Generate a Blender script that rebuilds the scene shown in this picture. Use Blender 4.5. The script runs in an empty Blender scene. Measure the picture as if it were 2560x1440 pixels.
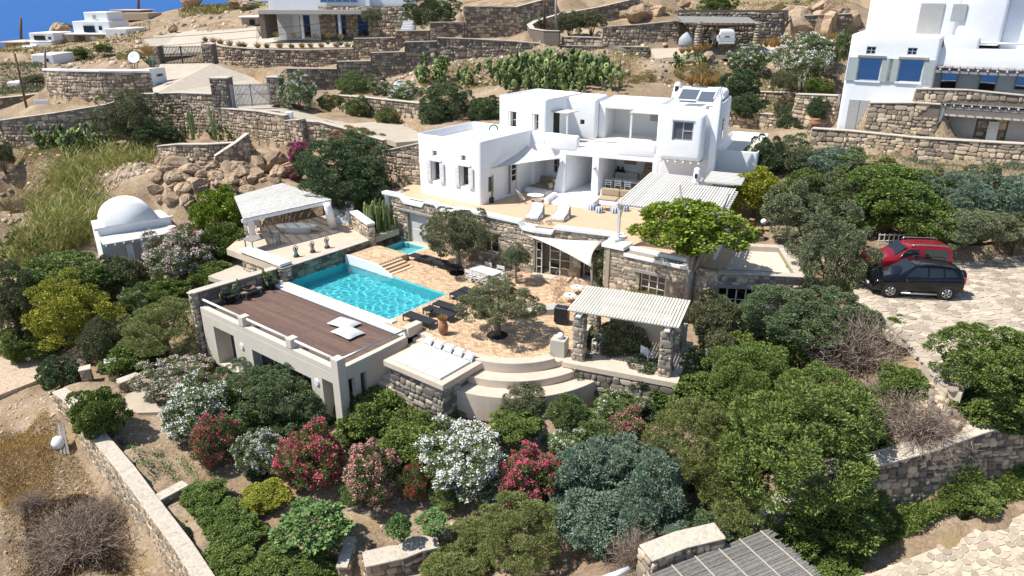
import bpy,bmesh,math,random
import numpy as np
from mathutils import Vector,Matrix
from mathutils.geometry import tessellate_polygon

# ------------------------------------------------------------------ camera, sky, sun, exposure
R=math.radians
SC=bpy.context.scene
FPX,PITCH,CAMH=1790.0,R(22.3),16.0 # focal length in photo pixels, pitch down, metres above the pool terrace
cam_d=bpy.data.cameras.new("camera");cam=bpy.data.objects.new("camera",cam_d);SC.collection.objects.link(cam)
cam_d.sensor_width=36.0;cam_d.lens=36.0*FPX/2560.0;cam_d.clip_start=0.5;cam_d.clip_end=60000.0
cam.location=(0,0,CAMH);cam.rotation_euler=(R(90)-PITCH,0,0);SC.camera=cam
SUN_EL,SUN_AZ=R(58),R(190) # azimuth of the sun measured from +X
world=bpy.data.worlds.new("World");SC.world=world;world.use_nodes=True
wn=world.node_tree.nodes;bg=wn["Background"]
sky=wn.new("ShaderNodeTexSky");sky.sky_type='NISHITA';sky.sun_disc=False
sky.sun_elevation=SUN_EL;sky.sun_rotation=R(90)-SUN_AZ;sky.air_density=1.0;sky.dust_density=0.6;sky.altitude=50
world.node_tree.links.new(sky.outputs[0],bg.inputs[0]);bg.inputs[1].default_value=0.11
sun_d=bpy.data.lights.new("sun",'SUN');sun=bpy.data.objects.new("sun",sun_d);SC.collection.objects.link(sun)
sun_d.cycles.is_caustics_light=True;sun_d.energy=4.6;sun_d.angle=R(0.53);sun_d.color=(1.0,0.955,0.88)
sdir=Vector((math.cos(SUN_EL)*math.cos(SUN_AZ),math.cos(SUN_EL)*math.sin(SUN_AZ),math.sin(SUN_EL)))
sun.rotation_euler=sdir.to_track_quat('Z','Y').to_euler();sun.location=(-40,10,60)
vs=SC.view_settings;vs.view_transform='Standard';vs.look='None';vs.exposure=0.45;vs.gamma=1.0;vs.use_curve_mapping=False
SC.cycles.max_bounces=7;SC.cycles.diffuse_bounces=3;SC.cycles.glossy_bounces=3;SC.cycles.transparent_max_bounces=12
SC.cycles.sample_clamp_indirect=8.0

# ------------------------------------------------------------------ photo pixel -> place
CP,SP=math.cos(PITCH),math.sin(PITCH)
def ray(u,v):
    x=(u-1280)/FPX;yc=-(v-720)/FPX
    return x,CP+yc*SP,-SP+yc*CP
def at(u,v,z=0.0):
    x,y,k=ray(u,v);t=(z-CAMH)/k
    return Vector((x*t,y*t,z))
def aty(u,v,Y):
    x,y,k=ray(u,v);t=Y/y
    return Vector((x*t,Y,CAMH+k*t))
def zv(Y,v):
    _,y,k=ray(0,v);return CAMH+k*Y/y
def px(p):
    h=CAMH-p[2];d=p[1]*CP+h*SP
    d=max(d,0.1)
    return 1280+FPX*p[0]/d,720-FPX*(p[1]*SP-h*CP)/d,d
class Frame:
    """a plan frame: p runs along a facade, q into the building"""
    def __init__(s,o,deg):
        a=R(deg);s.o=Vector((o[0],o[1],0));s.p=Vector((math.cos(a),math.sin(a),0));s.q=Vector((-math.sin(a),math.cos(a),0));s.deg=deg;s.a=a
    def __call__(s,p,q,z=0.0):
        return s.o+s.p*p+s.q*q+Vector((0,0,z))
    def on(s,u,v,q=0.0):
        """photo pixel -> (p, z) on the vertical plane q"""
        x,y,k=ray(u,v);d=Vector((x,y,0))
        t=(q+s.o.dot(s.q))/d.dot(s.q);P=d*t-s.o
        return P.dot(s.p),CAMH+k*t

# ------------------------------------------------------------------ objects
COL=SC.collection
WM={} # world matrices while building
def tag(o,label=None,cat=None,group=None,kind=None):
    if label:o["label"]=label
    if cat:o["category"]=cat
    if group:o["group"]=group
    if kind:o["kind"]=kind
    return o
def link(o,parent=None):
    COL.objects.link(o)
    if parent is not None:
        o.parent=parent
        o.matrix_parent_inverse=WM.get(parent.name,Matrix.Identity(4)).inverted()
    WM[o.name]=Matrix.Identity(4)
    return o
def thing(name,label,cat,loc=(0,0,0),group=None):
    o=bpy.data.objects.new(name,None);o.empty_display_size=0.3
    COL.objects.link(o);o.location=loc;WM[o.name]=Matrix.Translation(loc)
    return tag(o,label,cat,group)
def mesh_obj(name,me,mat,parent=None):
    o=bpy.data.objects.new(name,me)
    if mat is not None and not me.materials:me.materials.append(mat)
    return link(o,parent)
def copy_tree(root,loc,rotz=0.0,scale=None,label=None,group=None):
    def cp(o,par):
        c=o.copy();COL.objects.link(c)
        if par is not None:c.parent=par
        for ch in kids.get(o.name,()):cp(ch,c)
        return c
    kids={}
    for o in[root]+list(root.children_recursive):
        if o.parent:kids.setdefault(o.parent.name,[]).append(o)
    c=cp(root,None)
    place(c,loc,rotz,scale,label,group)
    return c
def place(c,loc,rotz=0.0,scale=None,label=None,group=None):
    c.location=loc;c.rotation_euler=(0,0,rotz)
    if scale is not None:c.scale=scale if hasattr(scale,'__len__')else(scale,)*3
    if label:c["label"]=label
    if group:c["group"]=group
    return c
class MB:
    def __init__(s):s.v=[];s.f=[]
    def add(s,vs_,fs):
        n=len(s.v);s.v+=[tuple(x)for x in vs_];s.f+=[tuple(i+n for i in f)for f in fs];return s
    def hexa(s,b,t): # four bottom and four top points, same order
        s.add(list(b)+list(t),[(3,2,1,0),(4,5,6,7),(0,1,5,4),(1,2,6,5),(2,3,7,6),(3,0,4,7)]);return s
    def box(s,c,size,rz=0.0,M=None):
        x,y,z=(d/2 for d in size);P=[]
        for zz in(-z,z):
            for a,b in((-x,-y),(x,-y),(x,y),(-x,y)):
                w=Vector((a,b,zz))
                if M is not None:w=M@w
                if rz:w=Matrix.Rotation(rz,3,'Z')@w
                P.append(w+Vector(c))
        return s.hexa(P[:4],P[4:])
    def fbox(s,fr,p0,p1,q0,q1,z0,z1):
        b=[fr(p0,q0,z0),fr(p1,q0,z0),fr(p1,q1,z0),fr(p0,q1,z0)]
        return s.hexa(b,[x+Vector((0,0,z1-z0))for x in b])
    def prism(s,poly,z0,z1):
        n=len(poly);b=[(p[0],p[1],z0)for p in poly];t=[(p[0],p[1],z1)for p in poly]
        if sum(poly[i][0]*poly[(i+1)%n][1]-poly[(i+1)%n][0]*poly[i][1]for i in range(n))<0:b.reverse();t.reverse()
        s.add(b+t,[tuple(range(n-1,-1,-1)),tuple(range(n,2*n))]+[(i,(i+1)%n,n+(i+1)%n,n+i)for i in range(n)]);return s
    def tube(s,pts,r,seg=8,cap=True):
        pts=[Vector(p)for p in pts];rr=r if hasattr(r,'__len__')else[r]*len(pts);rings=[];up=Vector((0.13,0.27,0.95))
        for i,p in enumerate(pts):
            d=(pts[min(i+1,len(pts)-1)]-pts[max(i-1,0)]).normalized()
            a=d.cross(up)
            if a.length<1e-3:a=d.cross(Vector((1,0,0)))
            a.normalize();b=d.cross(a).normalized()
            rings.append([p+(a*math.cos(k*2*math.pi/seg)+b*math.sin(k*2*math.pi/seg))*rr[i]for k in range(seg)])
        V=[x for g in rings for x in g];Fs=[]
        for i in range(len(pts)-1):
            for k in range(seg):
                j=(k+1)%seg;Fs.append((i*seg+k,i*seg+j,(i+1)*seg+j,(i+1)*seg+k))
        if cap:Fs+=[tuple(range(seg-1,-1,-1)),tuple((len(pts)-1)*seg+k for k in range(seg))]
        return s.add(V,Fs)
    def lathe(s,prof,c=(0,0,0),seg=16,sx=1.0,sy=1.0):
        V=[];Fs=[];n=len(prof)
        for r,z in prof:
            for k in range(seg):
                a=k*2*math.pi/seg;V.append((c[0]+r*sx*math.cos(a),c[1]+r*sy*math.sin(a),c[2]+z))
        for i in range(n-1):
            for k in range(seg):
                j=(k+1)%seg;Fs.append((i*seg+k,i*seg+j,(i+1)*seg+j,(i+1)*seg+k))
        Fs.append(tuple(range(seg-1,-1,-1)));Fs.append(tuple((n-1)*seg+k for k in range(seg)))
        return s.add(V,Fs)
    def mesh(s,name,smooth=False):
        me=bpy.data.meshes.new(name);me.from_pydata(s.v,[],s.f);me.update()
        if smooth:me.polygons.foreach_set('use_smooth',[True]*len(me.polygons))
        return me
    def build(s,name,mat,parent=None,smooth=False,bevel=0.0,seg=2,kind=None):
        o=mesh_obj(name,s.mesh(name,smooth),mat,parent)
        if bevel>0:
            m=o.modifiers.new("b",'BEVEL');m.width=bevel;m.segments=seg;m.limit_method='ANGLE';m.angle_limit=R(40)
        if kind:o["kind"]=kind
        return o
def np_mesh(name,V,Fq,nv=4,smooth=False):
    me=bpy.data.meshes.new(name);nf=len(Fq)
    me.vertices.add(len(V));me.vertices.foreach_set('co',np.asarray(V,np.float32).ravel())
    me.loops.add(nf*nv);me.loops.foreach_set('vertex_index',np.asarray(Fq,np.int32).ravel())
    me.polygons.add(nf);me.polygons.foreach_set('loop_start',np.arange(0,nf*nv,nv,dtype=np.int32));me.polygons.foreach_set('loop_total',np.full(nf,nv,np.int32))
    if smooth:me.polygons.foreach_set('use_smooth',np.ones(nf,bool))
    me.update(calc_edges=True);me.validate();return me
def carve(name,mb,mat,parent,bevel=0.15,seg=3,cut=None,inset=None):
    """white block: optional parapet recess, rounded edges, then openings cut out"""
    me=mb.mesh(name)
    o=bpy.data.objects.new(name,me);COL.objects.link(o)
    if inset:
        bm=bmesh.new();bm.from_mesh(me)
        top=max(bm.faces,key=lambda f:f.calc_center_median().z)
        bmesh.ops.inset_region(bm,faces=[top],thickness=inset[0],depth=0.0)
        bmesh.ops.translate(bm,verts=list({v for v in top.verts}),vec=(0,0,-inset[1]))
        bm.to_mesh(me);bm.free()
    if bevel:
        m=o.modifiers.new("b",'BEVEL');m.width=bevel;m.segments=seg;m.limit_method='ANGLE';m.angle_limit=R(40)
    co=None
    if cut is not None and cut.v:
        co=bpy.data.objects.new("cut",cut.mesh("cut"));COL.objects.link(co)
        m=o.modifiers.new("c",'BOOLEAN');m.operation='DIFFERENCE';m.object=co;m.solver='EXACT';m.use_self=True
    bpy.context.view_layer.update()
    dg=bpy.context.evaluated_depsgraph_get()
    nm=bpy.data.meshes.new_from_object(o.evaluated_get(dg));nm.name=name
    bpy.data.objects.remove(o)
    if co:bpy.data.objects.remove(co)
    nm.materials.clear();nm.materials.append(mat)
    r=mesh_obj(name,nm,None,parent)
    nm.polygons.foreach_set('use_smooth',[True]*len(nm.polygons));nm.set_sharp_from_angle(angle=R(32))
    return r

# ------------------------------------------------------------------ materials
def S(r,g,b):
    f=lambda c:(c/255/12.92)if c<=10 else((c/255+0.055)/1.055)**2.4
    return f(r),f(g),f(b)
MATS={}
def pm(name,c1,c2=None,scale=4.0,rough=0.8,bump=0.0,bscale=30.0,spec=0.3,rand=0.0,isl=0.0,c3=None,metal=0.0,detail=4.0,trans=0.0,stretch=None,hue=0.0):
    """procedural material: two or three colours mixed by noise, per-object and per-piece variation, fine relief"""
    m=bpy.data.materials.new(name);m.use_nodes=True;nt=m.node_tree;N=nt.nodes;L=nt.links;b=N["Principled BSDF"]
    b.inputs["Roughness"].default_value=rough;b.inputs["Specular IOR Level"].default_value=spec;b.inputs["Metallic"].default_value=metal
    tc=N.new("ShaderNodeTexCoord");co=tc.outputs["Object"]
    if stretch:
        mp=N.new("ShaderNodeMapping");mp.inputs["Scale"].default_value=stretch[:3]
        if len(stretch)>3:mp.inputs["Rotation"].default_value=(0,0,stretch[3])
        L.new(co,mp.inputs[0]);co=mp.outputs[0]
    c2=c2 or tuple(x*0.82 for x in c1)
    nz=N.new("ShaderNodeTexNoise");nz.inputs["Scale"].default_value=scale;nz.inputs["Detail"].default_value=detail;nz.inputs["Roughness"].default_value=0.65;L.new(co,nz.inputs["Vector"])
    fac=nz.outputs[0]
    if rand or isl:
        oi=N.new("ShaderNodeObjectInfo");gi=N.new("ShaderNodeNewGeometry")
        a=N.new("ShaderNodeMath");a.operation='ADD';L.new(oi.outputs["Random"],a.inputs[0]);L.new(gi.outputs["Random Per Island"],a.inputs[1])
        fr=N.new("ShaderNodeMath");fr.operation='FRACT';L.new(a.outputs[0],fr.inputs[0]);piece=fr.outputs[0]
    ramp=N.new("ShaderNodeValToRGB");e=ramp.color_ramp.elements
    e[0].position=0.34;e[0].color=(*c2,1);e[1].position=0.66;e[1].color=(*c1,1)
    if c3:x=e.new(0.5);x.color=(*c3,1)
    if isl:
        mx=N.new("ShaderNodeMath");mx.operation='MULTIPLY_ADD';L.new(piece,mx.inputs[0]);mx.inputs[1].default_value=isl
        sc=N.new("ShaderNodeMath");sc.operation='MULTIPLY';L.new(fac,sc.inputs[0]);sc.inputs[1].default_value=1-isl;L.new(sc.outputs[0],mx.inputs[2]);fac=mx.outputs[0]
    L.new(fac,ramp.inputs[0]);col=ramp.outputs[0]
    if rand:
        hs=N.new("ShaderNodeHueSaturation");L.new(col,hs.inputs["Color"])
        mr=N.new("ShaderNodeMapRange");mr.inputs["To Min"].default_value=1-rand;mr.inputs["To Max"].default_value=1+rand
        f2=N.new("ShaderNodeMath");f2.operation='MULTIPLY';L.new(piece,f2.inputs[0]);f2.inputs[1].default_value=7.31
        f3=N.new("ShaderNodeMath");f3.operation='FRACT';L.new(f2.outputs[0],f3.inputs[0]);L.new(f3.outputs[0],mr.inputs[0]);L.new(mr.outputs[0],hs.inputs["Value"])
        if hue:
            m2=N.new("ShaderNodeMapRange");m2.inputs["To Min"].default_value=0.5-hue;m2.inputs["To Max"].default_value=0.5+hue;L.new(oi.outputs["Random"],m2.inputs[0]);L.new(m2.outputs[0],hs.inputs["Hue"])
        col=hs.outputs[0]
    L.new(col,b.inputs["Base Color"])
    if bump:
        n2=N.new("ShaderNodeTexNoise");n2.inputs["Scale"].default_value=bscale;n2.inputs["Detail"].default_value=3.0;L.new(co,n2.inputs["Vector"])
        bp=N.new("ShaderNodeBump");bp.inputs["Strength"].default_value=bump;bp.inputs["Distance"].default_value=0.05;L.new(n2.outputs[0],bp.inputs["Height"]);L.new(bp.outputs[0],b.inputs["Normal"])
    if trans:
        tr=N.new("ShaderNodeBsdfTranslucent");L.new(col,tr.inputs[0]);mxs=N.new("ShaderNodeMixShader");mxs.inputs[0].default_value=trans
        L.new(b.outputs[0],mxs.inputs[1]);L.new(tr.outputs[0],mxs.inputs[2]);L.new(mxs.outputs[0],N["Material Output"].inputs[0])
    MATS[name]=m;return m
def paving(name,c1,c2,cj,scale,jw=0.06,rough=0.85,bump=0.35,stretch=None,brick=None):
    """stone paving for surfaces where the single stones cannot be told apart: cells with joints"""
    m=bpy.data.materials.new(name);m.use_nodes=True;nt=m.node_tree;N=nt.nodes;L=nt.links;b=N["Principled BSDF"];b.inputs["Roughness"].default_value=rough;b.inputs["Specular IOR Level"].default_value=0.25
    tc=N.new("ShaderNodeTexCoord");co=tc.outputs["Object"]
    if stretch:
        mp=N.new("ShaderNodeMapping");mp.inputs["Scale"].default_value=stretch[:3];mp.inputs["Rotation"].default_value=(0,0,stretch[3]);L.new(co,mp.inputs[0]);co=mp.outputs[0]
    v1=N.new("ShaderNodeTexVoronoi");v1.feature='F1';v1.inputs["Scale"].default_value=scale;L.new(co,v1.inputs["Vector"])
    v2=N.new("ShaderNodeTexVoronoi");v2.feature='DISTANCE_TO_EDGE';v2.inputs["Scale"].default_value=scale;L.new(co,v2.inputs["Vector"])
    sp=N.new("ShaderNodeSeparateColor");L.new(v1.outputs["Color"],sp.inputs[0])
    nz=N.new("ShaderNodeTexNoise");nz.inputs["Scale"].default_value=0.5;nz.inputs["Detail"].default_value=6.0;L.new(co,nz.inputs["Vector"])
    ad=N.new("ShaderNodeMath");ad.operation='MULTIPLY_ADD';ad.inputs[1].default_value=0.55;L.new(sp.outputs[0],ad.inputs[0])
    ml=N.new("ShaderNodeMath");ml.operation='MULTIPLY';ml.inputs[1].default_value=0.45;L.new(nz.outputs[0],ml.inputs[0]);L.new(ml.outputs[0],ad.inputs[2])
    mx=N.new("ShaderNodeMix");mx.data_type='RGBA';mx.inputs["A"].default_value=(*c2,1);mx.inputs["B"].default_value=(*c1,1);L.new(ad.outputs[0],mx.inputs["Factor"])
    st=N.new("ShaderNodeMath");st.operation='LESS_THAN';st.inputs[1].default_value=jw;L.new(v2.outputs["Distance"],st.inputs[0])
    m2=N.new("ShaderNodeMix");m2.data_type='RGBA';m2.inputs["B"].default_value=(*cj,1);L.new(mx.outputs["Result"],m2.inputs["A"]);L.new(st.outputs[0],m2.inputs["Factor"])
    L.new(m2.outputs["Result"],b.inputs["Base Color"])
    bp=N.new("ShaderNodeBump");bp.inputs["Strength"].default_value=bump;bp.inputs["Distance"].default_value=0.04;L.new(v2.outputs["Distance"],bp.inputs["Height"]);L.new(bp.outputs[0],b.inputs["Normal"])
    MATS[name]=m;return m
def glass(name,c,rough=0.03,spec=0.8):
    m=bpy.data.materials.new(name);m.use_nodes=True;b=m.node_tree.nodes["Principled BSDF"]
    b.inputs["Base Color"].default_value=(*c,1);b.inputs["Roughness"].default_value=rough;b.inputs["Specular IOR Level"].default_value=spec;MATS[name]=m;return m
WHITE=pm("limewash_white",(0.85,0.855,0.86),(0.80,0.81,0.815),1.2,0.85,0.12,9,0.15)
CREAM=pm("cream_plaster",(0.60,0.545,0.46),(0.55,0.50,0.42),1.4,0.85,0.1,12,0.2)
PALE=pm("pale_cement",(0.62,0.52,0.42),(0.55,0.45,0.36),1.6,0.85,0.15,14,0.2)
ROOFC=pm("roof_screed",(0.66,0.62,0.55),(0.58,0.54,0.47),1.1,0.9,0.15,8)
GREYW=pm("grey_lacquer",(0.42,0.41,0.385),(0.38,0.37,0.35),3,0.5,0,1,0.3)
WOODW=pm("white_painted_wood",(0.74,0.73,0.70),(0.64,0.63,0.60),5,0.6,0.1,40,0.3,stretch=(1,8,1))
LATH=pm("whitewashed_lath",(0.72,0.71,0.67),(0.50,0.48,0.44),6,0.75,0.2,50,0.2,rand=0.12)
SLAT=pm("cream_slat",(0.66,0.64,0.555),(0.58,0.56,0.48),6,0.7,0.1,50,0.25,rand=0.08)
DECK=pm("brown_decking",(0.185,0.118,0.092),(0.135,0.085,0.066),3,0.65,0.15,40,0.25,rand=0.16,stretch=(1,6,1,R(37)))
GREYWOOD=pm("weathered_wood",(0.36,0.33,0.30),(0.24,0.21,0.19),7,0.85,0.3,40,0.15,rand=0.18)
BROWNWOOD=pm("brown_wood",(0.20,0.12,0.07),(0.13,0.08,0.05),7,0.7,0.2,40,0.2)
TEAK=pm("teak",(0.42,0.23,0.10),(0.34,0.17,0.07),6,0.6,0.1,40)
PANE=glass("window_pane",(0.012,0.014,0.016))
PANEG=glass("grey_pane",(0.10,0.10,0.095),0.08)
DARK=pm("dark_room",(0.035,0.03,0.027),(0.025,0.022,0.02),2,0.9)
BLACK=pm("black_metal",(0.022,0.023,0.026),(0.016,0.017,0.019),5,0.45,0,1,0.4)
MESHB=pm("charcoal_textile",(0.028,0.030,0.035),(0.022,0.024,0.028),30,0.75,0.1,120)
FABW=pm("off_white_cloth",(0.70,0.69,0.66),(0.64,0.63,0.60),2.5,0.9,0.15,12,0.1)
SAILM=pm("sail_cloth",(0.76,0.74,0.69),(0.72,0.70,0.65),1,0.85,0.04,30,0.1,trans=0.22)
BEANM=pm("pale_grey_cushion",(0.56,0.57,0.57),(0.50,0.51,0.51),3,0.9,0.2,16,0.1)
TAUPE=pm("taupe_cushion",(0.30,0.24,0.175),(0.25,0.20,0.145),4,0.9,0.15,30,0.1)
STONE=pm("rubble_stone",(0.500,0.400,0.288),(0.188,0.156,0.131),3.0,0.9,0.5,14,0.15,rand=0.22,isl=0.72,c3=(0.319,0.256,0.194))
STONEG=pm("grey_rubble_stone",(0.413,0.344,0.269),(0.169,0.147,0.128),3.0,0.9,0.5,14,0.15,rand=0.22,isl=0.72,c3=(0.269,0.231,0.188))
STONEY=pm("yellow_rubble_stone",(0.58,0.465,0.33),(0.29,0.235,0.18),3.0,0.9,0.5,14,0.15,rand=0.24,isl=0.7,c3=(0.45,0.365,0.27))
STONEP=pm("pale_facing_stone",(0.562,0.469,0.350),(0.269,0.231,0.188),3.0,0.9,0.45,14,0.15,rand=0.18,isl=0.7,c3=(0.425,0.356,0.275))
MORTAR=pm("shaded_joint",(0.20,0.165,0.13),(0.15,0.125,0.10),6,0.95,0.3,20)  # darker than the stones: shade of the open joints put into the colour
MORTARP=pm("pale_joint",(0.36,0.305,0.235),(0.29,0.245,0.19),6,0.95,0.3,20)
COPING=paving("lime_coping",(0.56,0.49,0.40),(0.40,0.35,0.28),(0.55,0.50,0.42),5.0,0.05)
COPINGP=pm("smooth_coping",(0.56,0.50,0.42),(0.46,0.41,0.34),2.2,0.9,0.2,14)
ROCKM=pm("granite_rock",(0.46,0.345,0.235),(0.21,0.155,0.11),1.6,0.92,1.0,3.5,0.12,rand=0.2,detail=10,c3=(0.39,0.285,0.19))
BRICKM=pm("terrace_brick",(0.63,0.475,0.315),(0.47,0.30,0.185),0.7,0.85,0.2,30,0.2,rand=0.10,isl=0.4,c3=(0.575,0.425,0.275))
BRICKJ=pm("brick_joint",(0.56,0.44,0.31),(0.50,0.385,0.27),5,0.95,0.2,30)
TERRU=paving("upper_terrace_tile",(0.61,0.45,0.30),(0.54,0.38,0.25),(0.56,0.42,0.29),3.4,0.03,stretch=(1,2,1,R(36)))
DRIVE=paving("drive_paving",(0.56,0.49,0.39),(0.42,0.36,0.28),(0.47,0.41,0.33),1.7,0.05,stretch=(0.8,1.5,1,0.5))
FLAG=pm("flagstone",(0.53,0.455,0.355),(0.36,0.30,0.235),1.6,0.88,0.4,12,0.2,rand=0.12,isl=0.6,c3=(0.47,0.40,0.31))
FLAGJ=pm("flag_joint",(0.56,0.48,0.375),(0.47,0.40,0.31),3,0.95,0.3,15)
SLATE=pm("slate_slab",(0.26,0.255,0.245),(0.18,0.175,0.17),3,0.8,0.3,12)
TERRAC=pm("terracotta",(0.38,0.20,0.115),(0.28,0.14,0.08),5,0.8,0.15,30)
STEEL=pm("brushed_steel",(0.55,0.55,0.55),(0.45,0.45,0.45),6,0.35,0,1,0.5,metal=0.9)
# ------------------------------------------------------------------ stone masonry
RNG=random.Random(7)
SHEETS=[] # (polygon, plane) the terrain stays under
TC=[] # terrain control points (x, y, z)
def stone_template(seed,rings=3):
    r=random.Random(seed);n=8;base=[]
    for k in range(n):
        a=2*math.pi*(k+0.5)/n;ca,sa=math.cos(a),math.sin(a);e=0.46
        x=math.copysign(abs(ca)**e,ca)*0.53*r.uniform(0.80,1.08);z=math.copysign(abs(sa)**e,sa)*0.53*r.uniform(0.80,1.08)
        base.append((x,z))
    lv=[(0.0,1.0),(0.7,0.95),(1.0,0.70)]if rings==3 else[(0.0,1.0),(1.0,0.84)]
    V=[];tilt=(r.uniform(-.18,.18),r.uniform(-.18,.18))
    for y,s in lv:
        for x,z in base:V.append((x*s,y*(1+tilt[0]*x*2+tilt[1]*z*2),z*s))
    F=[]
    for i in range(len(lv)-1):
        for k in range(n):j=(k+1)%n;F.append((i*n+k,i*n+j,(i+1)*n+j,(i+1)*n+k))
    o=(len(lv)-1)*n
    F+=[(o,o+1,o+2,o+3),(o,o+3,o+4,o+7),(o+4,o+5,o+6,o+7)]
    return np.array(V),np.array(F,np.int32)
ST3=[stone_template(100+i)for i in range(10)]
ST2=[stone_template(200+i,2)for i in range(10)]
STM={}
def stone_mesh(i,mat):
    k=(i,mat.name)
    if k not in STM:
        me=np_mesh("stone",ST3[i][0],ST3[i][1],4);me.materials.append(mat);STM[k]=me
    return STM[k]
def fill_face(P0,P1,zb,zt,s,rng,holes=(),aspect=1.5):
    """coursed rubble sites (t, z, w, h) on a vertical face"""
    L=(Vector(P1[:2])-Vector(P0[:2])).length;out=[]
    z=min(zb)+0.01;top=max(zt)
    while z<top-0.04:
        h=s*rng.uniform(0.5,1.15);t=rng.uniform(-0.5,0)*s;ph=rng.uniform(0,6)
        while t<L:
            w=s*rng.choice((.55,.8,1.0,1.25,1.6,2.0))*rng.uniform(.85,1.15)*aspect/1.3;tc=t+w/2
            hh=h*rng.uniform(0.78,1.25);zz=z+h/2+0.11*s*math.sin(tc*1.3+ph)+rng.uniform(-.1,.1)*s
            f=min(max(tc/L,0),1);zl=zb[0]+(zb[1]-zb[0])*f;zh=zt[0]+(zt[1]-zt[0])*f
            a,b=max(tc-w/2,0.0),min(tc+w/2,L);tc2,w2=(a+b)/2,b-a
            lo,hi=max(zz-hh/2,zl),min(zz+hh/2,zh)
            if w2>0.35*w and hi-lo>0.4*hh and not any(tc2+w2*.35>q[0]and tc2-w2*.35<q[1]and(lo+hi)/2+.1>q[2]and(lo+hi)/2-.1<q[3]for q in holes):
                out.append((tc2,(lo+hi)/2,w2,hi-lo))
            t+=w
        z+=h
    return out
def put_stones(parent,sites,mat,n_ind,name="stone",rng=RNG,minpx=10.0):
    """sites: (centre, along, normal, w, h, depth). the largest in the photo become single objects, the rest one joined part"""
    sc=[]
    for s_ in sites:
        u,v,d=px(s_[0]);vis=-40<u<2600 and-40<v<1480
        sc.append((s_[3]*FPX/d*(1 if vis else 0.01)))
    order=sorted(range(len(sites)),key=lambda i:-sc[i]);ind=[i for i in order[:n_ind]if sc[i]>=minpx];si=set(ind)
    for i in ind:
        c,a,n,w,h,dp=sites[i];k=rng.randrange(10)
        o=bpy.data.objects.new(name,stone_mesh(k,mat));COL.objects.link(o)
        M=Matrix.Identity(4);up=Vector((0,0,1));rot=rng.uniform(-.12,.12);a2=a*math.cos(rot)+up*math.sin(rot);u2=up*math.cos(rot)-a*math.sin(rot)
        for r_ in range(3):M[r_][0]=a2[r_]*w*0.97;M[r_][1]=n[r_]*dp;M[r_][2]=u2[r_]*h*0.97;M[r_][3]=c[r_]
        o.parent=parent;o.matrix_world=M;o.matrix_parent_inverse=WM[parent.name].inverted();o.matrix_basis=M
    rest=[i for i in range(len(sites))if i not in si]
    if rest:
        Vs,Fs,n0=[],[],0
        for i in rest:
            c,a,n,w,h,dp=sites[i];V,F=ST2[rng.randrange(10)]
            ro=rng.uniform(-.12,.12);A=(np.array(a)*math.cos(ro)+np.array((0,0,math.sin(ro))))*w;B=np.array(n)*dp;C=(np.array((0,0,math.cos(ro)))-np.array(a)*math.sin(ro))*h
            Vs.append(np.array(c)+V[:,:1]*A+V[:,1:2]*B+V[:,2:]*C);Fs.append(F+n0);n0+=len(V)
        me=np_mesh("stonework",np.concatenate(Vs),np.concatenate(Fs),4);me.materials.append(mat)
        o=mesh_obj("stonework",me,None,parent);o["kind"]="stuff"
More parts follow.
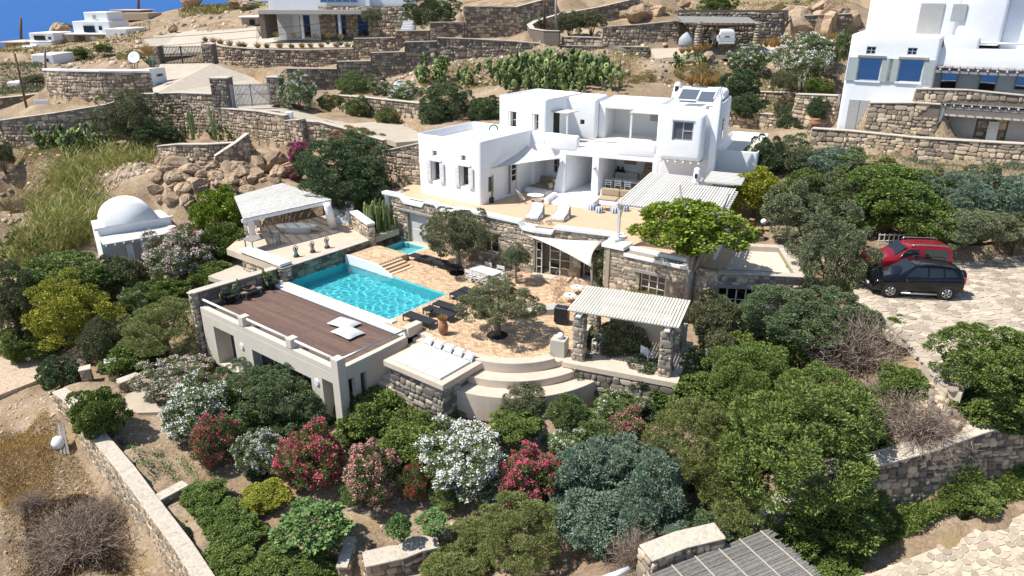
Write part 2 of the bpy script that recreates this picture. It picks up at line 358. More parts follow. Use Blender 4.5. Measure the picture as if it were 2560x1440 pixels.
def wall(name,label,pts,s=0.32,thick=0.45,n_ind=0,mat=None,joint=None,cap=None,cap_h=0.07,side=None,retain=True,both=False,cat="stone wall",group=None,holes=(),capw=0.05,ctrl=True,aspect=1.5,capname="coping",depth=0.07,ends=True):
    """pts: (x, y, z_bottom, z_top) along the visible face"""
    mat=mat or STONE;joint=joint or MORTAR;cap=COPINGP if cap is None else cap
    root=thing(name,label,cat,(pts[0][0],pts[0][1],pts[0][2]),group)
    segs=[(pts[i],pts[i+1])for i in range(len(pts)-1)if math.hypot(pts[i][0]-pts[i+1][0],pts[i][1]-pts[i+1][1])>0.05]
    nsum=0;nrm=[]
    for a,b in segs:
        d=Vector((b[0]-a[0],b[1]-a[1],0)).normalized();n=Vector((d.y,-d.x,0));m=Vector(((a[0]+b[0])/2,(a[1]+b[1])/2,0));nsum+=n.dot(-m)/m.length*math.hypot(a[0]-b[0],a[1]-b[1]);nrm.append((d,n))
    sg=side if side else(1 if nsum>0 else-1)
    core,copb,sites=MB(),MB(),[];t0=0
    def vn(i): # averaged outward normal at segment i start / end
        return nrm[i][1]*sg
    for i,(a,b)in enumerate(segs):
        d,n=nrm[i];n=n*sg
        prev=segs[i-1][1]if i>0 else None;nxt=segs[i+1][0]if i+1<len(segs)else None
        n0=n;n1=n
        if prev is not None and math.hypot(prev[0]-a[0],prev[1]-a[1])<.06:m=(n+vn(i-1));n0=m/max(m.dot(n),0.4)
        if nxt is not None and math.hypot(nxt[0]-b[0],nxt[1]-b[1])<.06:m=(n+vn(i+1));n1=m/max(m.dot(n),0.4)
        A,B=Vector((a[0],a[1],0)),Vector((b[0],b[1],0));up=lambda z:Vector((0,0,z))
        zb0,zb1=a[2]-0.4,b[2]-0.4
        core.hexa([A+up(zb0),B+up(zb1),B-n1*thick+up(zb1),A-n0*thick+up(zb0)],[A+up(a[3]),B+up(b[3]),B-n1*thick+up(b[3]),A-n0*thick+up(a[3])])
        if cap_h:
            o0,o1=n0*(depth+capw),n1*(depth+capw)
            copb.hexa([A+o0+up(a[3]-.01),B+o1+up(b[3]-.01),B-n1*(thick+capw)+up(b[3]-.01),A-n0*(thick+capw)+up(a[3]-.01)],[A+o0+up(a[3]+cap_h),B+o1+up(b[3]+cap_h),B-n1*(thick+capw)+up(b[3]+cap_h),A-n0*(thick+capw)+up(a[3]+cap_h)])
        L=(B-A).length
        hh=[(q[0]-t0,q[1]-t0,q[2],q[3])for q in holes]
        for t,z,w,h in fill_face(a,b,(a[2],b[2]),(a[3],b[3]),s,RNG,hh,aspect):
            sites.append((A+d*t+up(z)-n*0.01,d*sg if False else d,n,w,h,depth*RNG.uniform(0.7,1.25)))
        if both:
            for t,z,w,h in fill_face(a,b,(a[2],b[2]),(a[3],b[3]),s,RNG,hh,aspect):
                sites.append((A-n*(thick-.01)+d*t+up(z),d,-n,w,h,depth))
        t0+=L
        if ctrl:
            e=d*.3;cz=(a[2]+b[2])/2;sl=(b[2]-a[2])/L;gx_,gy_=d.x*sl,d.y*sl;m_=(A+B)/2
            SHEETS.append((np.array([tuple((A-e)[:2]),tuple((B+e)[:2]),tuple((B+e+n*1.3)[:2]),tuple((A-e+n*1.3)[:2])]),(gx_,gy_,cz-gx_*m_.x-gy_*m_.y),-.05))
            k=max(1,int(L/1.2))
            for j in range(k+1):
                f=j/k;Q=A.lerp(B,f);zb=a[2]+(b[2]-a[2])*f;zt=a[3]+(b[3]-a[3])*f
                TC.append((*(Q+n*0.35)[:2],zb));TC.append((*(Q-n*(thick+0.25))[:2],zt-0.15 if retain is True else(zb if retain is False else retain)))
    if ends: # the open ends carry stones too
        for(P,d,n)in((segs[0][0],-nrm[0][0],nrm[0][1]*sg),(segs[-1][1],nrm[-1][0],nrm[-1][1]*sg)):
            A=Vector((P[0],P[1],0));B=A-n*thick
            for t,z,w,h in fill_face(A,B,(P[2],)*2,(P[3],)*2,s,RNG):sites.append((A-n*t+Vector((0,0,z)),n,d,w,h,depth))
    core.build("core",joint,root)
    if cap_h:copb.build(capname,cap,root,bevel=0.02)
    put_stones(root,sites,mat,n_ind)
    return root
def Wy(*rows):return[(*aty(u,vt,Y)[:2],zv(Y,vb),zv(Y,vt))for u,vt,vb,Y in rows]
def Wz(*rows):return[(*at(u,vt,zt)[:2],zt-h,zt)for u,vt,zt,h in rows]

def sheet(name,pts,mat,depth=0.3,kind="structure",label=None,cat=None,parent=None,clear=0.18,excl=()):
    """a paved surface: flat or gently sloping slab with its own thickness"""
    n=len(pts);P=[Vector(p)for p in pts]
    if sum(P[i].x*P[(i+1)%n].y-P[(i+1)%n].x*P[i].y for i in range(n))<0:P.reverse()
    tri=tessellate_polygon([P]);V=list(P)+[p-Vector((0,0,depth))for p in P]
    F=[]
    for t in tri:
        a,b,c=t
        nz=(P[b]-P[a]).cross(P[c]-P[a]).z
        F.append((a,b,c)if nz>0 else(a,c,b))
    F+=[(i,n+i,n+(i+1)%n,(i+1)%n)for i in range(n)]
    o=MB().add(V,F).build(name,mat,parent)
    if parent is None:tag(o,label,cat,None,kind)
    M=np.c_[[p.x for p in P],[p.y for p in P],np.ones(n)];co,*_=np.linalg.lstsq(M,np.array([p.z for p in P]),rcond=None)
    SHEETS.append((np.array([(p.x,p.y)for p in P]),co,depth*0+clear))
    return o
def inside(poly,X,Y):
    r=np.zeros(X.shape,bool);n=len(poly);j=n-1
    for i in range(n):
        xi,yi=poly[i];xj,yj=poly[j]
        c=((yi>Y)!=(yj>Y));r^=c&(X<(xj-xi)*(Y-yi)/((yj-yi)if yj!=yi else 1e-9)+xi);j=i
    return r
def in_poly(poly,x,y):
    r=False;j=len(poly)-1
    for i in range(len(poly)):
        if(poly[i][1]>y)!=(poly[j][1]>y)and x<(poly[j][0]-poly[i][0])*(y-poly[i][1])/(poly[j][1]-poly[i][1])+poly[i][0]:r=not r
        j=i
    return r
def clip_half(poly,m,n):
    out=[]
    for i in range(len(poly)):
        a,b=poly[i],poly[(i+1)%len(poly)];da=(a[0]-m[0])*n[0]+(a[1]-m[1])*n[1];db=(b[0]-m[0])*n[0]+(b[1]-m[1])*n[1]
        if da<=0:out.append(a)
        if(da<0)!=(db<0)and da!=db:f=da/(da-db);out.append((a[0]+(b[0]-a[0])*f,a[1]+(b[1]-a[1])*f))
    return out
def flagstones(parent,poly,zf,step,mat,n_ind,gap=0.045,h=0.035,stretch=1.5,ang=0.0,seed=3,name="flagstone"):
    """irregular flagstones: cells of a jittered grid, each its own slab; the largest in view single objects"""
    r=random.Random(seed);ca,sa=math.cos(ang),math.sin(ang)
    L=[((x*ca+y*sa)/stretch,-x*sa+y*ca)for x,y in poly]
    x0,x1=min(p[0]for p in L)-step,max(p[0]for p in L)+step;y0,y1=min(p[1]for p in L)-step,max(p[1]for p in L)+step
    nx,ny=int((x1-x0)/step)+1,int((y1-y0)/step)+1
    g={(i,j):(x0+(i+.5*(j%2)+r.uniform(-.42,.42))*step,y0+(j+r.uniform(-.42,.42))*step)for i in range(nx)for j in range(ny)}
    cells=[]
    for(i,j),c in g.items():
        if not in_poly(L,*c):continue
        pg=[(c[0]-step*1.3,c[1]-step*1.3),(c[0]+step*1.3,c[1]-step*1.3),(c[0]+step*1.3,c[1]+step*1.3),(c[0]-step*1.3,c[1]+step*1.3)]
        for di in(-2,-1,0,1,2):
            for dj in(-2,-1,0,1,2):
                o=g.get((i+di,j+dj))
                if o is None or(di==0 and dj==0):continue
                m=((c[0]+o[0])/2,(c[1]+o[1])/2);nn=(o[0]-c[0],o[1]-c[1]);ln=math.hypot(*nn);nn=(nn[0]/ln,nn[1]/ln)
                pg=clip_half(pg,(m[0]-nn[0]*gap/2,m[1]-nn[1]*gap/2),nn)
                if len(pg)<3:break
            if len(pg)<3:break
        if len(pg)<3:continue
        pg=[(x*stretch*ca-y*sa,x*stretch*sa+y*ca)for x,y in pg]
        cx=sum(p[0]for p in pg)/len(pg);cy=sum(p[1]for p in pg)/len(pg)
        # round the corners a little
        q=[]
        for k in range(len(pg)):
            a,b=pg[k],pg[(k+1)%len(pg)];q+=[(a[0]*.8+b[0]*.2,a[1]*.8+b[1]*.2),(a[0]*.2+b[0]*.8,a[1]*.2+b[1]*.8)]
        cells.append((cx,cy,q))
    def size(c):
        u,v,d=px((c[0],c[1],zf(c[0],c[1])));return FPX/d if(0<u<2560 and 0<v<1440)else 0
    cells.sort(key=lambda c:-size(c));rest=MB()
    for k,(cx,cy,q)in enumerate(cells):
        z=zf(cx,cy);n=len(q);hh=h*r.uniform(.6,1.2)
        V=[(x,y,zf(x,y)-.02)for x,y in q]+[(cx+(x-cx)*.96,cy+(y-cy)*.96,zf(x,y)+hh)for x,y in q]
        F=[tuple(range(n,2*n))]+[(i,(i+1)%n,n+(i+1)%n,n+i)for i in range(n)]
        if k<n_ind and size((cx,cy))>0:
            MB().add([(a-cx,b-cy,c-z)for a,b,c in V],F)
            me=bpy.data.meshes.new(name);me.from_pydata([(a-cx,b-cy,c-z)for a,b,c in V],[],F);me.materials.append(mat)
            o=bpy.data.objects.new(name,me);COL.objects.link(o);o.parent=parent;o.matrix_parent_inverse=WM[parent.name].inverted();o.location=(cx,cy,z)
        else:rest.add(V,F)
    if rest.v:rest.build(name+"s",mat,parent,kind="stuff")

# ------------------------------------------------------------------ frames of the place
PF=Frame(at(966,796,0),-38.0) # pool and deck
AF=Frame((-2.06,47.03),-36.4) # villa left wing
MF=Frame((3.66,49.9),-23.5) # villa main facade
ZU,ZP,ZS=2.75,2.4,0.9 # upper terrace, parking, statue terrace

# ------------------------------------------------------------------ walls of the hillside, back to front
wall("stone_wall","curved stone retaining wall with stepped top below the house with dark pergola",Wy((503,103,172,93),(560,117,178,90),(640,123,190,88.5),(760,126,182,88),(884,122,160,88),(884,97,155,88),(987,95,142,88),(987,78,140,88),(1074,77,112,88.5),(1074,57,112,88.5),(1160,56,106,89),(1160,17,105,89),(1290,18,108,92),(1390,-8,84,95)),s=0.34,n_ind=150,mat=STONE)
wall("stone_wall","long stone retaining wall with stepped left end above the prickly pears",Wy((715,172,240,79),(842,173,245,80),(842,155,240,80),(927,153,225,80.5),(927,133,222,80.5),(1012,130,205,81),(1012,106,198,81),(1092,104,178,81.5),(1092,95,175,81.5),(1180,98,165,81.5),(1290,104,155,81),(1400,114,158,80),(1621,118,168,77)),s=0.33,n_ind=200,mat=STONEG)
wall("stone_wall","low stone wall between the driveway and the oleander bed",Wy((843,239,288,74),(920,245,292,71),(985,252,300,68.5),(1060,260,312,66)),s=0.36,n_ind=120,mat=STONE)
wall("stone_wall","stone terrace wall sloping down right of the long wall",Wy((1621,147,172,76.5),(1700,143,176,75),(1772,137,152,74)),s=0.38,n_ind=40,mat=STONEG)
wall("stone_wall","stone wall with a small square hole left of the carport",Wy((1405,92,115,80),(1508,95,115,78.5),(1510,68,118,78.3),(1600,62,118,78),(1700,52,118,78)),s=0.33,n_ind=80,mat=STONE)
wall("stone_wall","stone wall around a curved planter beside the electricity pole",Wy((1400,78,104,80),(1365,77,101,80.5),(1335,72,100,82),(1328,62,97,86),(1345,52,85,90),(1400,36,75,93),(1500,18,60,95),(1600,-5,45,97)),s=0.34,n_ind=40,mat=STONEG)
wall("stone_wall","tall rounded stone bastion wall with white rim",Wy((108,176,262,76),(150,178,262,74.2),(250,180,262,73),(330,181,260,73.2),(376,182,252,74.6)),s=0.36,n_ind=250,mat=STONEY,cap=WHITE,cap_h=0.18,thick=0.5)
wall("stone_wall","long stone retaining wall under the driveway behind the dark bush",Wy((-30,309,372,66.5),(0,302,372,66.5),(140,283,372,66.8),(262,263,365,67.5),(350,236,355,68.5),(450,233,352,68),(552,237,350,66.5)),s=0.34,n_ind=280,mat=STONEY)
wall("stone_wall","stone retaining wall below the driveway right of the white gate",Wy((553,272,352,66.0),(640,278,368,64),(712,290,380,62.5),(712,302,385,62.5)),s=0.32,n_ind=240,mat=STONEY)
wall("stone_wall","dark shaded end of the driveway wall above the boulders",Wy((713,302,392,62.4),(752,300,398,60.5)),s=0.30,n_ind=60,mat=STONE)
wall("stone_wall","stone parapet wall along the driveway above the bougainvillea",Wy((752,303,392,61),(800,306,385,60.5),(860,322,380,59.5),(960,352,400,57)),s=0.32,n_ind=80,mat=STONEY)
wall("stone_wall","low curved stone planter wall with a pale rim below the driveway",Wy((394,366,410,59),(440,362,412,57.5),(520,362,410,57),(590,358,398,57.6)),s=0.30,n_ind=130,mat=STONEY)
wall("stone_wall","slanting stone stair wall between the boulders",Wy((537,392,423,56),(590,358,410,56.8),(620,335,400,57.5)),s=0.30,n_ind=60,mat=STONEY)
wall("stone_wall","brown stone retaining wall beside the left wing of the white villa",Wy((955,378,468,54.5),(990,372,470,53.6),(1052,358,468,52.6)),s=0.30,n_ind=140,mat=STONEY)
wall("stone_wall","low stone garden wall by the grey fence at the left edge",Wy((-40,250,292,80),(60,240,275,82),(112,232,270,84)),s=0.36,n_ind=40,mat=STONE)
# right hillside terraces below the neighbouring white house
wall("stone_wall","stone terrace wall under the neighbour's potted tree",Wy((1990,236,318,56.5),(2095,240,318,54)),s=0.34,n_ind=60,mat=STONEY)
RF=Frame((23.06,51.46),-31.0) # neighbouring house
def Wr(*rows):
    out=[]
    for u,vt,vb,q in rows:pp,zt_=RF.on(u,vt,q);out.append((*RF(pp,q)[:2],RF.on(u,vb,q)[1],zt_))
    return out
wall("stone_wall","long pale stone terrace wall behind the row of round shrubs",Wr((2030,322,372,-.9),(2120,328,400,-1.0),(2300,346,412,-1.3),(2450,355,418,-1.5),(2640,366,425,-1.5)),s=0.34,n_ind=220,mat=STONEY)
wall("stone_wall","stone wall with small square window beside the neighbour's grey door",Wr((2174,258,322,-.55),(2290,258,338,-.6),(2352,262,345,-.6)),s=0.32,n_ind=110,mat=STONEY,holes=[(3.6,4.2,8.6,9.3)])
wall("stone_wall","stone terrace wall behind the white villa with a small tree",Wy((1820,283,325,65),(1900,284,325,63),(1990,292,330,61)),s=0.36,n_ind=60,mat=STONEY)
wall("stone_wall","upper stone terrace wall behind the small round trees",Wy((1830,228,250,70),(1960,232,258,67),(2080,238,262,65)),s=0.36,n_ind=20,mat=STONEY)
# foreground
wall("stone_wall","long pale stone garden wall running down the left foreground",Wz((132,982,-3.3,1.2),(165,1005,-3.3,1.8),(210,1072,-3.4,2.4),(300,1182,-3.5,2.7),(372,1283,-3.7,2.8),(440,1375,-3.9,2.8),(500,1470,-4.1,2.8)),s=0.24,n_ind=300,mat=STONEY,joint=MORTARP,cap=COPING,cap_h=0.06,thick=0.62,capw=0.0,aspect=1.3,depth=0.045)
wall("stone_wall","short stone kerb wall between the two vegetable beds",Wz((372,1266,-3.72,0.35),(470,1214,-3.72,0.35)),s=0.2,n_ind=0,mat=STONEY,joint=MORTARP,cap=COPING,thick=0.42,depth=0.03,retain=False)
wall("stone_wall","tall stone retaining wall above the oleander hedge at lower right",Wy((2000,1190,1420,21.2),(2200,1160,1305,21.4),(2330,1125,1262,21.6),(2440,1085,1230,21.9),(2620,1030,1185,22.3)),s=0.25,n_ind=300,mat=STONE,cap=COPING,thick=0.6,aspect=1.25,depth=0.09)
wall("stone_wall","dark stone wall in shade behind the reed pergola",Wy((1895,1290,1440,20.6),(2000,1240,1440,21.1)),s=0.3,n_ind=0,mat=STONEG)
wall("stone_wall","low stone wall with pale rubble top beside the garden stairs",Wz((912,1418,-4.2,0.85),(1010,1396,-4.2,0.85),(1055,1378,-4.2,0.85),(1100,1368,-4.2,.85)),s=0.30,n_ind=60,mat=STONE,cap=COPING,thick=0.8,capw=0.0)
wall("stone_wall","small stone wall end left of the garden stairs",Wz((842,1418,-4.2,0.8),(870,1418,-4.2,0.8)),s=0.25,n_ind=10,mat=STONE,cap=COPING,thick=1.6,capw=0.0)
wall("stone_wall","stone wall top behind the reed pergola roof in the foreground",Wz((1628,1402,-1.2,2.0),(1715,1368,-1.1,2.0),(1812,1345,-1.0,2.0)),s=0.34,n_ind=40,mat=STONEY,cap=COPING,thick=0.75,capw=0.0,cap_h=0.05,retain=-3.3)
# ------------------------------------------------------------------ paved surfaces of the setting
def Z3(*r):return[at(u,v,z)for u,v,z in r]
sheet("driveway",[aty(1050,330,63),aty(1050,352,57),at(990,356,5.3),at(880,318,5.55),at(760,300,5.9),at(700,278,6.1),aty(560,272,66.3),aty(385,236,69.2),aty(380,215,75),aty(400,160,84.5),aty(530,158,84.5),aty(640,196,84),aty(700,235,78.4),aty(740,268,73),aty(850,291,73.3),aty(985,303,68)],DRIVE,0.4)
sheet("upper_road",[aty(360,98,118),aty(390,135,100),aty(520,128,96),aty(508,104,94.5),aty(640,120,90.5),aty(880,118,90),aty(880,94,108),aty(650,90,120),aty(640,66,150),aty(450,78,150)],DRIVE,0.4)
sheet("lane",[aty(1165,110,90),aty(1300,104,84),aty(1402,100,82),aty(1400,78,82),aty(1340,72,86),aty(1335,58,95),aty(1395,38,110),aty(1280,92,110)],DRIVE,0.4)
CPZ=zv(74,118)
sheet("carport_yard",[aty(1512,119,77.8),aty(1622,122,77.6),aty(1640,147,75.8),aty(1760,140,74),aty(1950,128,73.5),aty(1925,108,80),aty(1700,118,78)],DRIVE,0.4)
PARK=[Vector((*at(u,v,ZP)[:2],ZP))for u,v in((2150,800),(2120,660),(2330,640),(2430,655),(2560,630),(2680,640),(2680,840),(2480,850),(2405,985),(2345,955),(2270,850))]
park=sheet("parking_yard",PARK,FLAGJ,0.4)
flagstones(park,[(p.x,p.y)for p in PARK],lambda x,y:ZP,0.40,FLAG,300,seed=11,ang=0.4,stretch=1.15,gap=.035)
ROADP=[Vector((x,y,z))for x,y,z in(at(1880,1500,-3.0),at(2180,1432,-2.4),at(2330,1370,-1.9),at(2620,1268,-1.2),at(2800,1500,-1.6),at(2300,1600,-3.0))]
_m=np.c_[[p.x for p in ROADP],[p.y for p in ROADP],np.ones(len(ROADP))];_k,*_=np.linalg.lstsq(_m,np.array([p.z for p in ROADP]),rcond=None)
for p in ROADP:p.z=float(_k[0]*p.x+_k[1]*p.y+_k[2])
road=sheet("stone_road",ROADP,FLAGJ,0.4)
_c=SHEETS[-1][1]
flagstones(road,[(p.x,p.y)for p in ROADP],lambda x,y:_c[0]*x+_c[1]*y+_c[2],0.25,FLAG,200,seed=12,ang=0.5,gap=0.03,stretch=1.15)
PATHL=[at(-60,905,-4.6),at(120,870,-4.6),at(128,905,-4.7),at(95,950,-4.8),at(-60,1010,-5.0)]
sheet("brick_path",PATHL,paving("path_brick",(0.56,0.45,0.34),(0.48,0.37,0.27),(0.34,0.26,0.19),3.0,0.05,stretch=(0.7,2.2,1,0.5)),0.3)
sheet("entrance_paving",Z3((318,985,-3.75),(358,970,-3.75),(410,1030,-3.8),(345,1032,-3.8),(290,1020,-3.8)),FLAG,0.2)
sheet("garden_path",Z3((850,1060,-3.6),(905,1045,-3.6),(940,1110,-3.7),(880,1130,-3.7)),SLATE,0.2)
wood_path=sheet("timber_path",Z3((520,690,-0.2),(640,645,-0.2),(705,672,-0.2),(595,715,-0.2)),pm("pale_plank",(0.52,0.45,0.37),(0.44,0.38,0.31),6,0.8,0.1,30,rand=0.1),0.3)
# upper terrace of the villa
UT=[AF(-9.2,2.5,ZU),AF(-6.2,-1.4,ZU),AF(-3.2,-4.05,ZU)]
LF0,LF1,LF2,LF3=Vector((-8.9,48.75,0)),Vector((1.3,41.15,0)),Vector((6.25,39.1,0)),at(1512,605,3.15)
LF4=at(1800,672,3.0)
UT=[Vector((LF0.x,LF0.y,ZU)),Vector((LF1.x,LF1.y,ZU)),Vector((LF2.x,LF2.y,ZU)),Vector((LF3.x+.1,LF3.y+.2,ZU)),Vector((LF4.x,LF4.y+.2,ZU)),Vector((14.0,41.0,ZU)),MF(12.2,-1.0,ZU),MF(8,1,ZU),MF(0,1.0,ZU),AF(2.9,6.5,ZU),AF(0,6.5,ZU),AF(-8,5.0,ZU),AF(-9.5,5.0,ZU)]
sheet("upper_terrace",UT,TERRU,0.35,clear=0.5)
# pool terrace in herringbone brick
BT=[PF(1.9,-0.4),PF(0.32,-0.4),PF(0.32,4.46),PF(-5.3,4.46),PF(-5.3,6.9),PF(-5.92,6.9),PF(-5.92,9.68),PF(-8.7,9.93),PF(-8.7,11.2),LF0+Vector((.4,-.5,0)),LF1,LF2,LF2+Vector((-.6,-1.2,0)),Vector((9.5,35.6,0)),Vector((8.2,32.5,0)),Vector((3.6,33.0,0)),Vector((2.9,31.2,0)),Vector((1.85,30.55,0)),Vector((.1,29.9,0)),Vector((-1.5,30.3,0)),Vector((-2.4,30.9,0)),PF(7.2,-0.5),PF(3.5,-0.5),PF(3.3,0.25),PF(2.0,0.25)]
BT=[Vector((p.x,p.y,0.0))for p in BT]
terr=sheet("pool_terrace",BT,BRICKJ,0.3,clear=0.6)
TREEPITS=[(at(1243,838,0),0.62),(at(1143,683,0),0.55)]
def bricks(parent,poly,z,fr,L=0.235,W=0.115,n_ind=300,holes=(),mat=BRICKM):
    P=[(p.x,p.y)for p in poly];r=random.Random(5);loc=[((Vector((x,y,0))-fr.o).dot(fr.p),(Vector((x,y,0))-fr.o).dot(fr.q))for x,y in P]
    p0,p1=min(a for a,b in loc),max(a for a,b in loc);q0,q1=min(b for a,b in loc),max(b for a,b in loc);out=[]
    j=0;q=q0
    while q<q1:
        i=p0+(j%2)*L/2
        while i<p1:
            # basket / herringbone like mixture: pairs of bricks turned now and then
            c=fr(i+L/2,q+W/2)
            if in_poly(P,c.x,c.y)and not any((c-h[0]).xy.length<h[1]for h in holes):out.append((c,0.0))
            i+=L
        q+=W;j+=1
    me=MB().box((0,0,0),(L-.012,W-.012,.03)).mesh("brick");me.materials.append(mat)
    def sz(c):u,v,d=px((c.x,c.y,z));return(1/d if 0<u<2560 and 0<v<1440 else 0)
    out.sort(key=lambda t:-sz(t[0]));rest=MB()
    for k,(c,a)in enumerate(out):
        zz=z+r.uniform(-.004,.004);rz=fr.a+r.uniform(-.03,.03)
        if k<n_ind:
            o=bpy.data.objects.new("brick",me);COL.objects.link(o);o.parent=parent;o.matrix_parent_inverse=WM[parent.name].inverted();o.location=(c.x,c.y,zz);o.rotation_euler=(0,0,rz)
        else:
            x,y=(L-.012)/2,(W-.012)/2;ca,sa=math.cos(rz),math.sin(rz)
            V=[(c.x+a*ca-b*sa,c.y+a*sa+b*ca,zz+h)for h in(-.012,.015)for a,b in((-x,-y),(x,-y),(x,y),(-x,y))]
            rest.add(V,[(4,5,6,7),(0,1,5,4),(1,2,6,5),(2,3,7,6),(3,0,4,7)])
    rest.build("bricks",mat,parent,kind="stuff")
bricks(terr,BT,0.008,PF,holes=TREEPITS)
for c,r_ in TREEPITS:
    m=MB();prof=[(0.02,0.0),(r_*.8,0.012),(r_*.84,0.03),(r_*.9,0.0)]
    m.lathe(prof,c,20);m.build("tree_pit",pm("pit_soil%d"%len(MATS),(0.03,0.022,0.016),(0.02,0.016,0.012),8,0.95,0.3,20),terr)
# statue terrace and pavilion floor
STP=[PF(-8.72,-0.3,ZS),PF(-8.72,6.7,ZS),PF(-8.9,9.5,ZS),PF(-11,10.5,ZS),PF(-15.5,9.5,ZS),PF(-17.0,3.0,ZS),PF(-14.5,-0.3,ZS)]
sheet("pavilion_terrace",STP,pm("pink_screed",(0.60,0.49,0.38),(0.53,0.43,0.33),1.2,0.9,0.1,12),0.4,clear=0.5)

# ------------------------------------------------------------------ pool
pool=thing("swimming_pool","turquoise swimming pool with brick steps and cream coping","pool",PF(-4.2,2.2,0))
TILE=pm("pool_mosaic",(0.13,0.66,0.71),(0.09,0.57,0.64),55,0.4,0,1,0.4,detail=2)
JT=pm("spa_mosaic",(0.30,0.72,0.74),(0.24,0.64,0.68),40,0.4,0,1,0.4)
m=MB();p0,p1,q0,q1,zb,zt=-8.68,0.25,0.0,4.42,-1.55,-0.03
m.fbox(PF,p0-.3,p1+.3,q0-.3,q1+.3,zb-.2,zb)
for a in((p0-.3,p0,q0-.3,q1+.3),(p1,p1+.3,q0-.3,q1+.3),(p0,p1,q0-.3,q0),(p0,p1,q1,q1+.3)):m.fbox(PF,*a,zb,zt)
m.build("basin",TILE,pool)
MB().fbox(PF,p0-.05,p1+.55,-0.34,-0.02,-0.2,0.02).build("coping",pm("cream_coping",(0.66,0.61,0.52),(0.58,0.54,0.46),3,0.8,0.15,20),pool,bevel=0.015)
MB().fbox(PF,p0-.35,p1+1.7,-0.80,-0.345,-0.30,-0.09).fbox(PF,p1+.55,p1+1.7,-.345,-.02,-.2,-.06).build("overflow_ledge",WHITE,pool,bevel=0.02)
MB().fbox(PF,p0-.38,p0-.03,-0.42,0.02,-0.2,0.16).build("end_block",WHITE,pool,bevel=0.02)
MB().fbox(PF,p1+.2,p1+.55,-0.36,0.0,0.02,0.14).build("end_block",WHITE,pool,bevel=0.02)
def water(name,fr,a,b,c,d,z,parent,col,n=60,amp=0.012):
    xs=np.linspace(a,b,n);ys=np.linspace(c,d,n);X,Y=np.meshgrid(xs,ys);rs=np.random.RandomState(4);Zw=np.zeros_like(X)
    for _ in range(26):
        k=rs.uniform(7,20);th=rs.uniform(0,6.28);Zw+=np.sin(k*(X*math.cos(th)+Y*math.sin(th))+rs.uniform(0,6.28))/k
    Zw*=amp*1.5
    P=np.stack([fr.o.x+fr.p.x*X+fr.q.x*Y,fr.o.y+fr.p.y*X+fr.q.y*Y,z+Zw],-1).reshape(-1,3)
    I=np.arange(n*n).reshape(n,n);Fq=np.stack([I[:-1,:-1],I[:-1,1:],I[1:,1:],I[1:,:-1]],-1).reshape(-1,4)
    me=np_mesh(name,P,Fq,4,True);m=bpy.data.materials.new(name);m.use_nodes=True;nt=m.node_tree;N=nt.nodes;L=nt.links
    gl=N.new("ShaderNodeBsdfGlass");gl.inputs["Roughness"].default_value=0.0;gl.inputs["IOR"].default_value=1.33;gl.inputs["Color"].default_value=(*col,1)
    L.new(gl.outputs[0],N["Material Output"].inputs[0])
    me.materials.append(m);w_=mesh_obj("water",me,None,parent);w_.cycles.is_caustics_caster=True
    for c in parent.children:
        if c is not w_:c.cycles.is_caustics_receiver=True
    return w_
water("pool_water",PF,p0,p1,q0,q1,-0.10,pool,(0.90,0.99,1.0),240)
# brick platform, white pool side and the four steps
plat=MB().fbox(PF,-8.6,-5.6,4.52,7.1,0.0,0.44).build("platform",BRICKM,pool,bevel=0.01)
bricks(plat,[PF(-8.6,4.52),PF(-5.6,4.52),PF(-5.6,7.1),PF(-8.6,7.1)],0.452,PF,n_ind=0)
MB().add([PF(-8.6,4.40,-.3),PF(-4.0,4.40,-.3),PF(-4.0,4.515,-.3),PF(-8.6,4.515,-.3),PF(-8.6,4.40,.50),PF(-5.6,4.40,.50),PF(-5.6,4.515,.50),PF(-8.6,4.515,.50),PF(-4.3,4.40,.05),PF(-4.3,4.515,.05)],
         [(0,1,8,5,4),(3,7,6,9,2),(4,5,6,7),(5,8,9,6),(8,1,2,9),(0,4,7,3)]).build("pool_side",WHITE,pool)
for k in range(4):
    MB().fbox(PF,-5.6+.30*k+.002,-5.6+.30*(k+1),4.52,6.4,0.0,0.36-0.105*k+.03).build("step",BRICKM,pool,bevel=0.012)
spa=thing("plunge_pool","small square turquoise plunge pool with underwater steps","pool",PF(-7.5,8.4,0))
m=MB();m.fbox(PF,-8.6,-6.45,7.4,9.5,-1.0,-.8)
for a in((-8.75,-8.6,7.25,9.65),(-6.45,-6.3,7.25,9.65),(-8.6,-6.45,7.25,7.4),(-8.6,-6.45,9.5,9.65)):m.fbox(PF,*a,-.8,.03)
m.build("basin",JT,spa)
for k in range(3):MB().fbox(PF,-7.3+.27*k,-6.46,7.42,9.48,-.79,-.62+.2*k).build("step",JT,spa)
water("spa_water",PF,-8.6,-6.45,7.4,9.5,-0.03,spa,(0.8,0.97,0.99),30,0.006)
MB().fbox(PF,-6.3,-5.9,7.2,9.7,-.05,0.03).fbox(PF,-8.9,-6.3,9.65,9.95,-.05,.03).build("coping",BRICKM,spa,bevel=0.01)
SHEETS.append((np.array([tuple(PF(a,b)[:2])for a,b in((-9,-.9),(.6,-.9),(.6,4.8),(-9,4.8))]),(0,0,-1.9),0.1))
SHEETS.append((np.array([tuple(PF(a,b)[:2])for a,b in((-9,7),(-6,7),(-6,10),(-9,10))]),(0,0,-1.2),0.1))
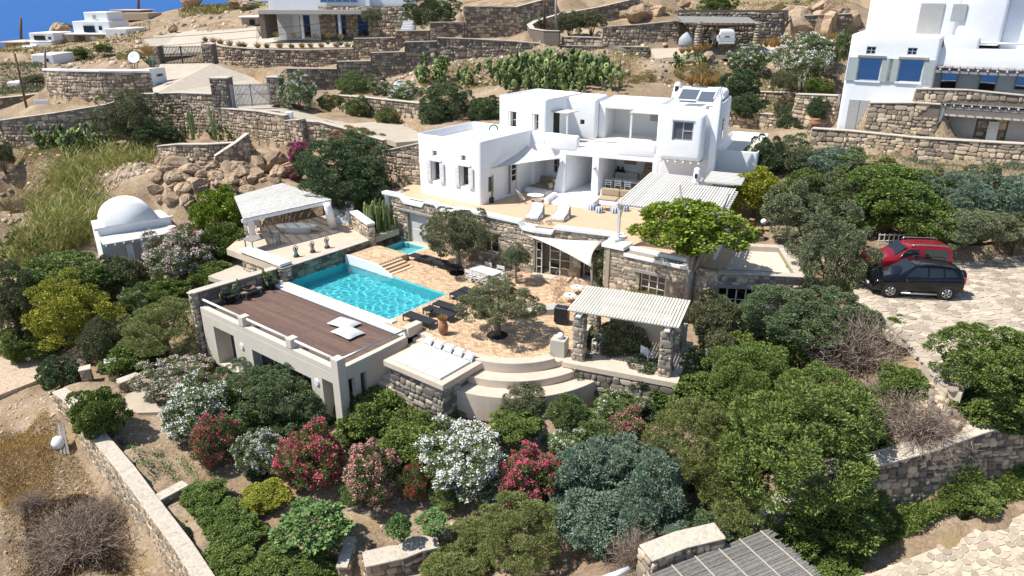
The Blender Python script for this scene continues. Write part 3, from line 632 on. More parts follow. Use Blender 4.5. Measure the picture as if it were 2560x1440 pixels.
# wall behind the pool, carrying the statue terrace
def Wf(fr,rows):return[(*fr(p,q)[:2],zb,zt)for p,q,zb,zt in rows]
wall("stone_wall","stone wall rising from the far end of the pool, coloured with its greenish reflected light",Wf(PF,[(-8.72,-0.30,-0.13,ZS-.02),(-8.72,4.42,-0.13,ZS-.04),(-8.72,6.9,0.0,ZS-.04)]),s=0.30,n_ind=180,mat=pm("pool_lit_stone",(0.30,0.285,0.22),(0.12,0.118,0.095),3,0.85,0.4,14,0.2,rand=0.2,isl=0.7,c3=(0.21,0.20,0.155)),cap=COPINGP,cap_h=0.05,thick=0.4,ctrl=False)  # greenish tint of the stones imitates light reflected from the pool
wall("stone_wall","stone deck wall with two potted cacti in front",Wf(PF,[(-9.25,-5.55,-0.3,0.88),(-9.15,-0.32,-0.3,0.78)]),s=0.30,n_ind=120,mat=STONEG,thick=0.4,ctrl=False,cap=COPINGP)
wall("stone_wall","end of the deck wall facing the pine bush",Wf(PF,[(-9.63,-5.62,-3.2,0.86),(-9.27,-5.62,-3.2,0.86)]),s=0.28,n_ind=30,mat=STONEP,thick=0.3,ctrl=False,cap=COPINGP)
ww=wall("stone_wall","low stone wall with thick white top left of the statues",[(*at(602,622,1.2)[:2],-0.2,1.05),(*at(705,660,1.15)[:2],-0.2,1.0)],s=0.28,n_ind=40,mat=STONEP,joint=MORTARP,thick=0.6,cap=WHITE,cap_h=0.16,capw=0.08,ctrl=False)
# ------------------------------------------------------------------ guest suite under the wooden deck
suite=thing("guest_suite","beige guest suite with wooden roof deck beside the pool","building",PF(-3,-3,-3))
SB=-3.2
cut=MB()
for a,b,c,d in((-7.95,-6.0,SB+.15,-0.75),(-4.4,0.5,SB+.15,-1.05),(1.35,2.25,SB-.2,-0.75)):cut.fbox(PF,a,b,-5.7,-4.2 if a<1 else-3.6,c,d)
for a,b in((-4.75,-4.40),(-4.02,-3.67)):cut.fbox(PF,1.9,2.8,a,b,-2.55,-0.75)
m=MB().fbox(PF,-9.05,2.45,-5.42,-0.82,SB,-0.22)
carve("wall",m,CREAM,suite,0.02,1,cut)
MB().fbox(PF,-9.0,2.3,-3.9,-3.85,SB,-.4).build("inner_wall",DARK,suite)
m=MB().fbox(PF,-9.05,2.45,-5.42,-5.02,-0.218,0.10);m.build("parapet",CREAM,suite,bevel=0.02)
MB().fbox(PF,2.13,2.45,-5.018,-0.82,-0.218,-0.05).build("parapet",CREAM,suite,bevel=0.02)
for i,(p,zt_)in enumerate(((-5.25,0.62),(-1.2,0.60),(2.2,0.60))):
    MB().fbox(PF,p-.02,p+.48 if i==2 else p+.42,-5.45,-4.98,0.102 if i<2 else-3.2,zt_).build("post",CREAM,suite,bevel=0.025)
MB().fbox(PF,2.05,2.50,-0.80,0.22,-0.1,0.42).build("post",CREAM,suite,bevel=0.025)
for a,b in((-9.1,-5.25),(-4.85,-1.2),(-.8,2.2)):MB().tube([PF(a,-5.2,.47),PF(b,-5.2,.45)],0.065,10).build("rail",WOODW,suite,True)
MB().tube([PF(2.36,-4.98,.40),PF(2.30,-0.8,.30)],0.055,10).build("rail",STEEL,suite,True)
MB().fbox(PF,2.2,2.32,-.86,-.78,-.05,.32).build("rail_post",WOODW,suite)
GLW=glass("curtain_pane",(0.05,0.055,0.055),0.05)
def glazed(fr,parent,a,b,z0,z1,q,n,frame=WOODW,pane=PANE,w=0.06,d=0.07,rows=1,name="window",fw=None):
    """glazed unit: frame with n leaves and rows of panes"""
    f=MB();fw=fw or w
    f.fbox(fr,a,b,q,q+d,z1-fw,z1).fbox(fr,a,b,q,q+d,z0,z0+fw).fbox(fr,a,a+fw,q,q+d,z0+fw,z1-fw).fbox(fr,b-fw,b,q,q+d,z0+fw,z1-fw)
    for k in range(1,n):x=a+(b-a)*k/n;f.fbox(fr,x-w*.6,x+w*.6,q,q+d,z0+fw,z1-fw)
    for k in range(1,rows):
        z=z0+(z1-z0)*k/rows
        for j in range(n):x0=a+(b-a)*j/n+w;x1=a+(b-a)*(j+1)/n-w;f.fbox(fr,x0,x1,q+.005,q+d-.005,z-w*.35,z+w*.35)
    o=f.build(name,frame,parent)
    for j in range(n):
        for k in range(rows):
            x0,x1=a+(b-a)*j/n,a+(b-a)*(j+1)/n;y0,y1=z0+(z1-z0)*k/rows,z0+(z1-z0)*(k+1)/rows
            MB().fbox(fr,x0+w*.6,x1-w*.6,q+d*.4,q+d*.55,y0+w*.4,y1-w*.4).build("pane",pane,o)
    return o
glazed(PF,suite,-7.93,-6.02,SB+.16,-.77,-4.6,3,name="glass_door")
glazed(PF,suite,-4.38,0.48,SB+.16,-1.07,-5.0,4,pane=GLW,name="glass_door")
for p in(-5.3,1.0):MB().lathe([(0.0,-.03),(.17,-.02),(.2,.0),(.17,.05),(.05,.07)],(0,0,0),14)
for p,z in((-5.3,-1.15),(0.95,-1.1)):
    m=MB();c=PF(p,-5.44,z)
    for k in range(1):m.tube([c+PF.q*0.03,c-PF.q*0.05],[0.2,0.16],14)
    m.build("wall_lamp",WOODW,suite)
# deck boards, one by one
dk=thing("roof_deck","dark brown timber deck with two floor cushions beside the pool","deck",PF(-3.3,-3,-.2))
MB().fbox(PF,-9.02,2.12,-5.01,-0.90,-0.216,-0.185).build("deck_base",BLACK,dk)
q=-5.0;k=0
while q<-0.93:
    cuts=[-9.0]+sorted(random.Random(k).sample([-7.2,-5.6,-4.1,-2.3,-0.8,0.9],2))+[2.11]
    for a,b in zip(cuts[:-1],cuts[1:]):MB().fbox(PF,a+.003,b-.003,q,q+.128,-0.184,-0.15+random.Random(k*7+int(a*9)).uniform(-.002,.002)).build("plank",DECK,dk)
    q+=0.136;k+=1
MB().fbox(PF,-9.0,2.1,-0.90,-0.82,-.2,-.13).build("metal_channel",STEEL,dk)
for i,(c,s,rz)in enumerate(((PF(-1.35,-1.75,-.02),(1.55,1.0,.26),.12),(PF(-0.35,-2.35,-.02),(1.5,1.05,.28),-.02))):
    m=MB();n=13;V=[];Fq=[]
    for a in range(n):
        for b in range(n):
            x,y=a/(n-1)*2-1,b/(n-1)*2-1;e=max(0,(1-abs(x)**3.5))**.5*max(0,(1-abs(y)**3.5))**.5
            rr=1-.06*(1-abs(x))*abs(y)**3-.06*(1-abs(y))*abs(x)**3
            for sgn in(1,):V.append((x*s[0]/2*rr,y*s[1]/2*rr,s[2]*.5*e))
    top=len(V);V+=[(x,y,-z*.7)for x,y,z in V]
    for a in range(n-1):
        for b in range(n-1):
            i0=a*n+b;Fq.append((i0,i0+n,i0+n+1,i0+1));Fq.append((top+i0,top+i0+1,top+i0+n+1,top+i0+n))
    M=Matrix.Rotation(PF.a+rz,4,'Z');m.add([M@Vector(v)+c for v in V],Fq)
    o=m.build("floor_cushion",BEANM,None,True);tag(o,("large pale floor cushion lying on the deck, the one nearer the pool","large pale floor cushion lying on the deck, the one overlapping in front")[i],"cushion","floor cushions on the deck")
# stairs between suite and daybed
st=thing("garden_stairs","pale stairs descending between the guest suite and the daybed","stairs",PF(3.0,-2.5,-1.5))
for k in range(13):
    MB().fbox(PF,2.46,3.48,0.2-.36*(k+1),0.2-.36*k,-3.4,-0.03-0.2*k).build("step",PALE,st,bevel=0.02)
# daybed platform
db=thing("daybed","pale built-in daybed platform with mattresses beside the brick terrace","daybed",PF(5.4,-2,-.2))
MB().fbox(PF,3.5,7.35,-3.45,-0.45,-0.22,0.10).build("platform",PALE,db,bevel=0.04)
MB().fbox(PF,3.75,7.15,-3.25,-0.5,-2.8,-0.221).build("plinth",MORTAR,db)
put_stones(db,[(PF(3.75+t,-3.25,z),PF.p,-PF.q,w,h,.06)for t,z,w,h in fill_face(PF(3.75,-3.25),PF(7.15,-3.25),(-2.8,-2.8),(-.24,-.24),.3,RNG)]+[(PF(7.15,-3.25+t,z),PF.q,PF.p,w,h,.06)for t,z,w,h in fill_face(PF(7.15,-3.25),PF(7.15,-.5),(-2.6,-1.6),(-.24,-.24),.3,RNG)],STONEG,40)
for k in range(3):MB().fbox(PF,3.88+k*1.03,3.88+k*1.03+1.015,-3.2,-1.15,0.101,0.20).build("mattress",FABW,db,bevel=0.03)
PIL=None
def pillow_mesh(n=9):
    V=[];Fq=[]
    for a in range(n):
        for b in range(n):
            x,y=a/(n-1)*2-1,b/(n-1)*2-1;e=(max(0,1-abs(x)**3)*max(0,1-abs(y)**3))**.5;rr=1-.13*(1-x*x)*y*y-.13*(1-y*y)*x*x
            V.append((x*.5*rr,y*.5*rr,.5*e))
    t=len(V);V+=[(x,y,-z)for x,y,z in V]
    for a in range(n-1):
        for b in range(n-1):i0=a*n+b;Fq+=[(i0,i0+n,i0+n+1,i0+1),(t+i0,t+i0+1,t+i0+n+1,t+i0+n)]
    return MB().add(V,Fq).mesh("pillow",True)
PILM={}
def pillow(mat,loc,size,rz,tilt,label,group,rx=0.0):
    if mat.name not in PILM:me=pillow_mesh();me.materials.append(mat);PILM[mat.name]=me
    o=bpy.data.objects.new("cushion",PILM[mat.name]);COL.objects.link(o);o.location=loc;o.scale=size;o.rotation_euler=(tilt,rx,rz);tag(o,label,"cushion",group);return o
ORD=("first","second","third","fourth","fifth")
for k in range(5):pillow(BEANM,PF(4.05+k*.66,-0.93,.30),(.6,.5,.2),PF.a+RNG.uniform(-.08,.08),R(42),"%s pale cushion from the deck side at the daybed's back edge"%ORD[k],"cushions on the daybed")
# curved bench and steps
rc=Vector((0.1,33.15,0))
cs=thing("curved_steps","pale curved bench and steps descending from the brick terrace","steps",(0.1,29.5,-.8))
def arc(r0,r1,a0,a1,z0,z1,name,mat=PALE,n=26):
    i=[rc+Vector((math.cos(R(a)),math.sin(R(a)),0))*r0 for a in np.linspace(a0,a1,n)];o=[rc+Vector((math.cos(R(a)),math.sin(R(a)),0))*r1 for a in np.linspace(a0,a1,n)]
    V=[];F=[]
    for k in range(n):V+=[(*i[k][:2],z0),(*o[k][:2],z0),(*o[k][:2],z1),(*i[k][:2],z1)]
    for k in range(n-1):
        a,b=4*k,4*k+4;F+=[(a,a+1,b+1,b),(a+1,a+2,b+2,b+1),(a+2,a+3,b+3,b+2),(a+3,a,b,b+3)]
    F+=[(3,2,1,0),(4*n-4,4*n-3,4*n-2,4*n-1)]
    return MB().add(V,F).build(name,mat,cs,bevel=0.03)
arc(3.28,3.86,-122,-60,-1.0,0.22,"bench")
arc(3.861,4.62,-127,-52,-1.4,-0.28,"step")
arc(4.621,5.45,-128,-46,-2.0,-0.66,"step")
arc(3.35,3.86,-60,-49,-1.0,-0.02,"tread");arc(3.86,4.62,-51.9,-40,-1.4,-.18,"tread")

SHEETS.append((np.array([tuple((rc+Vector((math.cos(R(a)),math.sin(R(a)),0))*5.6)[:2])for a in range(-135,-39,5)]+[(rc.x,rc.y)]),(0,0,-1.0),0.1))
SHEETS.append((np.array([tuple(PF(a,b)[:2])for a,b in((2.4,-5.6),(7.4,-3.6),(7.4,.2),(-9,.2),(-9.4,-5.6))]),(0,0,-3.2),0.1))
SHEETS.append((np.array([tuple(PF(a,b)[:2])for a,b in((-9.0,4.2),(-4,4.2),(-4,11),(-9.2,11.2))]),(0,0,-1.1),0.1))
# ------------------------------------------------------------------ white villa
villa=thing("villa","large white cubic villa with rounded edges above a stone lower storey","house",(3,50,2.75))
def rect(fr,q,u0,v0,u1,v1):
    """photo rectangle -> p0, p1, z0, z1 on plane q"""
    a,zt_=fr.on(u0,v0,q);b,zb_=fr.on(u1,v1,q);return min(a,b),max(a,b),min(zt_,zb_),max(zt_,zb_)
ZR=6.05 # upper floor level
# left wing
wcut=MB();W1=rect(AF,0,1079,409,1104,461);W2=rect(AF,0,1150,424,1174,477)
W1=(W1[0],W1[0]+.78,3.85,5.25);W2=(W2[0],W2[0]+.78,3.85,5.25)
for w in(W1,W2):wcut.fbox(AF,w[0],w[1],-.4,.34,w[2],w[3])
V1=(W1[0]+.12,W1[0]+.52,5.62,5.98);V2=(W2[0]+.12,W2[0]+.52,5.62,5.98)
for w in(V1,V2):wcut.fbox(AF,w[0],w[1],-.4,.22,w[2],w[3])
# openings in the wing's right side (plane p = 0)
wcut.fbox(AF,-.3,1.0,2.6,4.1,ZU+.08,5.1);wcut.fbox(AF,-.25,.5,.75,1.35,3.5,4.55)
carve("wall",MB().fbox(AF,-5.7,0,0,6.2,ZU-.6,7.15),WHITE,villa,0.2,4,wcut,inset=(0.38,0.75))
MB().fbox(AF,-5.3,-.42,.42,5.8,6.401,6.41).build("roof",ROOFC,villa)
for w in(W1,W2):
    g=glazed(AF,villa,w[0]+.02,w[1]-.02,w[2]+.02,w[3]-.02,.27,1,name="window")
    MB().fbox(AF,w[0]-.16,w[1]+.2,-.14,.12,w[3]+.01,w[3]+.13).build("lintel",WHITE,g,bevel=.03)
    for s_,a,b in((-1,w[0]-.42,w[0]-.03),(1,w[1]+.02,w[1]+.41)):
        sh=MB().fbox(AF,a,b,-.10,-.05,w[2]-.05,w[3]-.02);
        o=sh.build("shutter",WOODW,villa,bevel=.008)
        for k in range(3):z0=w[2]+.02+k*.45;MB().fbox(AF,a+.06,b-.06,-.112,-.09,z0,z0+.36).build("shutter_panel",WOODW,o,bevel=.01)
for w in(V1,V2):
    g=glazed(AF,villa,w[0],w[1],w[2],w[3],.16,2,rows=2,name="vent_window",w=.03)
AS=Frame(AF(0,0),AF.deg+90) # side of the wing: p runs back along q
sd=Frame(AF(0,0),AF.deg+90)
def side_box(m,q0,q1,d0,d1,z0,z1): # along the wing's right side, depth d outwards
    b=[AF(d0,q0,z0),AF(d1,q0,z0),AF(d1,q1,z0),AF(d0,q1,z0)];return m.hexa(b,[x+Vector((0,0,z1-z0))for x in b])
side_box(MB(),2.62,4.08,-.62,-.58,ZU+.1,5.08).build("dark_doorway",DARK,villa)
d_=side_box(MB(),3.45,4.06,-.12,-.06,ZU+.1,5.06).build("door",WOODW,villa)
for k in range(3):side_box(MB(),3.53,3.98,-.055,-.045,3.75+k*.42,4.1+k*.42).build("pane",PANE,d_)
side_box(MB(),.77,1.33,-.25,-.2,3.52,4.53).build("window",PANEG,villa)
# left half of the main house (in line with the wing)
lcut=MB();lcut.fbox(AF,0.35,2.75,5.0,7.3,ZU,5.25)
U1Q=6.25
w1=rect(AF,U1Q,1270,263,1299,322);w2=rect(AF,U1Q,1330,269,1352,318)
ucut=MB()
w1=(w1[0],w1[0]+.85,ZR+.18,8.1);w2=(w2[0],w2[0]+.68,6.95,8.1)
for w in(w1,w2):ucut.fbox(AF,w[0],w[1],6.0,6.6,w[2],w[3])
carve("wall",MB().fbox(AF,-5.7,2.95,5.72,12.0,ZU-.4,ZR),WHITE,villa,0.05,2,lcut)
carve("wall",MB().fbox(AF,-3.2,1.25,5.78,6.24,ZR-.3,6.9),WHITE,villa,0.15,3)
carve("wall",MB().fbox(AF,-3.3,0.95,U1Q,11.2,ZR-.25,9.3),WHITE,villa,0.28,5,ucut,inset=(0.34,0.42))
MB().fbox(AF,-2.95,.6,6.62,10.85,8.885,8.892).build("roof",ROOFC,villa)
for w in(w1,w2):
    g=glazed(AF,villa,w[0]+.2,w[1]-.16,w[2]+.02,w[3]-.02,6.48,1,rows=3 if w is w1 else 2,name="window")
    MB().fbox(AF,w[0]+.02,w[0]+.19,6.28,6.5,w[2]+.02,w[3]-.02).fbox(AF,w[1]-.13,w[1]-.02,6.28,6.5,w[2]+.02,w[3]-.02).build("shutter",WOODW,g)
wr_=rect(AF,7.25,1335,402,1352,440);glazed(AF,villa,1.05,1.75,3.85,4.95,7.24,2,rows=2,name="window",frame=GREYW)
# balcony parapet in front of the upper floor
carve("balcony_wall",MB().fbox(MF,-1.1,1.0,-.02,.42,ZR-.2,6.98),WHITE,villa,0.17,4)
carve("balcony_wall",MB().fbox(AF,1.2,2.75,5.72,6.2,ZR-.2,6.98),WHITE,villa,0.17,4)
carve("balcony_wall",MB().fbox(MF,3.75,6.4,-.02,.40,ZR-.2,6.98),WHITE,villa,0.17,4)
MB().tube([MF(.9,.2,6.72),MF(3.85,.2,6.70)],0.05,8).build("balcony_rail",WOODW,villa,True)
# right half of the main house
mcut=MB().fbox(MF,.12,2.05,-.6,4.2,2.93,5.62).fbox(MF,2.52,6.25,-.6,4.6,2.93,5.62)
carve("wall",MB().fbox(MF,-.35,6.7,0,9.0,ZU-.4,ZR+.12),WHITE,villa,0.06,2,mcut)
MB().fbox(MF,-.3,6.3,.42,8.8,ZR+.121,ZR+.127).build("balcony_floor",ROOFC,villa)
MB().fbox(MF,.12,6.25,.02,4.55,2.8,2.931).build("floor",WHITE,villa)
# buttress beside the sofa niche
b0,b1=MF(-.35,-.02),MF(.12,-.02)
MB().hexa([MF(-.75,-.25,ZU),MF(.10,-.25,ZU),MF(.10,.4,ZU),MF(-.75,.4,ZU)],[MF(-.36,-.01,4.9),MF(.10,-.01,4.9),MF(.10,.4,4.9),MF(-.36,.4,4.9)]).build("buttress",WHITE,villa,bevel=.06,seg=3)
# interior of the open dining room
GREYI=pm("inner_grey",(0.60,0.585,0.55),(0.55,0.54,0.51),2,0.85)
MB().fbox(MF,.95,1.62,3.6,3.68,2.94,5.3).build("inner_door",WOODW,villa,bevel=.01)
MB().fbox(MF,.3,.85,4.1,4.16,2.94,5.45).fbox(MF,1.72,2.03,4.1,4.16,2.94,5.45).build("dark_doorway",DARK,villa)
MB().fbox(MF,2.6,4.3,4.1,4.55,2.94,3.75).build("counter",GREYI,villa)
WTAN=pm("tan_wood",(0.40,0.30,0.20),(0.34,0.25,0.165),5,0.7)
MB().fbox(MF,3.15,4.05,4.48,4.58,4.35,5.45).build("inner_window_frame",WTAN,villa)
for k in range(9):MB().fbox(MF,4.75,5.65,2.6+.22*k,2.6+.22*(k+1),2.94,3.1+.19*k).build("stair",WTAN,villa)
# white platform and built-in benches on the terrace
pl=MB().fbox(MF,-.3,3.0,-2.75,-.02,ZU-.1,2.92);pl.build("platform",WHITE,villa,bevel=.03)
for p in(-.35,2.75):MB().fbox(MF,p,p+.35,-2.9,-1.2,ZU,3.2).build("bench_end",WHITE,villa,bevel=.03)
MB().fbox(AF,.3,2.2,4.55,6.9,ZU,3.08).build("bench",WHITE,villa,bevel=.06)
MB().fbox(MF,2.9,6.3,-1.65,-.55,ZU,3.08).fbox(MF,2.9,6.3,-.55,-.2,ZU,3.55).build("bench",WHITE,villa,bevel=.04)
# upper blocks behind the balcony
c2=MB().fbox(MF,-.15,.2,3.3,4.0,7.15,7.5)
carve("wall",MB().fbox(MF,-2.2,1.1,3.7,6.6,ZR,9.05),WHITE,villa,0.24,5,c2)
MB().fbox(MF,-.14,.19,3.92,3.97,7.16,7.49).build("window",PANE,villa)
lc=MB().fbox(MF,1.6,6.2,3.5,7.0,ZR+.145,8.35)
carve("wall",MB().fbox(MF,1.1,6.5,4.15,8.2,ZR,8.85),WHITE,villa,0.12,3,lc,inset=(0.3,0.25))
MB().fbox(MF,1.5,6.1,4.6,7.8,8.605,8.612).build("roof",ROOFC,villa)
MB().fbox(MF,1.55,4.6,4.05,4.13,8.36,8.46).build("beam",WOODW,villa)
MB().fbox(MF,4.3,4.85,6.95,7.0,7.2,8.05).build("picture_window",GREYW,villa)
cn=MB().fbox(MF,3.9,6.3,2.3,4.4,8.40,8.46);cn.build("canopy",ROOFC,villa);MB().fbox(MF,3.95,4.08,2.35,2.48,ZR+.13,8.4).build("canopy_post",WOODW,villa)
MB().fbox(AF,.95,2.35,6.9,8.4,8.22,8.28).build("canopy",ROOFC,villa);MB().fbox(AF,2.2,2.32,6.95,7.07,ZR+.13,8.22).build("canopy_post",WOODW,villa)
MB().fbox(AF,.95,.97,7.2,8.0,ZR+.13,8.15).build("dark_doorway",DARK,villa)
# right tower with the bay window
bq=-0.95;bw=rect(MF,bq,1683,302,1731,354);bcut=MB().fbox(MF,bw[0],bw[1],bq-.3,bq+.22,bw[2],bw[3])
tw=MB().fbox(MF,6.35,10.1,0,6.6,ZU-.4,9.55);tc_=MB()
for p in(7.2,9.35):tc_.fbox(MF,p,p+.22,-.5,.6,9.2,10)
carve("wall",tw,WHITE,villa,0.26,5,tc_,inset=(0.4,0.5))
carve("bay",MB().fbox(MF,6.75,9.55,bq,.3,ZR,9.15),WHITE,villa,0.34,6,bcut)
g=glazed(MF,villa,bw[0]+.02,bw[1]-.02,bw[2]+.02,bw[3]-.02,bq+.1,2,rows=1,pane=PANEG,name="window",frame=GREYW)
mid=(bw[0]+bw[1])/2;MB().fbox(MF,mid+.03,bw[1]-.08,bq+.08,bq+.13,(bw[2]+bw[3])/2-.02,(bw[2]+bw[3])/2+.03).build("glazing_bar",GREYW,g)
MB().fbox(MF,bw[0]-.05,bw[1]+.05,bq-.04,bq+.08,bw[3],bw[3]+.08).build("lintel",GREYW,g)
for k in range(6):p=6.95+k*.49;MB().tube([MF(p,bq-.08,ZR-.06),MF(p,.1,ZR-.06)],.065,8).build("beam_end",WOODW,villa,True)
MB().fbox(MF,8.2,9.1,-.03,.02,3.3,4.9).build("window",PANE,villa)
# chimneys
ch=carve("chimney",MB().hexa([MF(6.2,4.4,9.1),MF(6.9,4.4,9.1),MF(6.9,5.1,9.1),MF(6.2,5.1,9.1)],[MF(6.4,4.5,10.35),MF(6.75,4.5,10.35),MF(6.75,4.95,10.35),MF(6.4,4.95,10.35)]),WHITE,villa,.1,3)
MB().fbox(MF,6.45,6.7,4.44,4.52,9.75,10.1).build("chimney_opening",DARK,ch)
ch=carve("chimney",MB().fbox(MF,9.85,10.3,-.3,.5,ZU,10.0),WHITE,villa,.05,2)
cp=MB();A_,B_,C_=MF(9.85,-.25,9.98),MF(10.3,-.25,9.98),MF(10.07,-.25,10.62)
for a,b in((A_,C_),(C_,B_)):cp.tube([a,b],.07,6);cp.tube([a+MF.q*.7,b+MF.q*.7],.07,6)
cp.build("chimney_cap",WHITE,ch)
carve("vault",MB().fbox(MF,6.6,9.9,4.2,6.5,9.3,9.95),WHITE,villa,.3,5)
PV=glass("solar_panel_glass",(0.11,0.13,0.16),0.15,0.6)
for i,(p,q)in enumerate(((7.1,2.2),(8.5,1.4),(7.3,4.2))):
    so=MB().hexa([MF(p,q,9.45),MF(p+1.25,q,9.45),MF(p+1.25,q+1.5,9.95),MF(p,q+1.5,9.95)],[MF(p,q,9.52),MF(p+1.25,q,9.52),MF(p+1.25,q+1.5,10.02),MF(p,q+1.5,10.02)]).build("solar_panel",WOODW,villa)
    MB().hexa([MF(p+.05,q+.05,9.54),MF(p+1.2,q+.05,9.54),MF(p+1.2,q+1.45,10.005),MF(p+.05,q+1.45,10.005)],[MF(p+.05,q+.05,9.56),MF(p+1.2,q+.05,9.56),MF(p+1.2,q+1.45,10.03),MF(p+.05,q+1.45,10.03)]).build("panel_glass",PV,so)
# rear right block
carve("wall",MB().fbox(MF,10.0,12.7,2.0,9.5,ZU-.4,6.55),WHITE,villa,.2,4,inset=(.36,.5))
MB().fbox(MF,10.4,12.3,2.4,9.1,6.055,6.062).build("roof",ROOFC,villa)
MB().fbox(MF,11.2,11.75,1.96,2.02,3.1,4.9).build("window",PANE,villa)
MB().fbox(MF,10.11,10.14,3.0,3.5,6.9,8.3).build("window",PANE,villa)
for fr_,p,q,z in((MF,2.28,-.02,4.75),(MF,-.12,-.04,5.0)):
    MB().tube([fr_(p,q-.12,z),fr_(p,q-.1,z+.22)],[.07,.1],10).build("wall_lamp",STEEL,villa,True)
# ------------------------------------------------------------------ stone lower storey
FS=[]
def facade(P0,P1,z0,z1,holes,thick=.4):
    """stone faced wall built round its openings"""
    P0=Vector((P0[0],P0[1],0));P1=Vector((P1[0],P1[1],0));d=P1-P0;fr=Frame(P0,math.degrees(math.atan2(d.y,d.x)));L=d.length;m=MB();hs=sorted(holes);t=0.0
    for a,b,c,e in hs:
        if a>t:m.fbox(fr,t,a,0,thick,z0,z1)
        if c>z0+.02:m.fbox(fr,a,b,0,thick,z0,c)
        if e<z1-.02:m.fbox(fr,a,b,0,thick,e,z1)
        m.fbox(fr,a-.3,b+.3,thick+.25,thick+.3,z0,z1);t=b
    if t<L:m.fbox(fr,t,L,0,thick,z0,z1)
    m.build("stone_core",MORTARP,villa)
    for t_,z,w,h in fill_face(P0,P1,(z0,z0),(z1,z1),.25,RNG,hs):FS.append((fr(t_,0.01,z),fr.p,-fr.q,w,h,.032*RNG.uniform(.6,1.3)))
    return fr
f0=Frame(LF0,math.degrees(math.atan2(LF1.y-LF0.y,LF1.x-LF0.x)))
hA=rect(f0,0,1018,530,1069,606);hA=(hA[0],hA[1],0.0,2.2);hB=rect(f0,0,1205,578,1246,640);hB=(hB[0],hB[1],.75,2.15)
F1_=facade(LF0,LF1,-.1,2.92,[hA,hB])
f0=Frame(LF1,math.degrees(math.atan2(LF2.y-LF1.y,LF2.x-LF1.x)))
F2_=facade(LF1,LF2,-.1,2.92,[(0.12,2.35,0.0,2.25),(3.0,4.7,.1,2.2)])
F3_=facade(LF2,(LF3.x,LF3.y),-.1,2.92,[])
f4=Frame((LF3.x,LF3.y),math.degrees(math.atan2(LF4.y-LF3.y,LF4.x-LF3.x)));hC=rect(f4,0,1600,672,1664,722);hC=(hC[0],hC[1],.6,1.85)
F4_=facade((LF3.x,LF3.y),(LF4.x,LF4.y),-.3,2.80,[hC])
AN0,AN1=Vector((*at(1798,668,2.75)[:2],0)),Vector((*at(2012,694,2.75)[:2],0));AN0=Vector((LF4.x,LF4.y,0))
f5=Frame(AN0,math.degrees(math.atan2(AN1.y-AN0.y,AN1.x-AN0.x)));hD=rect(f5,0,1797,692,1912,760);hD=(hD[0],hD[1],0.0,2.0)
F5_=facade(AN0,AN1,-.3,2.75,[hD])
F6_=facade(AN1,AN1+F5_.q*4.9,-.3,2.75,[])
put_stones(villa,FS,STONEP,300)
# white wavy coping of the terrace parapet
cpb=MB()
def cope(fr,rows,w=.5,th=.2,out=.1):
    for(t0,za),(t1,zb_)in zip(rows[:-1],rows[1:]):
        cpb.hexa([fr(t0,-out,za-th),fr(t1,-out,zb_-th),fr(t1,w-out,zb_-th),fr(t0,w-out,za-th)],[fr(t0,-out,za),fr(t1,-out,zb_),fr(t1,w-out,zb_),fr(t0,w-out,za)])
tp=lambda fr,u,v:fr.on(u,v)[0]
L1=(LF1-LF0).length;L2=(LF2-LF1).length
H_,D_=3.28,2.94
s1=[(-.2,H_),(tp(F1_,1000,505),H_),(tp(F1_,1012,515),D_),(tp(F1_,1057,530),D_),(tp(F1_,1063,525),H_),(tp(F1_,1088,530),H_),(tp(F1_,1098,545),D_),(tp(F1_,1135,545),D_),(tp(F1_,1142,545),H_),(tp(F1_,1298,570),H_),(tp(F1_,1306,575),D_),(L1+.02,D_)]
cope(F1_,s1);cope(F2_,[(-.02,D_),(tp(F2_,1380,580),D_),(tp(F2_,1388,570),H_),(L2+.1,H_)])
cope(F3_,[(-.1,H_),(1.0,H_),(1.05,H_)])
cope(F4_,[(-.15,3.1),(1.25,3.1)],w=1.1,th=.22,out=.12);cope(F4_,[(1.25,2.78),(5.1,2.78)],w=.45,th=.2,out=.12);cope(F4_,[(1.3,2.98),(5.1,2.98)],w=.30,th=.2,out=-.45)
cpb.build("parapet_coping",WHITE,villa,bevel=.05,seg=3)
mm=MB()
for t0,t1,z in((-.2,tp(F1_,1000,505),H_-.2),(tp(F1_,1063,525),tp(F1_,1088,530),H_-.2),(tp(F1_,1142,545),tp(F1_,1298,570),H_-.2)):mm.fbox(F1_,t0,t1,.0,.36,2.9,z)
mm.fbox(F2_,tp(F2_,1388,570),L2,0,.36,2.9,H_-.2);mm.build("parapet",MORTARP,villa)
put_stones(villa,[(F1_(t0+t,0.01,z),F1_.p,-F1_.q,w,h,.05)for t0,t1 in((-.2,tp(F1_,1000,505)),(tp(F1_,1063,525),tp(F1_,1088,530)),(tp(F1_,1142,545),tp(F1_,1298,570)))for t,z,w,h in fill_face(F1_(t0,0),F1_(t1,0),(2.9,2.9),(3.08,3.08),.22,RNG)]+[(F2_(tp(F2_,1388,570)+t,.01,z),F2_.p,-F2_.q,w,h,.05)for t,z,w,h in fill_face(F2_(tp(F2_,1388,570),0),F2_(L2,0),(2.9,2.9),(3.08,3.08),.22,RNG)],STONEP,0)
# inner low wall line behind the parapet planters
MB().fbox(F1_,.4,L1-.3,.78,.95,ZU-.1,ZU+.16).build("planter_kerb",WHITE,villa,bevel=.03)
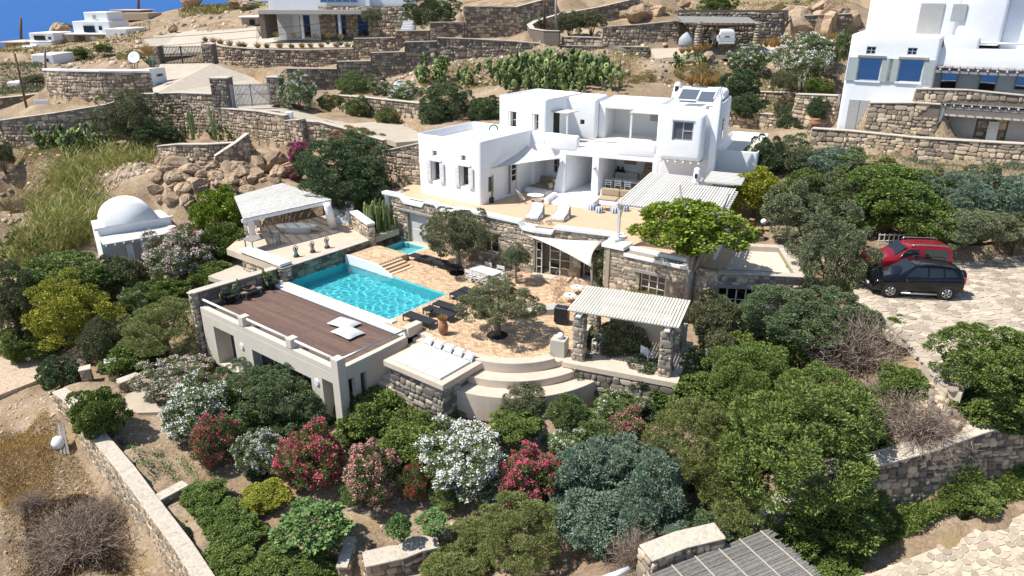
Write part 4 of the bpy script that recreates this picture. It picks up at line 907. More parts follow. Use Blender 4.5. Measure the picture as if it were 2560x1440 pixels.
# doors and windows of the stone storey
LINT=pm("grey_timber_lintel",(0.36,0.34,0.30),(0.26,0.245,0.215),8,0.85,0.3,40)
dA=MB().fbox(F1_,hA[0]+.02,hA[1]-.02,.22,.30,0,2.18).build("door",WOODW,villa)
for a,b in((.08,.62),(.66,1.2)):
    for z0,z1 in((.15,1.0),(1.1,2.0)):MB().fbox(F1_,hA[0]+a*(hA[1]-hA[0])/1.3,hA[0]+b*(hA[1]-hA[0])/1.3,.205,.235,z0,z1).build("door_panel",GREYI,dA,bevel=.01)
MB().fbox(F1_,hA[0]-.8,hA[1]+1.3,-.12,.15,2.2,2.36).build("lintel",LINT,villa,bevel=.02)
g=glazed(F1_,villa,hB[0]+.02,hB[1]-.02,.78,2.12,.14,2,rows=2,name="window");MB().fbox(F1_,hB[0]-.15,hB[1]+.2,-.12,.15,2.15,2.28).build("lintel",LINT,g)
MB().fbox(F1_,hB[0]-.02,hB[1]+.02,-.1,.13,.68,.76).build("sill",PALE,g)
dB=glazed(F2_,villa,.98,2.33,.04,2.2,.2,2,rows=4,name="glass_door")
dB2=glazed(F2_,villa,.16,.55,.04,2.2,.05,1,rows=4,name="glass_door")
MB().fbox(F2_,.0,2.5,-.05,.3,2.25,2.4).build("lintel",BROWNWOOD,villa)
MB().fbox(F2_,0.0,2.45,-.55,.05,-.02,.17).build("door_step",PALE,villa,bevel=.02)
glazed(F2_,villa,3.15,4.2,.3,2.15,.2,1,rows=2,name="glass_door")
MB().fbox(F2_,2.75,4.75,-.5,.02,-.02,.35).build("door_step",PALE,villa,bevel=.05)
g=glazed(F4_,villa,hC[0]+.05,hC[1]-.05,.62,1.83,.12,3,rows=3,name="window");MB().fbox(F4_,hC[0]-.35,hC[1]+.25,-.14,.12,1.86,2.02).build("lintel",LINT,g)
g=glazed(F5_,villa,hD[0]+.05,hD[1]-.05,.02,1.95,.12,5,rows=3,name="glass_door");MB().fbox(F5_,hD[0]-.6,hD[1]+.5,-.16,.1,2.0,2.18).build("lintel",LINT,g,bevel=.03)
# flat roof of the annex
o4=F5_.q*4.9
MB().prism([AN0+F5_.q*.42,AN1+F5_.q*.42-F5_.p*.42,AN1+o4-F5_.q*.42-F5_.p*.42,AN0+o4-F5_.q*.42],2.3,2.52).build("annex_roof",pm("cream_screed",(0.66,0.57,0.455),(0.60,0.52,0.415),1.2,0.9,0.1,10),villa)
mm=MB();L5=(AN1-AN0).length
mm.fbox(F5_,-.05,L5+.08,-.1,.42,2.752,2.82).fbox(F5_,L5-.42,L5+.08,.42,4.9,2.752,2.82).fbox(F5_,.0,L5,4.45,4.95,2.5,2.82);mm.build("annex_coping",COPINGP,villa,bevel=.02)
SHEETS.append((np.array([tuple(p[:2])for p in(AN0,AN1,AN1+o4,AN0+o4)]),(0,0,2.0),.1))
SHEETS.append((np.array([tuple(p[:2])for p in(AN0-F5_.q*.2,AN1-F5_.q*.2,AN1-F5_.q*3,AN0-F5_.q*3)]),(0,0,-.1),.1))
SHEETS.append((np.array([tuple(MF(a,b)[:2])for a,b in((-1,.3),(12.5,.3),(12.5,9),(0,9))]),(0,0,2.6),.1))
SHEETS.append((np.array([tuple(AF(a,b)[:2])for a,b in((-5.6,.3),(2.9,.3),(2.9,12),(-5.6,12))]),(0,0,2.6),.1))
# ------------------------------------------------------------------ pergolas
pg=thing("pergola","white slatted pergola over the villa's upper terrace","pergola",MF(9,-6,ZU))
q_=5.28;p=6.5;k=0
while p<12.2:
    far=-1.55 if p<9.75 else-3.7
    MB().fbox(MF,p,p+.115,-9.75,far,q_-.01,q_+.03).build("slat",LATH,pg);p+=.163;k+=1
for q in np.arange(-9.5,-1.5,.52):MB().fbox(MF,6.55 if q>-9.4 else 6.45,12.35 if q<-3.8 else 9.9,q,q+.1,q_-.14,q_-.012).build("beam",WOODW,pg)
MB().fbox(MF,6.58,6.72,-9.62,-1.5,q_-.28,q_-.142).fbox(MF,11.9,12.05,-9.62,-3.7,q_-.28,q_-.142).build("main_beam",WOODW,pg)
MB().fbox(MF,6.58,6.76,-9.64,-9.46,3.1,q_-.28).build("post",WOODW,pg,bevel=.01)
MB().hexa([MF(6.6,-9.5,4.4),MF(6.74,-9.5,4.4),MF(6.74,-9.4,4.4),MF(6.6,-9.4,4.4)],[MF(6.6,-9.0,q_-.28),MF(6.74,-9.0,q_-.28),MF(6.74,-8.7,q_-.28),MF(6.6,-8.7,q_-.28)]).build("brace",WOODW,pg)
pilr=thing("stone_pillar","rubble stone pillar under the villa pergola beside the striped poufs","pillar",MF(8.9,-5.9,ZU));MB().fbox(MF,8.75,9.35,-6.3,-5.7,ZU,q_-.3).build("core",MORTAR,pilr)
put_stones(pilr,[(MF(8.75+t,-6.3,z),MF.p,-MF.q,w,h,.05)for t,z,w,h in fill_face(MF(8.75,-6.3),MF(9.35,-6.3),(ZU,ZU),(q_-.3,)*2,.26,RNG)],STONEP,30)
hb=thing("barbecue_chimney","white rounded oven chimney standing through the pergola","chimney",MF(9.6,-3.0,ZU))
carve("chimney_body",MB().hexa([MF(9.35,-3.3,ZU),MF(10.0,-3.3,ZU),MF(10.0,-2.7,ZU),MF(9.35,-2.7,ZU)],[MF(9.5,-3.15,6.2),MF(9.85,-3.15,6.2),MF(9.85,-2.85,6.2),MF(9.5,-2.85,6.2)]),WHITE,hb,.12,3)
MB().fbox(MF,9.6,9.75,-3.30,-3.1,5.6,5.85).build("opening",DARK,hb)
bp2=thing("beam_canopy","narrow white beam canopy behind the villa pergola","canopy",MF(11,-2.5,ZU))
for k in range(8):MB().fbox(MF,10.2,12.4,-3.3+k*.36,-3.18+k*.36,5.42,5.54).build("beam",WOODW,bp2)
MB().fbox(MF,10.3,12.0,-3.3,-.5,5.36,5.418).build("reed_cover",pm("pale_reed",(0.50,0.44,0.35),(0.40,0.35,0.27),20,0.9),bp2)
MB().fbox(MF,12.0,12.15,-9.6,-3.6,ZU,3.9).build("side_wall",WHITE,bp2)
# pool pergola
LP=Frame(at(1418,775,2.6),-22.0)
pg2=thing("pergola","cream slatted pergola on stone pillars beside the brick terrace","pergola",LP(2.5,1.5,0))
p=0.0
while p<5.02:MB().fbox(LP,p,p+.105,0,3.22,2.575,2.615).build("slat",SLAT,pg2);p+=.142
for q in(.28,1.6,2.9):MB().fbox(LP,.05,4.98,q,q+.13,2.40,2.572).build("beam",CREAM,pg2,bevel=.02)
for pp,qq,b in((.3,.1,0),(4.35,.1,0),(.3,2.65,0),(4.35,2.65,0)):
    pr_=MB().fbox(LP,pp,pp+.5,qq,qq+.5,-2.2 if qq<1 else-.2,2.3).build("pillar",MORTARP,pg2)
    z0=-.1
    sites=[(LP(pp+t,qq,z),LP.p,-LP.q,w,h,.045)for t,z,w,h in fill_face(LP(pp,qq),LP(pp+.5,qq),(z0,z0),(2.28,)*2,.24,RNG)]+[(LP(pp,qq+t,z),LP.q,-LP.p,w,h,.045)for t,z,w,h in fill_face(LP(pp,qq),LP(pp,qq+.5),(z0,z0),(2.28,)*2,.24,RNG)]+[(LP(pp+.5,qq+t,z),LP.q,LP.p,w,h,.045)for t,z,w,h in fill_face(LP(pp,qq),LP(pp,qq+.5),(z0,z0),(2.28,)*2,.24,RNG)]
    put_stones(pr_,sites,STONEP,40)
    MB().fbox(LP,pp+.12,pp+.38,qq-.18,qq+.6,2.3,2.42).build("bracket",WOODW,pg2,bevel=.04)
MB().fbox(LP,-.1,5.3,-.25,4.2,-.25,0.03).build("floor",PALE,pg2,bevel=.02)
MB().fbox(LP,-.05,5.2,-.2,.1,-1.9,-.26).build("plinth",MORTAR,pg2)
put_stones(pg2,[(LP(-.05+t,-.2,z),LP.p,-LP.q,w,h,.06)for t,z,w,h in fill_face(LP(-.05,-.2),LP(5.2,-.2),(-1.9,)*2,(-.27,)*2,.28,RNG)],STONEG,40)
MB().fbox(LP,1.2,5.0,3.4,3.8,.03,1.15).fbox(LP,.1,.5,.65,2.6,.03,.8).build("low_wall",CREAM,pg2,bevel=.03)
cb=MB().fbox(LP,-.85,-.12,.15,.85,-.2,.85).build("plinth_block",pm("sage_plaster",(0.50,0.47,0.385),(0.45,0.42,0.35),2,.85),None,bevel=.02);tag(cb,"square cream plinth block beside the pool pergola pillar","plinth")
SHEETS.append((np.array([tuple(LP(a,b)[:2])for a,b in((-.3,-.4),(5.4,-.4),(5.4,4.3),(-.3,4.3))]),(0,0,-.4),.1))
# bench arc between pergola and olive
ab=thing("curved_bench","low curved grey bench behind the olive tree by the pergola","bench",at(1380,800,0))
pts=[at(u,v,0)for u,v in((1318,797),(1350,790),(1390,788),(1416,792))];m=MB()
for a,b in zip(pts[:-1],pts[1:]):m.hexa([a,b,b+Vector((0,.75,0)),a+Vector((0,.75,0))],[x+Vector((0,0,.36))for x in(a,b,b+Vector((0,.75,0)),a+Vector((0,.75,0)))])
m.build("seat",pm("sage_plaster2",(0.46,0.45,0.39),(0.42,0.41,0.36),2,.85),ab,bevel=.02)
# shade sails
def sail(name,label,corners,sag=.12,n=10,edge=.18):
    A,B,C=(Vector(c)for c in corners);V=[];idx={}
    cen=(A+B+C)/3
    for i in range(n+1):
        for j in range(n+1-i):
            a,b=i/n,j/n;c=1-a-b;P=A*a+B*b+C*c
            inw=edge*4*(a*b*(c<1e-9)+b*c*(a<1e-9)+a*c*(b<1e-9));P=P+(cen-P)*inw
            P=P+Vector((0,0,-sag*27*a*b*c));idx[i,j]=len(V);V.append(P)
    F=[]
    for i in range(n):
        for j in range(n-i):
            F.append((idx[i,j],idx[i+1,j],idx[i,j+1]))
            if j<n-i-1:F.append((idx[i+1,j],idx[i+1,j+1],idx[i,j+1]))
    o=MB().add(V,F).build(name,SAILM,None,True);m=o.modifiers.new("s",'SOLIDIFY');m.thickness=.012;tag(o,label,"shade sail");return o
a,z=F2_.on(1312,579,-.05);S1=F2_(-.35,-.15,2.55)
sail("shade_sail","white triangular shade sail over the stone storey's glass door",(S1,at(1508,602,2.75),at(1478,668,1.75)),.1)
mpost=MB().tube([at(1482,735,0.0),at(1478,660,1.85)],.07,10).build("sail_post",GREYWOOD,None,True);tag(mpost,"grey timber post holding the lower shade sail","post")
sail("shade_sail","white triangular shade sail beside the villa's left wing",(AF(.05,.95,5.1),AF(.05,5.3,6.0),MF(-.15,-.1,5.35)),.12)
# ------------------------------------------------------------------ terrain: one sheet from the garden to the sea
def tz(*r):
    for u,v,z in r:TC.append(tuple(at(u,v,z)))
def ty(*r):
    for u,v,Y in r:p=aty(u,v,Y);TC.append(tuple(p))
# foreground garden
tz((60,1420,-6.8),(200,1420,-6.9),(330,1430,-6.8),(60,1250,-6.3),(160,1250,-6.4),(40,1100,-5.6),(110,1100,-5.4),(20,1010,-5.2),(90,970,-5.0),(60,900,-4.7),(150,850,-4.4),(20,800,-4.2),(150,760,-4.0),(300,800,-3.8),(400,900,-3.7),(300,1000,-3.9),(420,1100,-4.1),(300,1130,-4.2),(400,1200,-4.3),(520,1180,-4.2),(650,1100,-3.8),(600,1250,-4.5),(450,1330,-4.6),(560,1420,-5.0),(700,1420,-5.0),(680,1230,-4.4),(800,1300,-4.7),(860,1200,-4.2),(1000,1280,-4.5),(1080,1330,-4.7),(1000,1420,-5.2),(1150,1430,-5.2),(1250,1300,-4.6),(1400,1420,-5.0),(1450,1300,-4.4),(1200,1150,-3.9),(1000,1080,-3.6),(1050,1000,-3.0),(1250,1060,-2.9),(1350,1080,-2.9),(1150,985,-1.5),(1200,1005,-1.3),(1250,1012,-1.25),(1300,1015,-1.25),(1350,1012,-1.25),(1400,1005,-1.25),(1440,990,-1.3),(1520,985,-1.4),(1600,985,-1.4),(1100,995,-1.9),(1480,1060,-2.6),(1640,1050,-2.2),(1600,1180,-3.0),(1800,1100,-2.0),(1850,1000,-1.2),(1800,880,-.6),(1900,850,-.3),(1760,780,-.2),(1900,1200,-2.2),(1700,1300,-3.2),(1550,1400,-4.0),(2050,900,.6),(2000,1050,-.6),(2100,1150,-.6),(2200,950,1.3),(2250,1050,1.2),(2330,1060,1.5),(2150,1250,-2.6),(2400,1060,1.9),(2380,985,2.2),(2335,965,2.2),(2425,1020,2.1),(2300,900,2.2),(2360,1010,2.0),(2440,960,2.2),(2500,1000,2.1),(2600,900,2.3),(2050,1440,-3.2),(1950,1440,-3.5),(1750,1440,-3.9),(560,860,-3.4),(700,1000,-3.3),(860,1060,-3.4),(950,990,-3.1))
# between pool and hillside, left
tz((330,740,-3.2),(450,740,-2.2),(480,680,-1.6),(400,680,-2.2),(330,640,-2.2),(200,640,-3.0),(60,640,-2.9),(20,700,-3.4),(100,560,-2.2),(30,520,-1.5),(40,450,.2),(150,430,.6),(60,400,1.4),(200,400,1.6),(300,390,1.8),(250,500,-1.0),(350,460,.4),(430,430,1.8),(450,520,-.6),(540,470,1.0),(600,420,2.6),(660,420,2.8),(560,600,-.4),(520,650,-.8),(720,440,2.6),(800,470,2.0),(880,500,1.8),(950,480,2.6),(880,540,1.2),(650,480,1.2),(480,400,2.4),(390,430,1.6),(700,400,3.4),(780,400,3.6))
tz((960,590,.2),(940,520,1.0))
# right garden between villa, parking and neighbour
tz((1900,560,2.5),(1980,590,2.5),(2080,600,2.4),(2200,600,2.5),(2400,600,2.7),(2560,590,3.0),(1950,470,3.0),(2100,480,3.4),(2300,480,3.7),(2500,480,4.0),(2020,400,4.0),(2150,420,4.2),(2300,430,4.3),(2500,440,4.4),(1930,330,5.2),(1960,380,4.2),(2000,300,6.2),(2640,700,2.5),(2120,800,1.9),(2060,700,1.6))
ty((2180,325,51.6),(2330,340,50.6),(2100,325,53.4))
# hill behind the villa
ty((1150,300,64),(1240,290,64),(1100,225,74),(1200,220,74),(1300,215,74),(1450,215,73),(1560,225,71),(1700,215,70),(1800,205,69),(1500,190,75),(1850,170,73),(1900,200,70),(1970,190,69),(2050,200,67),(1950,150,74),(2080,160,70),(900,225,77),(1000,215,78),(2130,120,74))
ty((1920,108,80.5),(2000,105,80),(2120,100,78),(1920,52,83),(2020,45,83),(2130,40,83),(1950,10,92),(2080,5,92),(1850,15,95),(1750,30,92),(1650,30,92),(2300,-60,100),(1900,-30,115),(1600,-30,115),(1400,-20,112),(1500,60,88),(1500,45,92),(1450,82,84))
ty((700,5,170),(620,20,160),(540,40,170),(480,30,200),(430,50,190),(400,75,170),(600,60,150),(560,5,230),(470,0,260),(380,5,300),(330,8,330),(650,-20,300),(800,-40,300),(1000,-50,280),(1200,-60,250),(1400,-60,220),(1700,-70,220),(2000,-80,220),(2400,-90,220))
ty((60,240,90),(20,220,100),(100,215,105),(60,190,130),(150,165,120),(250,160,120),(330,145,115),(50,150,170),(120,135,170),(220,130,150),(320,110,150),(380,90,140),(0,105,230),(100,108,260),(180,95,260),(240,108,200),(330,65,210),(380,55,210),(-100,250,95),(-200,180,180),(0,330,72),(-100,400,68),(-120,700,50))
for Y_ in(265,300,340,400,480):
    for f in(.95,.82,.7,.6):TC.append((-f*Y_,Y_,-22-(Y_-265)*.35))
for k in range(24):
    a=k*math.pi/12+.05
    for r_,zz in((450,-95),(900,-110)):
        x,y=r_*math.cos(a),60+r_*math.sin(a);hill=x>60 and y>120
        TC.append((x,y,(40 if hill else zz)))
tz((2000,1440,-3.0),(2100,1400,-2.7),(2200,1370,-2.45),(2300,1335,-2.1),(2400,1300,-1.85),(2500,1265,-1.55),(2580,1245,-1.35),(2100,1350,-2.5),(2250,1320,-2.1))
for x,y,z in((0,8,-9),(-25,8,-10),(25,8,-7),(0,-10,-14),(-40,0,-14),(40,0,-10),(60,20,-2),(60,50,6),(75,80,18),(45,25,1.5),(45,40,4),(-60,30,-12),(-60,60,-3),(-90,90,0),(0,-80,-45),(-80,-60,-45),(80,-60,-30),(0,-200,-78),(-150,0,-50),(-170,100,-30),(120,50,12),(150,120,40),(-130,300,-40),(-230,330,-76),(-190,250,-30),(-200,180,-30),(-330,250,-80),(-250,500,-80),(-60,480,-30),(0,400,15),(100,300,45),(-250,0,-80),(200,-200,-78),(-200,-200,-80),(300,0,20),(-120,420,-70)):TC.append((x,y,z))
def axis(a,b,fine,ext,grow=1.22):
    r=list(np.arange(a,b+1e-6,fine));st=fine;x=b;hi=[]
    while x<ext[1]:st*=grow;x+=st;hi.append(x)
    st=fine;x=a;lo=[]
    while x>ext[0]:st*=grow;x-=st;lo.append(x)
    return np.array(lo[::-1]+r+hi)
gx=axis(-52,46,.5,(-900,900));gy=axis(14,100,.5,(-700,1100));X,Y=np.meshgrid(gx,gy);T=np.array(TC)
Zt=np.zeros(X.size);xf,yf=X.ravel(),Y.ravel()
for i in range(0,X.size,4000):
    d2=(xf[i:i+4000,None]-T[None,:,0])**2+(yf[i:i+4000,None]-T[None,:,1])**2+.02;w=d2**-1.7;Zt[i:i+4000]=(w*T[None,:,2]).sum(1)/w.sum(1)
Zt=Zt.reshape(X.shape)
far=np.maximum(0,np.hypot(X,Y-60)-420);Zt=Zt-far*.25
Zt=np.where(Y<14,np.minimum(Zt,-5+(Y-14)*.4),Zt);Zt=np.where((X<-62)&(Y<62),np.minimum(Zt,-1+(X+62)*.4),Zt);Zt=np.maximum(Zt,-130)
rs=np.random.RandomState(2);nz=np.zeros_like(X)
for k,a in((.9,.10),(1.9,.06),(3.7,.03),(.25,.3)):
    for _ in range(4):
        th=rs.uniform(0,6.28);nz+=a*np.sin(k*(X*math.cos(th)+Y*math.sin(th))+rs.uniform(0,6.28))*.5
Zt+=nz*np.clip((np.hypot(X,Y)-20)/90,.35,2.2)
for poly,co,cl in SHEETS:
    ins=inside(poly,X,Y);zz=co[0]*X+co[1]*Y+co[2]-cl
    Zt=np.where(ins,np.minimum(Zt,zz),Zt)
def ground(x,y):
    i=min(max(np.searchsorted(gx,x)-1,0),len(gx)-2);j=min(max(np.searchsorted(gy,y)-1,0),len(gy)-2);a=(x-gx[i])/(gx[i+1]-gx[i]);b=(y-gy[j])/(gy[j+1]-gy[j])
    return float((Zt[j,i]*(1-a)+Zt[j,i+1]*a)*(1-b)+(Zt[j+1,i]*(1-a)+Zt[j+1,i+1]*a)*b)
def hit(u,v,lift=0.0):
    """the spot of the terrain seen at a photo pixel"""
    x,y,k=ray(u,v);s_=14.0
    while s_<420:
        if CAMH+k*s_<ground(x*s_,y*s_):break
        s_+=.2 if s_<110 else .8
    return Vector((x*s_,y*s_,ground(x*s_,y*s_)+lift))
I=np.arange(X.size).reshape(X.shape);Fq=np.stack([I[:-1,:-1],I[:-1,1:],I[1:,1:],I[1:,:-1]],-1).reshape(-1,4)
me=np_mesh("hillside",np.stack([X,Y,Zt],-1).reshape(-1,3),Fq,4,True)
def soil():
    m=bpy.data.materials.new("hillside_soil");m.use_nodes=True;nt=m.node_tree;N=nt.nodes;L=nt.links;b=N["Principled BSDF"];b.inputs["Roughness"].default_value=.95;b.inputs["Specular IOR Level"].default_value=.1
    tc=N.new("ShaderNodeTexCoord");co=tc.outputs["Object"]
    def noise(sc,det=6):n=N.new("ShaderNodeTexNoise");n.inputs["Scale"].default_value=sc;n.inputs["Detail"].default_value=det;n.inputs["Roughness"].default_value=.65;L.new(co,n.inputs["Vector"]);return n.outputs[0]
    def ramp(f,els):
        r=N.new("ShaderNodeValToRGB");e=r.color_ramp.elements;e[0].position,e[0].color=els[0][0],(*els[0][1],1);e[1].position,e[1].color=els[-1][0],(*els[-1][1],1)
        for p_,c_ in els[1:-1]:x=e.new(p_);x.color=(*c_,1)
        L.new(f,r.inputs[0]);return r.outputs[0]
    A=ramp(noise(.35,8),[(.36,(0.27,0.19,0.125)),(.5,(0.38,0.28,0.19)),(.64,(0.47,0.37,0.265))])
    B=ramp(noise(7,4),[(.3,(0.55,0.55,0.55)),(.7,(1.12,1.12,1.12))])
    mx=N.new("ShaderNodeMix");mx.data_type='RGBA';mx.blend_type='MULTIPLY';mx.inputs["Factor"].default_value=1;L.new(A,mx.inputs["A"]);L.new(B,mx.inputs["B"])
    gr=ramp(noise(.9,8),[(.52,(0,0,0)),(.64,(1,1,1))]);m2=N.new("ShaderNodeMix");m2.data_type='RGBA';L.new(gr,m2.inputs["Factor"]);L.new(mx.outputs["Result"],m2.inputs["A"]);m2.inputs["B"].default_value=(.30,.225,.12,1)
    L.new(m2.outputs["Result"],b.inputs["Base Color"])
    bp=N.new("ShaderNodeBump");bp.inputs["Strength"].default_value=.8;bp.inputs["Distance"].default_value=.12;L.new(noise(5,8),bp.inputs["Height"]);L.new(bp.outputs[0],b.inputs["Normal"])
    return m
me.materials.append(soil());tag(mesh_obj("hillside",me,None),kind="structure")
# sea
m=bpy.data.materials.new("sea_water");m.use_nodes=True;nt=m.node_tree;b=nt.nodes["Principled BSDF"];b.inputs["Base Color"].default_value=(0.006,0.085,0.30,1);b.inputs["Roughness"].default_value=.45;b.inputs["Specular IOR Level"].default_value=.12
tc=nt.nodes.new("ShaderNodeTexCoord");nz_=nt.nodes.new("ShaderNodeTexNoise");nz_.inputs["Scale"].default_value=.06;nz_.inputs["Detail"].default_value=8;bp=nt.nodes.new("ShaderNodeBump");bp.inputs["Strength"].default_value=.5;bp.inputs["Distance"].default_value=3
nt.links.new(tc.outputs["Object"],nz_.inputs["Vector"]);nt.links.new(nz_.outputs[0],bp.inputs["Height"]);nt.links.new(bp.outputs[0],b.inputs["Normal"])
o=MB().add([(-30000,-30000,-75),(30000,-30000,-75),(30000,30000,-75),(-30000,30000,-75)],[(0,1,2,3)]).build("sea",m);tag(o,kind="structure")
# ------------------------------------------------------------------ plants
def leafmat(name,c,c2,trans=.18,rough=.55,spec=.25,rand=.3):
    return pm(name,c,c2,.9,rough,0,1,spec,rand=rand,isl=.55,trans=trans,hue=.008)
LM=dict(
    lentisk=leafmat("lentisk_leaf",(0.212,0.276,0.065),(0.087,0.130,0.031)),
    juniper=leafmat("juniper_leaf",(0.137,0.185,0.079),(0.057,0.085,0.041)),
    pitto=leafmat("pittosporum_leaf",(0.151,0.208,0.090),(0.064,0.099,0.045)),
    olive=leafmat("olive_leaf",(0.260,0.280,0.149),(0.113,0.137,0.071)),
    olived=leafmat("dark_olive_leaf",(0.209,0.222,0.106),(0.092,0.106,0.053)),
    pine=leafmat("pine_needle",(0.264,0.291,0.092),(0.119,0.146,0.046)),
    silver=leafmat("silver_leaf",(0.257,0.334,0.240),(0.105,0.163,0.111)),
    yellow=leafmat("yellow_green_leaf",(0.405,0.392,0.047),(0.176,0.209,0.030)),
    bright=leafmat("ficus_leaf",(0.297,0.378,0.045),(0.111,0.186,0.021),spec=.4,rough=.4),
    oleander=leafmat("oleander_leaf",(0.222,0.288,0.100),(0.098,0.147,0.047)),
    reed=leafmat("reed_leaf",(0.450,0.413,0.144),(0.250,0.269,0.077)),
    hedge=leafmat("hedge_leaf",(0.224,0.291,0.071),(0.090,0.136,0.033)),
    scrub=leafmat("scrub_leaf",(0.319,0.275,0.089),(0.186,0.156,0.054)),
    fig=leafmat("fig_leaf",(0.201,0.316,0.105),(0.105,0.182,0.054)),
    grass=leafmat("dry_grass_blade",(0.50,0.33,0.12),(0.34,0.21,0.075)),
    straw=leafmat("straw_blade",(0.50,0.40,0.22),(0.30,0.21,0.10)),
    brown=leafmat("brown_litter",(0.14,0.095,0.062),(0.075,0.052,0.036)),
    agave=leafmat("agave_leaf",(0.203,0.284,0.196),(0.108,0.169,0.108),rand=.15),
    lavender=leafmat("grey_lavender",(0.34,0.335,0.315),(0.22,0.215,0.20)),
    cactus=pm("prickly_pear_pad",(0.20,0.27,0.085),(0.095,0.135,0.05),3,.6,.1,20,.3,rand=.3,isl=.5),
    euphorbia=pm("candelabra_stem",(0.235,0.27,0.075),(0.11,0.155,0.06),2,.6,.1,20,.3,rand=.2,isl=.4),
)
FM=dict(white=leafmat("white_blossom",(0.90,0.89,0.85),(0.78,0.77,0.73),.2),pink=leafmat("pink_blossom",(0.84,0.15,0.27),(0.68,0.09,0.18),.2),red=leafmat("crimson_blossom",(0.74,0.055,0.12),(0.56,0.035,0.085),.2),
          blush=leafmat("blush_blossom",(0.92,0.50,0.47),(0.82,0.38,0.37),.2),mauve=leafmat("pale_pink_blossom",(0.76,0.62,0.61),(0.64,0.50,0.50),.2),magenta=leafmat("magenta_bract",(0.80,0.02,0.42),(0.62,0.015,0.31),.25),rose=leafmat("rose_blossom",(0.76,0.26,0.32),(0.62,0.17,0.24),.2))
BARK=pm("bark",(0.22,0.18,0.145),(0.12,0.098,0.08),9,.9,.4,25,.1,rand=.15)
BARKG=pm("pale_bark",(0.34,0.31,0.275),(0.22,0.20,0.175),9,.9,.4,25,.1)
TWIG=pm("dry_twig",(0.36,0.285,0.225),(0.19,0.145,0.115),4,.9,0,1,.1,rand=.25,isl=.5)
def unit(v):return v/np.maximum(np.linalg.norm(v,axis=-1,keepdims=True),1e-6)
def leaf_mesh(name,P,D,ln,wd,rs,mat,fold=True):
    n=len(P);ln=np.asarray(ln).reshape(-1,1)*np.ones((n,1));wd=np.asarray(wd).reshape(-1,1)*np.ones((n,1));W=unit(np.cross(D,rs.normal(size=(n,3))))
    V=np.stack([P,P+D*ln*.5+W*wd*.5,P+D*ln,P+D*ln*.5-W*wd*.5],1).reshape(-1,3)
    me=np_mesh(name,V,np.arange(n*4).reshape(-1,4),4);me.materials.append(mat);return me
def crown_clumps(rs,nc,cr,flat=1.0,top=.0,lump=.18,low=-.55):
    """clump centres over an uneven crown of radius about one"""
    C=[];Rr=[]
    th0=rs.uniform(0,6.28,6);k0=rs.randint(2,5,6)
    i=0
    while len(C)<nc:
        i+=1;ga=i*.569840*2*math.pi+rs.uniform(-.25,.25);z=1-2*((i*.754877)%1.0)
        z=max(-.9,min(.98,z+rs.uniform(-.12,.12)))
        if z<low:continue
        r=math.sqrt(1-z*z);d=np.array([r*math.cos(ga),r*math.sin(ga),z])
        lum=1+lump*(math.sin(k0[0]*ga+th0[0])*.6+math.sin(k0[1]*ga+3*z+th0[1])*.6)
        rad=(1-cr*.75)*lum*rs.uniform(.86,1.06)if rs.uniform()<.8 else rs.uniform(.3,.6)
        C.append(d*rad);Rr.append(cr*rs.uniform(.7,1.3))
    return np.array(C),np.array(Rr)
CR={}
def crown(kind,seed,nc,nl,cr,ll,lw,up=.35,out=.8,low=-.55,lump=.18,flowers=0.0,fl=.05,fn=7,jit=.55):
    """crown mesh and, if it blooms, blossom point data"""
    rs=np.random.RandomState(seed);C,Rr=crown_clumps(rs,nc,cr,low=low,lump=lump);P=[];D=[];L_=[]
    for c,r in zip(C,Rr):
        n=int(nl*(r/cr)**2);d=unit(rs.normal(size=(n,3)));o=unit(c[None]+1e-3)
        d=unit(d+o*.55+np.array([0,0,.25]));rad=r*rs.uniform(.55,1.0,(n,1))**.6
        P.append(c+d*rad*np.array([1,1,.85]));D.append(unit(d*out+rs.normal(size=(n,3))*jit+np.array([0,0,up])))
    P=np.concatenate(P);D=np.concatenate(D);n=len(P)
    return P,D,C,Rr,rs
def blossoms(C,Rr,rs,amount,size,per,mat):
    P=[];
    for c,r in zip(C,Rr):
        k=rs.poisson(amount)
        for _ in range(k):
            d=unit(rs.normal(size=3)+unit(c)*1.1+np.array([0,0,.55]));b=c+d*r*rs.uniform(.95,1.15)
            P.append(b+rs.normal(size=(per,3))*size*.8)
    P=np.concatenate(P)if P else np.zeros((1,3));D=unit(rs.normal(size=P.shape)+np.array([0,0,.6]))
    return leaf_mesh("flowers",P,D,size*rs.uniform(.8,1.3,len(P)),size*rs.uniform(.7,1.1,len(P)),rs,mat)
KINDS=dict( # nc, nl, clump r, leaf len, leaf width, up, out, low, lump
    lentisk=(85,200,.22,.095,.050,.35,.7,-.85,.2),juniper=(90,190,.20,.085,.045,.3,.9,-.85,.16),pitto=(110,190,.175,.070,.042,.3,.9,-.85,.14),
    olive=(80,190,.21,.095,.036,.3,.6,-.7,.24),olived=(85,190,.21,.085,.036,.3,.7,-.75,.2),pine=(100,230,.19,.085,.024,.5,1.0,-.75,.14),silver=(80,200,.21,.10,.034,.25,1.0,-.85,.24),
    yellow=(75,180,.24,.095,.046,.1,.7,-.8,.26),bright=(85,150,.19,.085,.062,.35,.7,-.5,.12),oleander=(75,170,.22,.125,.036,.65,.7,-.85,.22),hedge=(85,210,.22,.095,.036,.5,.8,-.8,.14),
    scrub=(70,150,.19,.06,.03,.5,.7,-.2,.12),fig=(40,70,.24,.15,.12,.2,.6,-.6,.3),lavender=(40,110,.22,.11,.018,.7,1.0,-.2,.1))
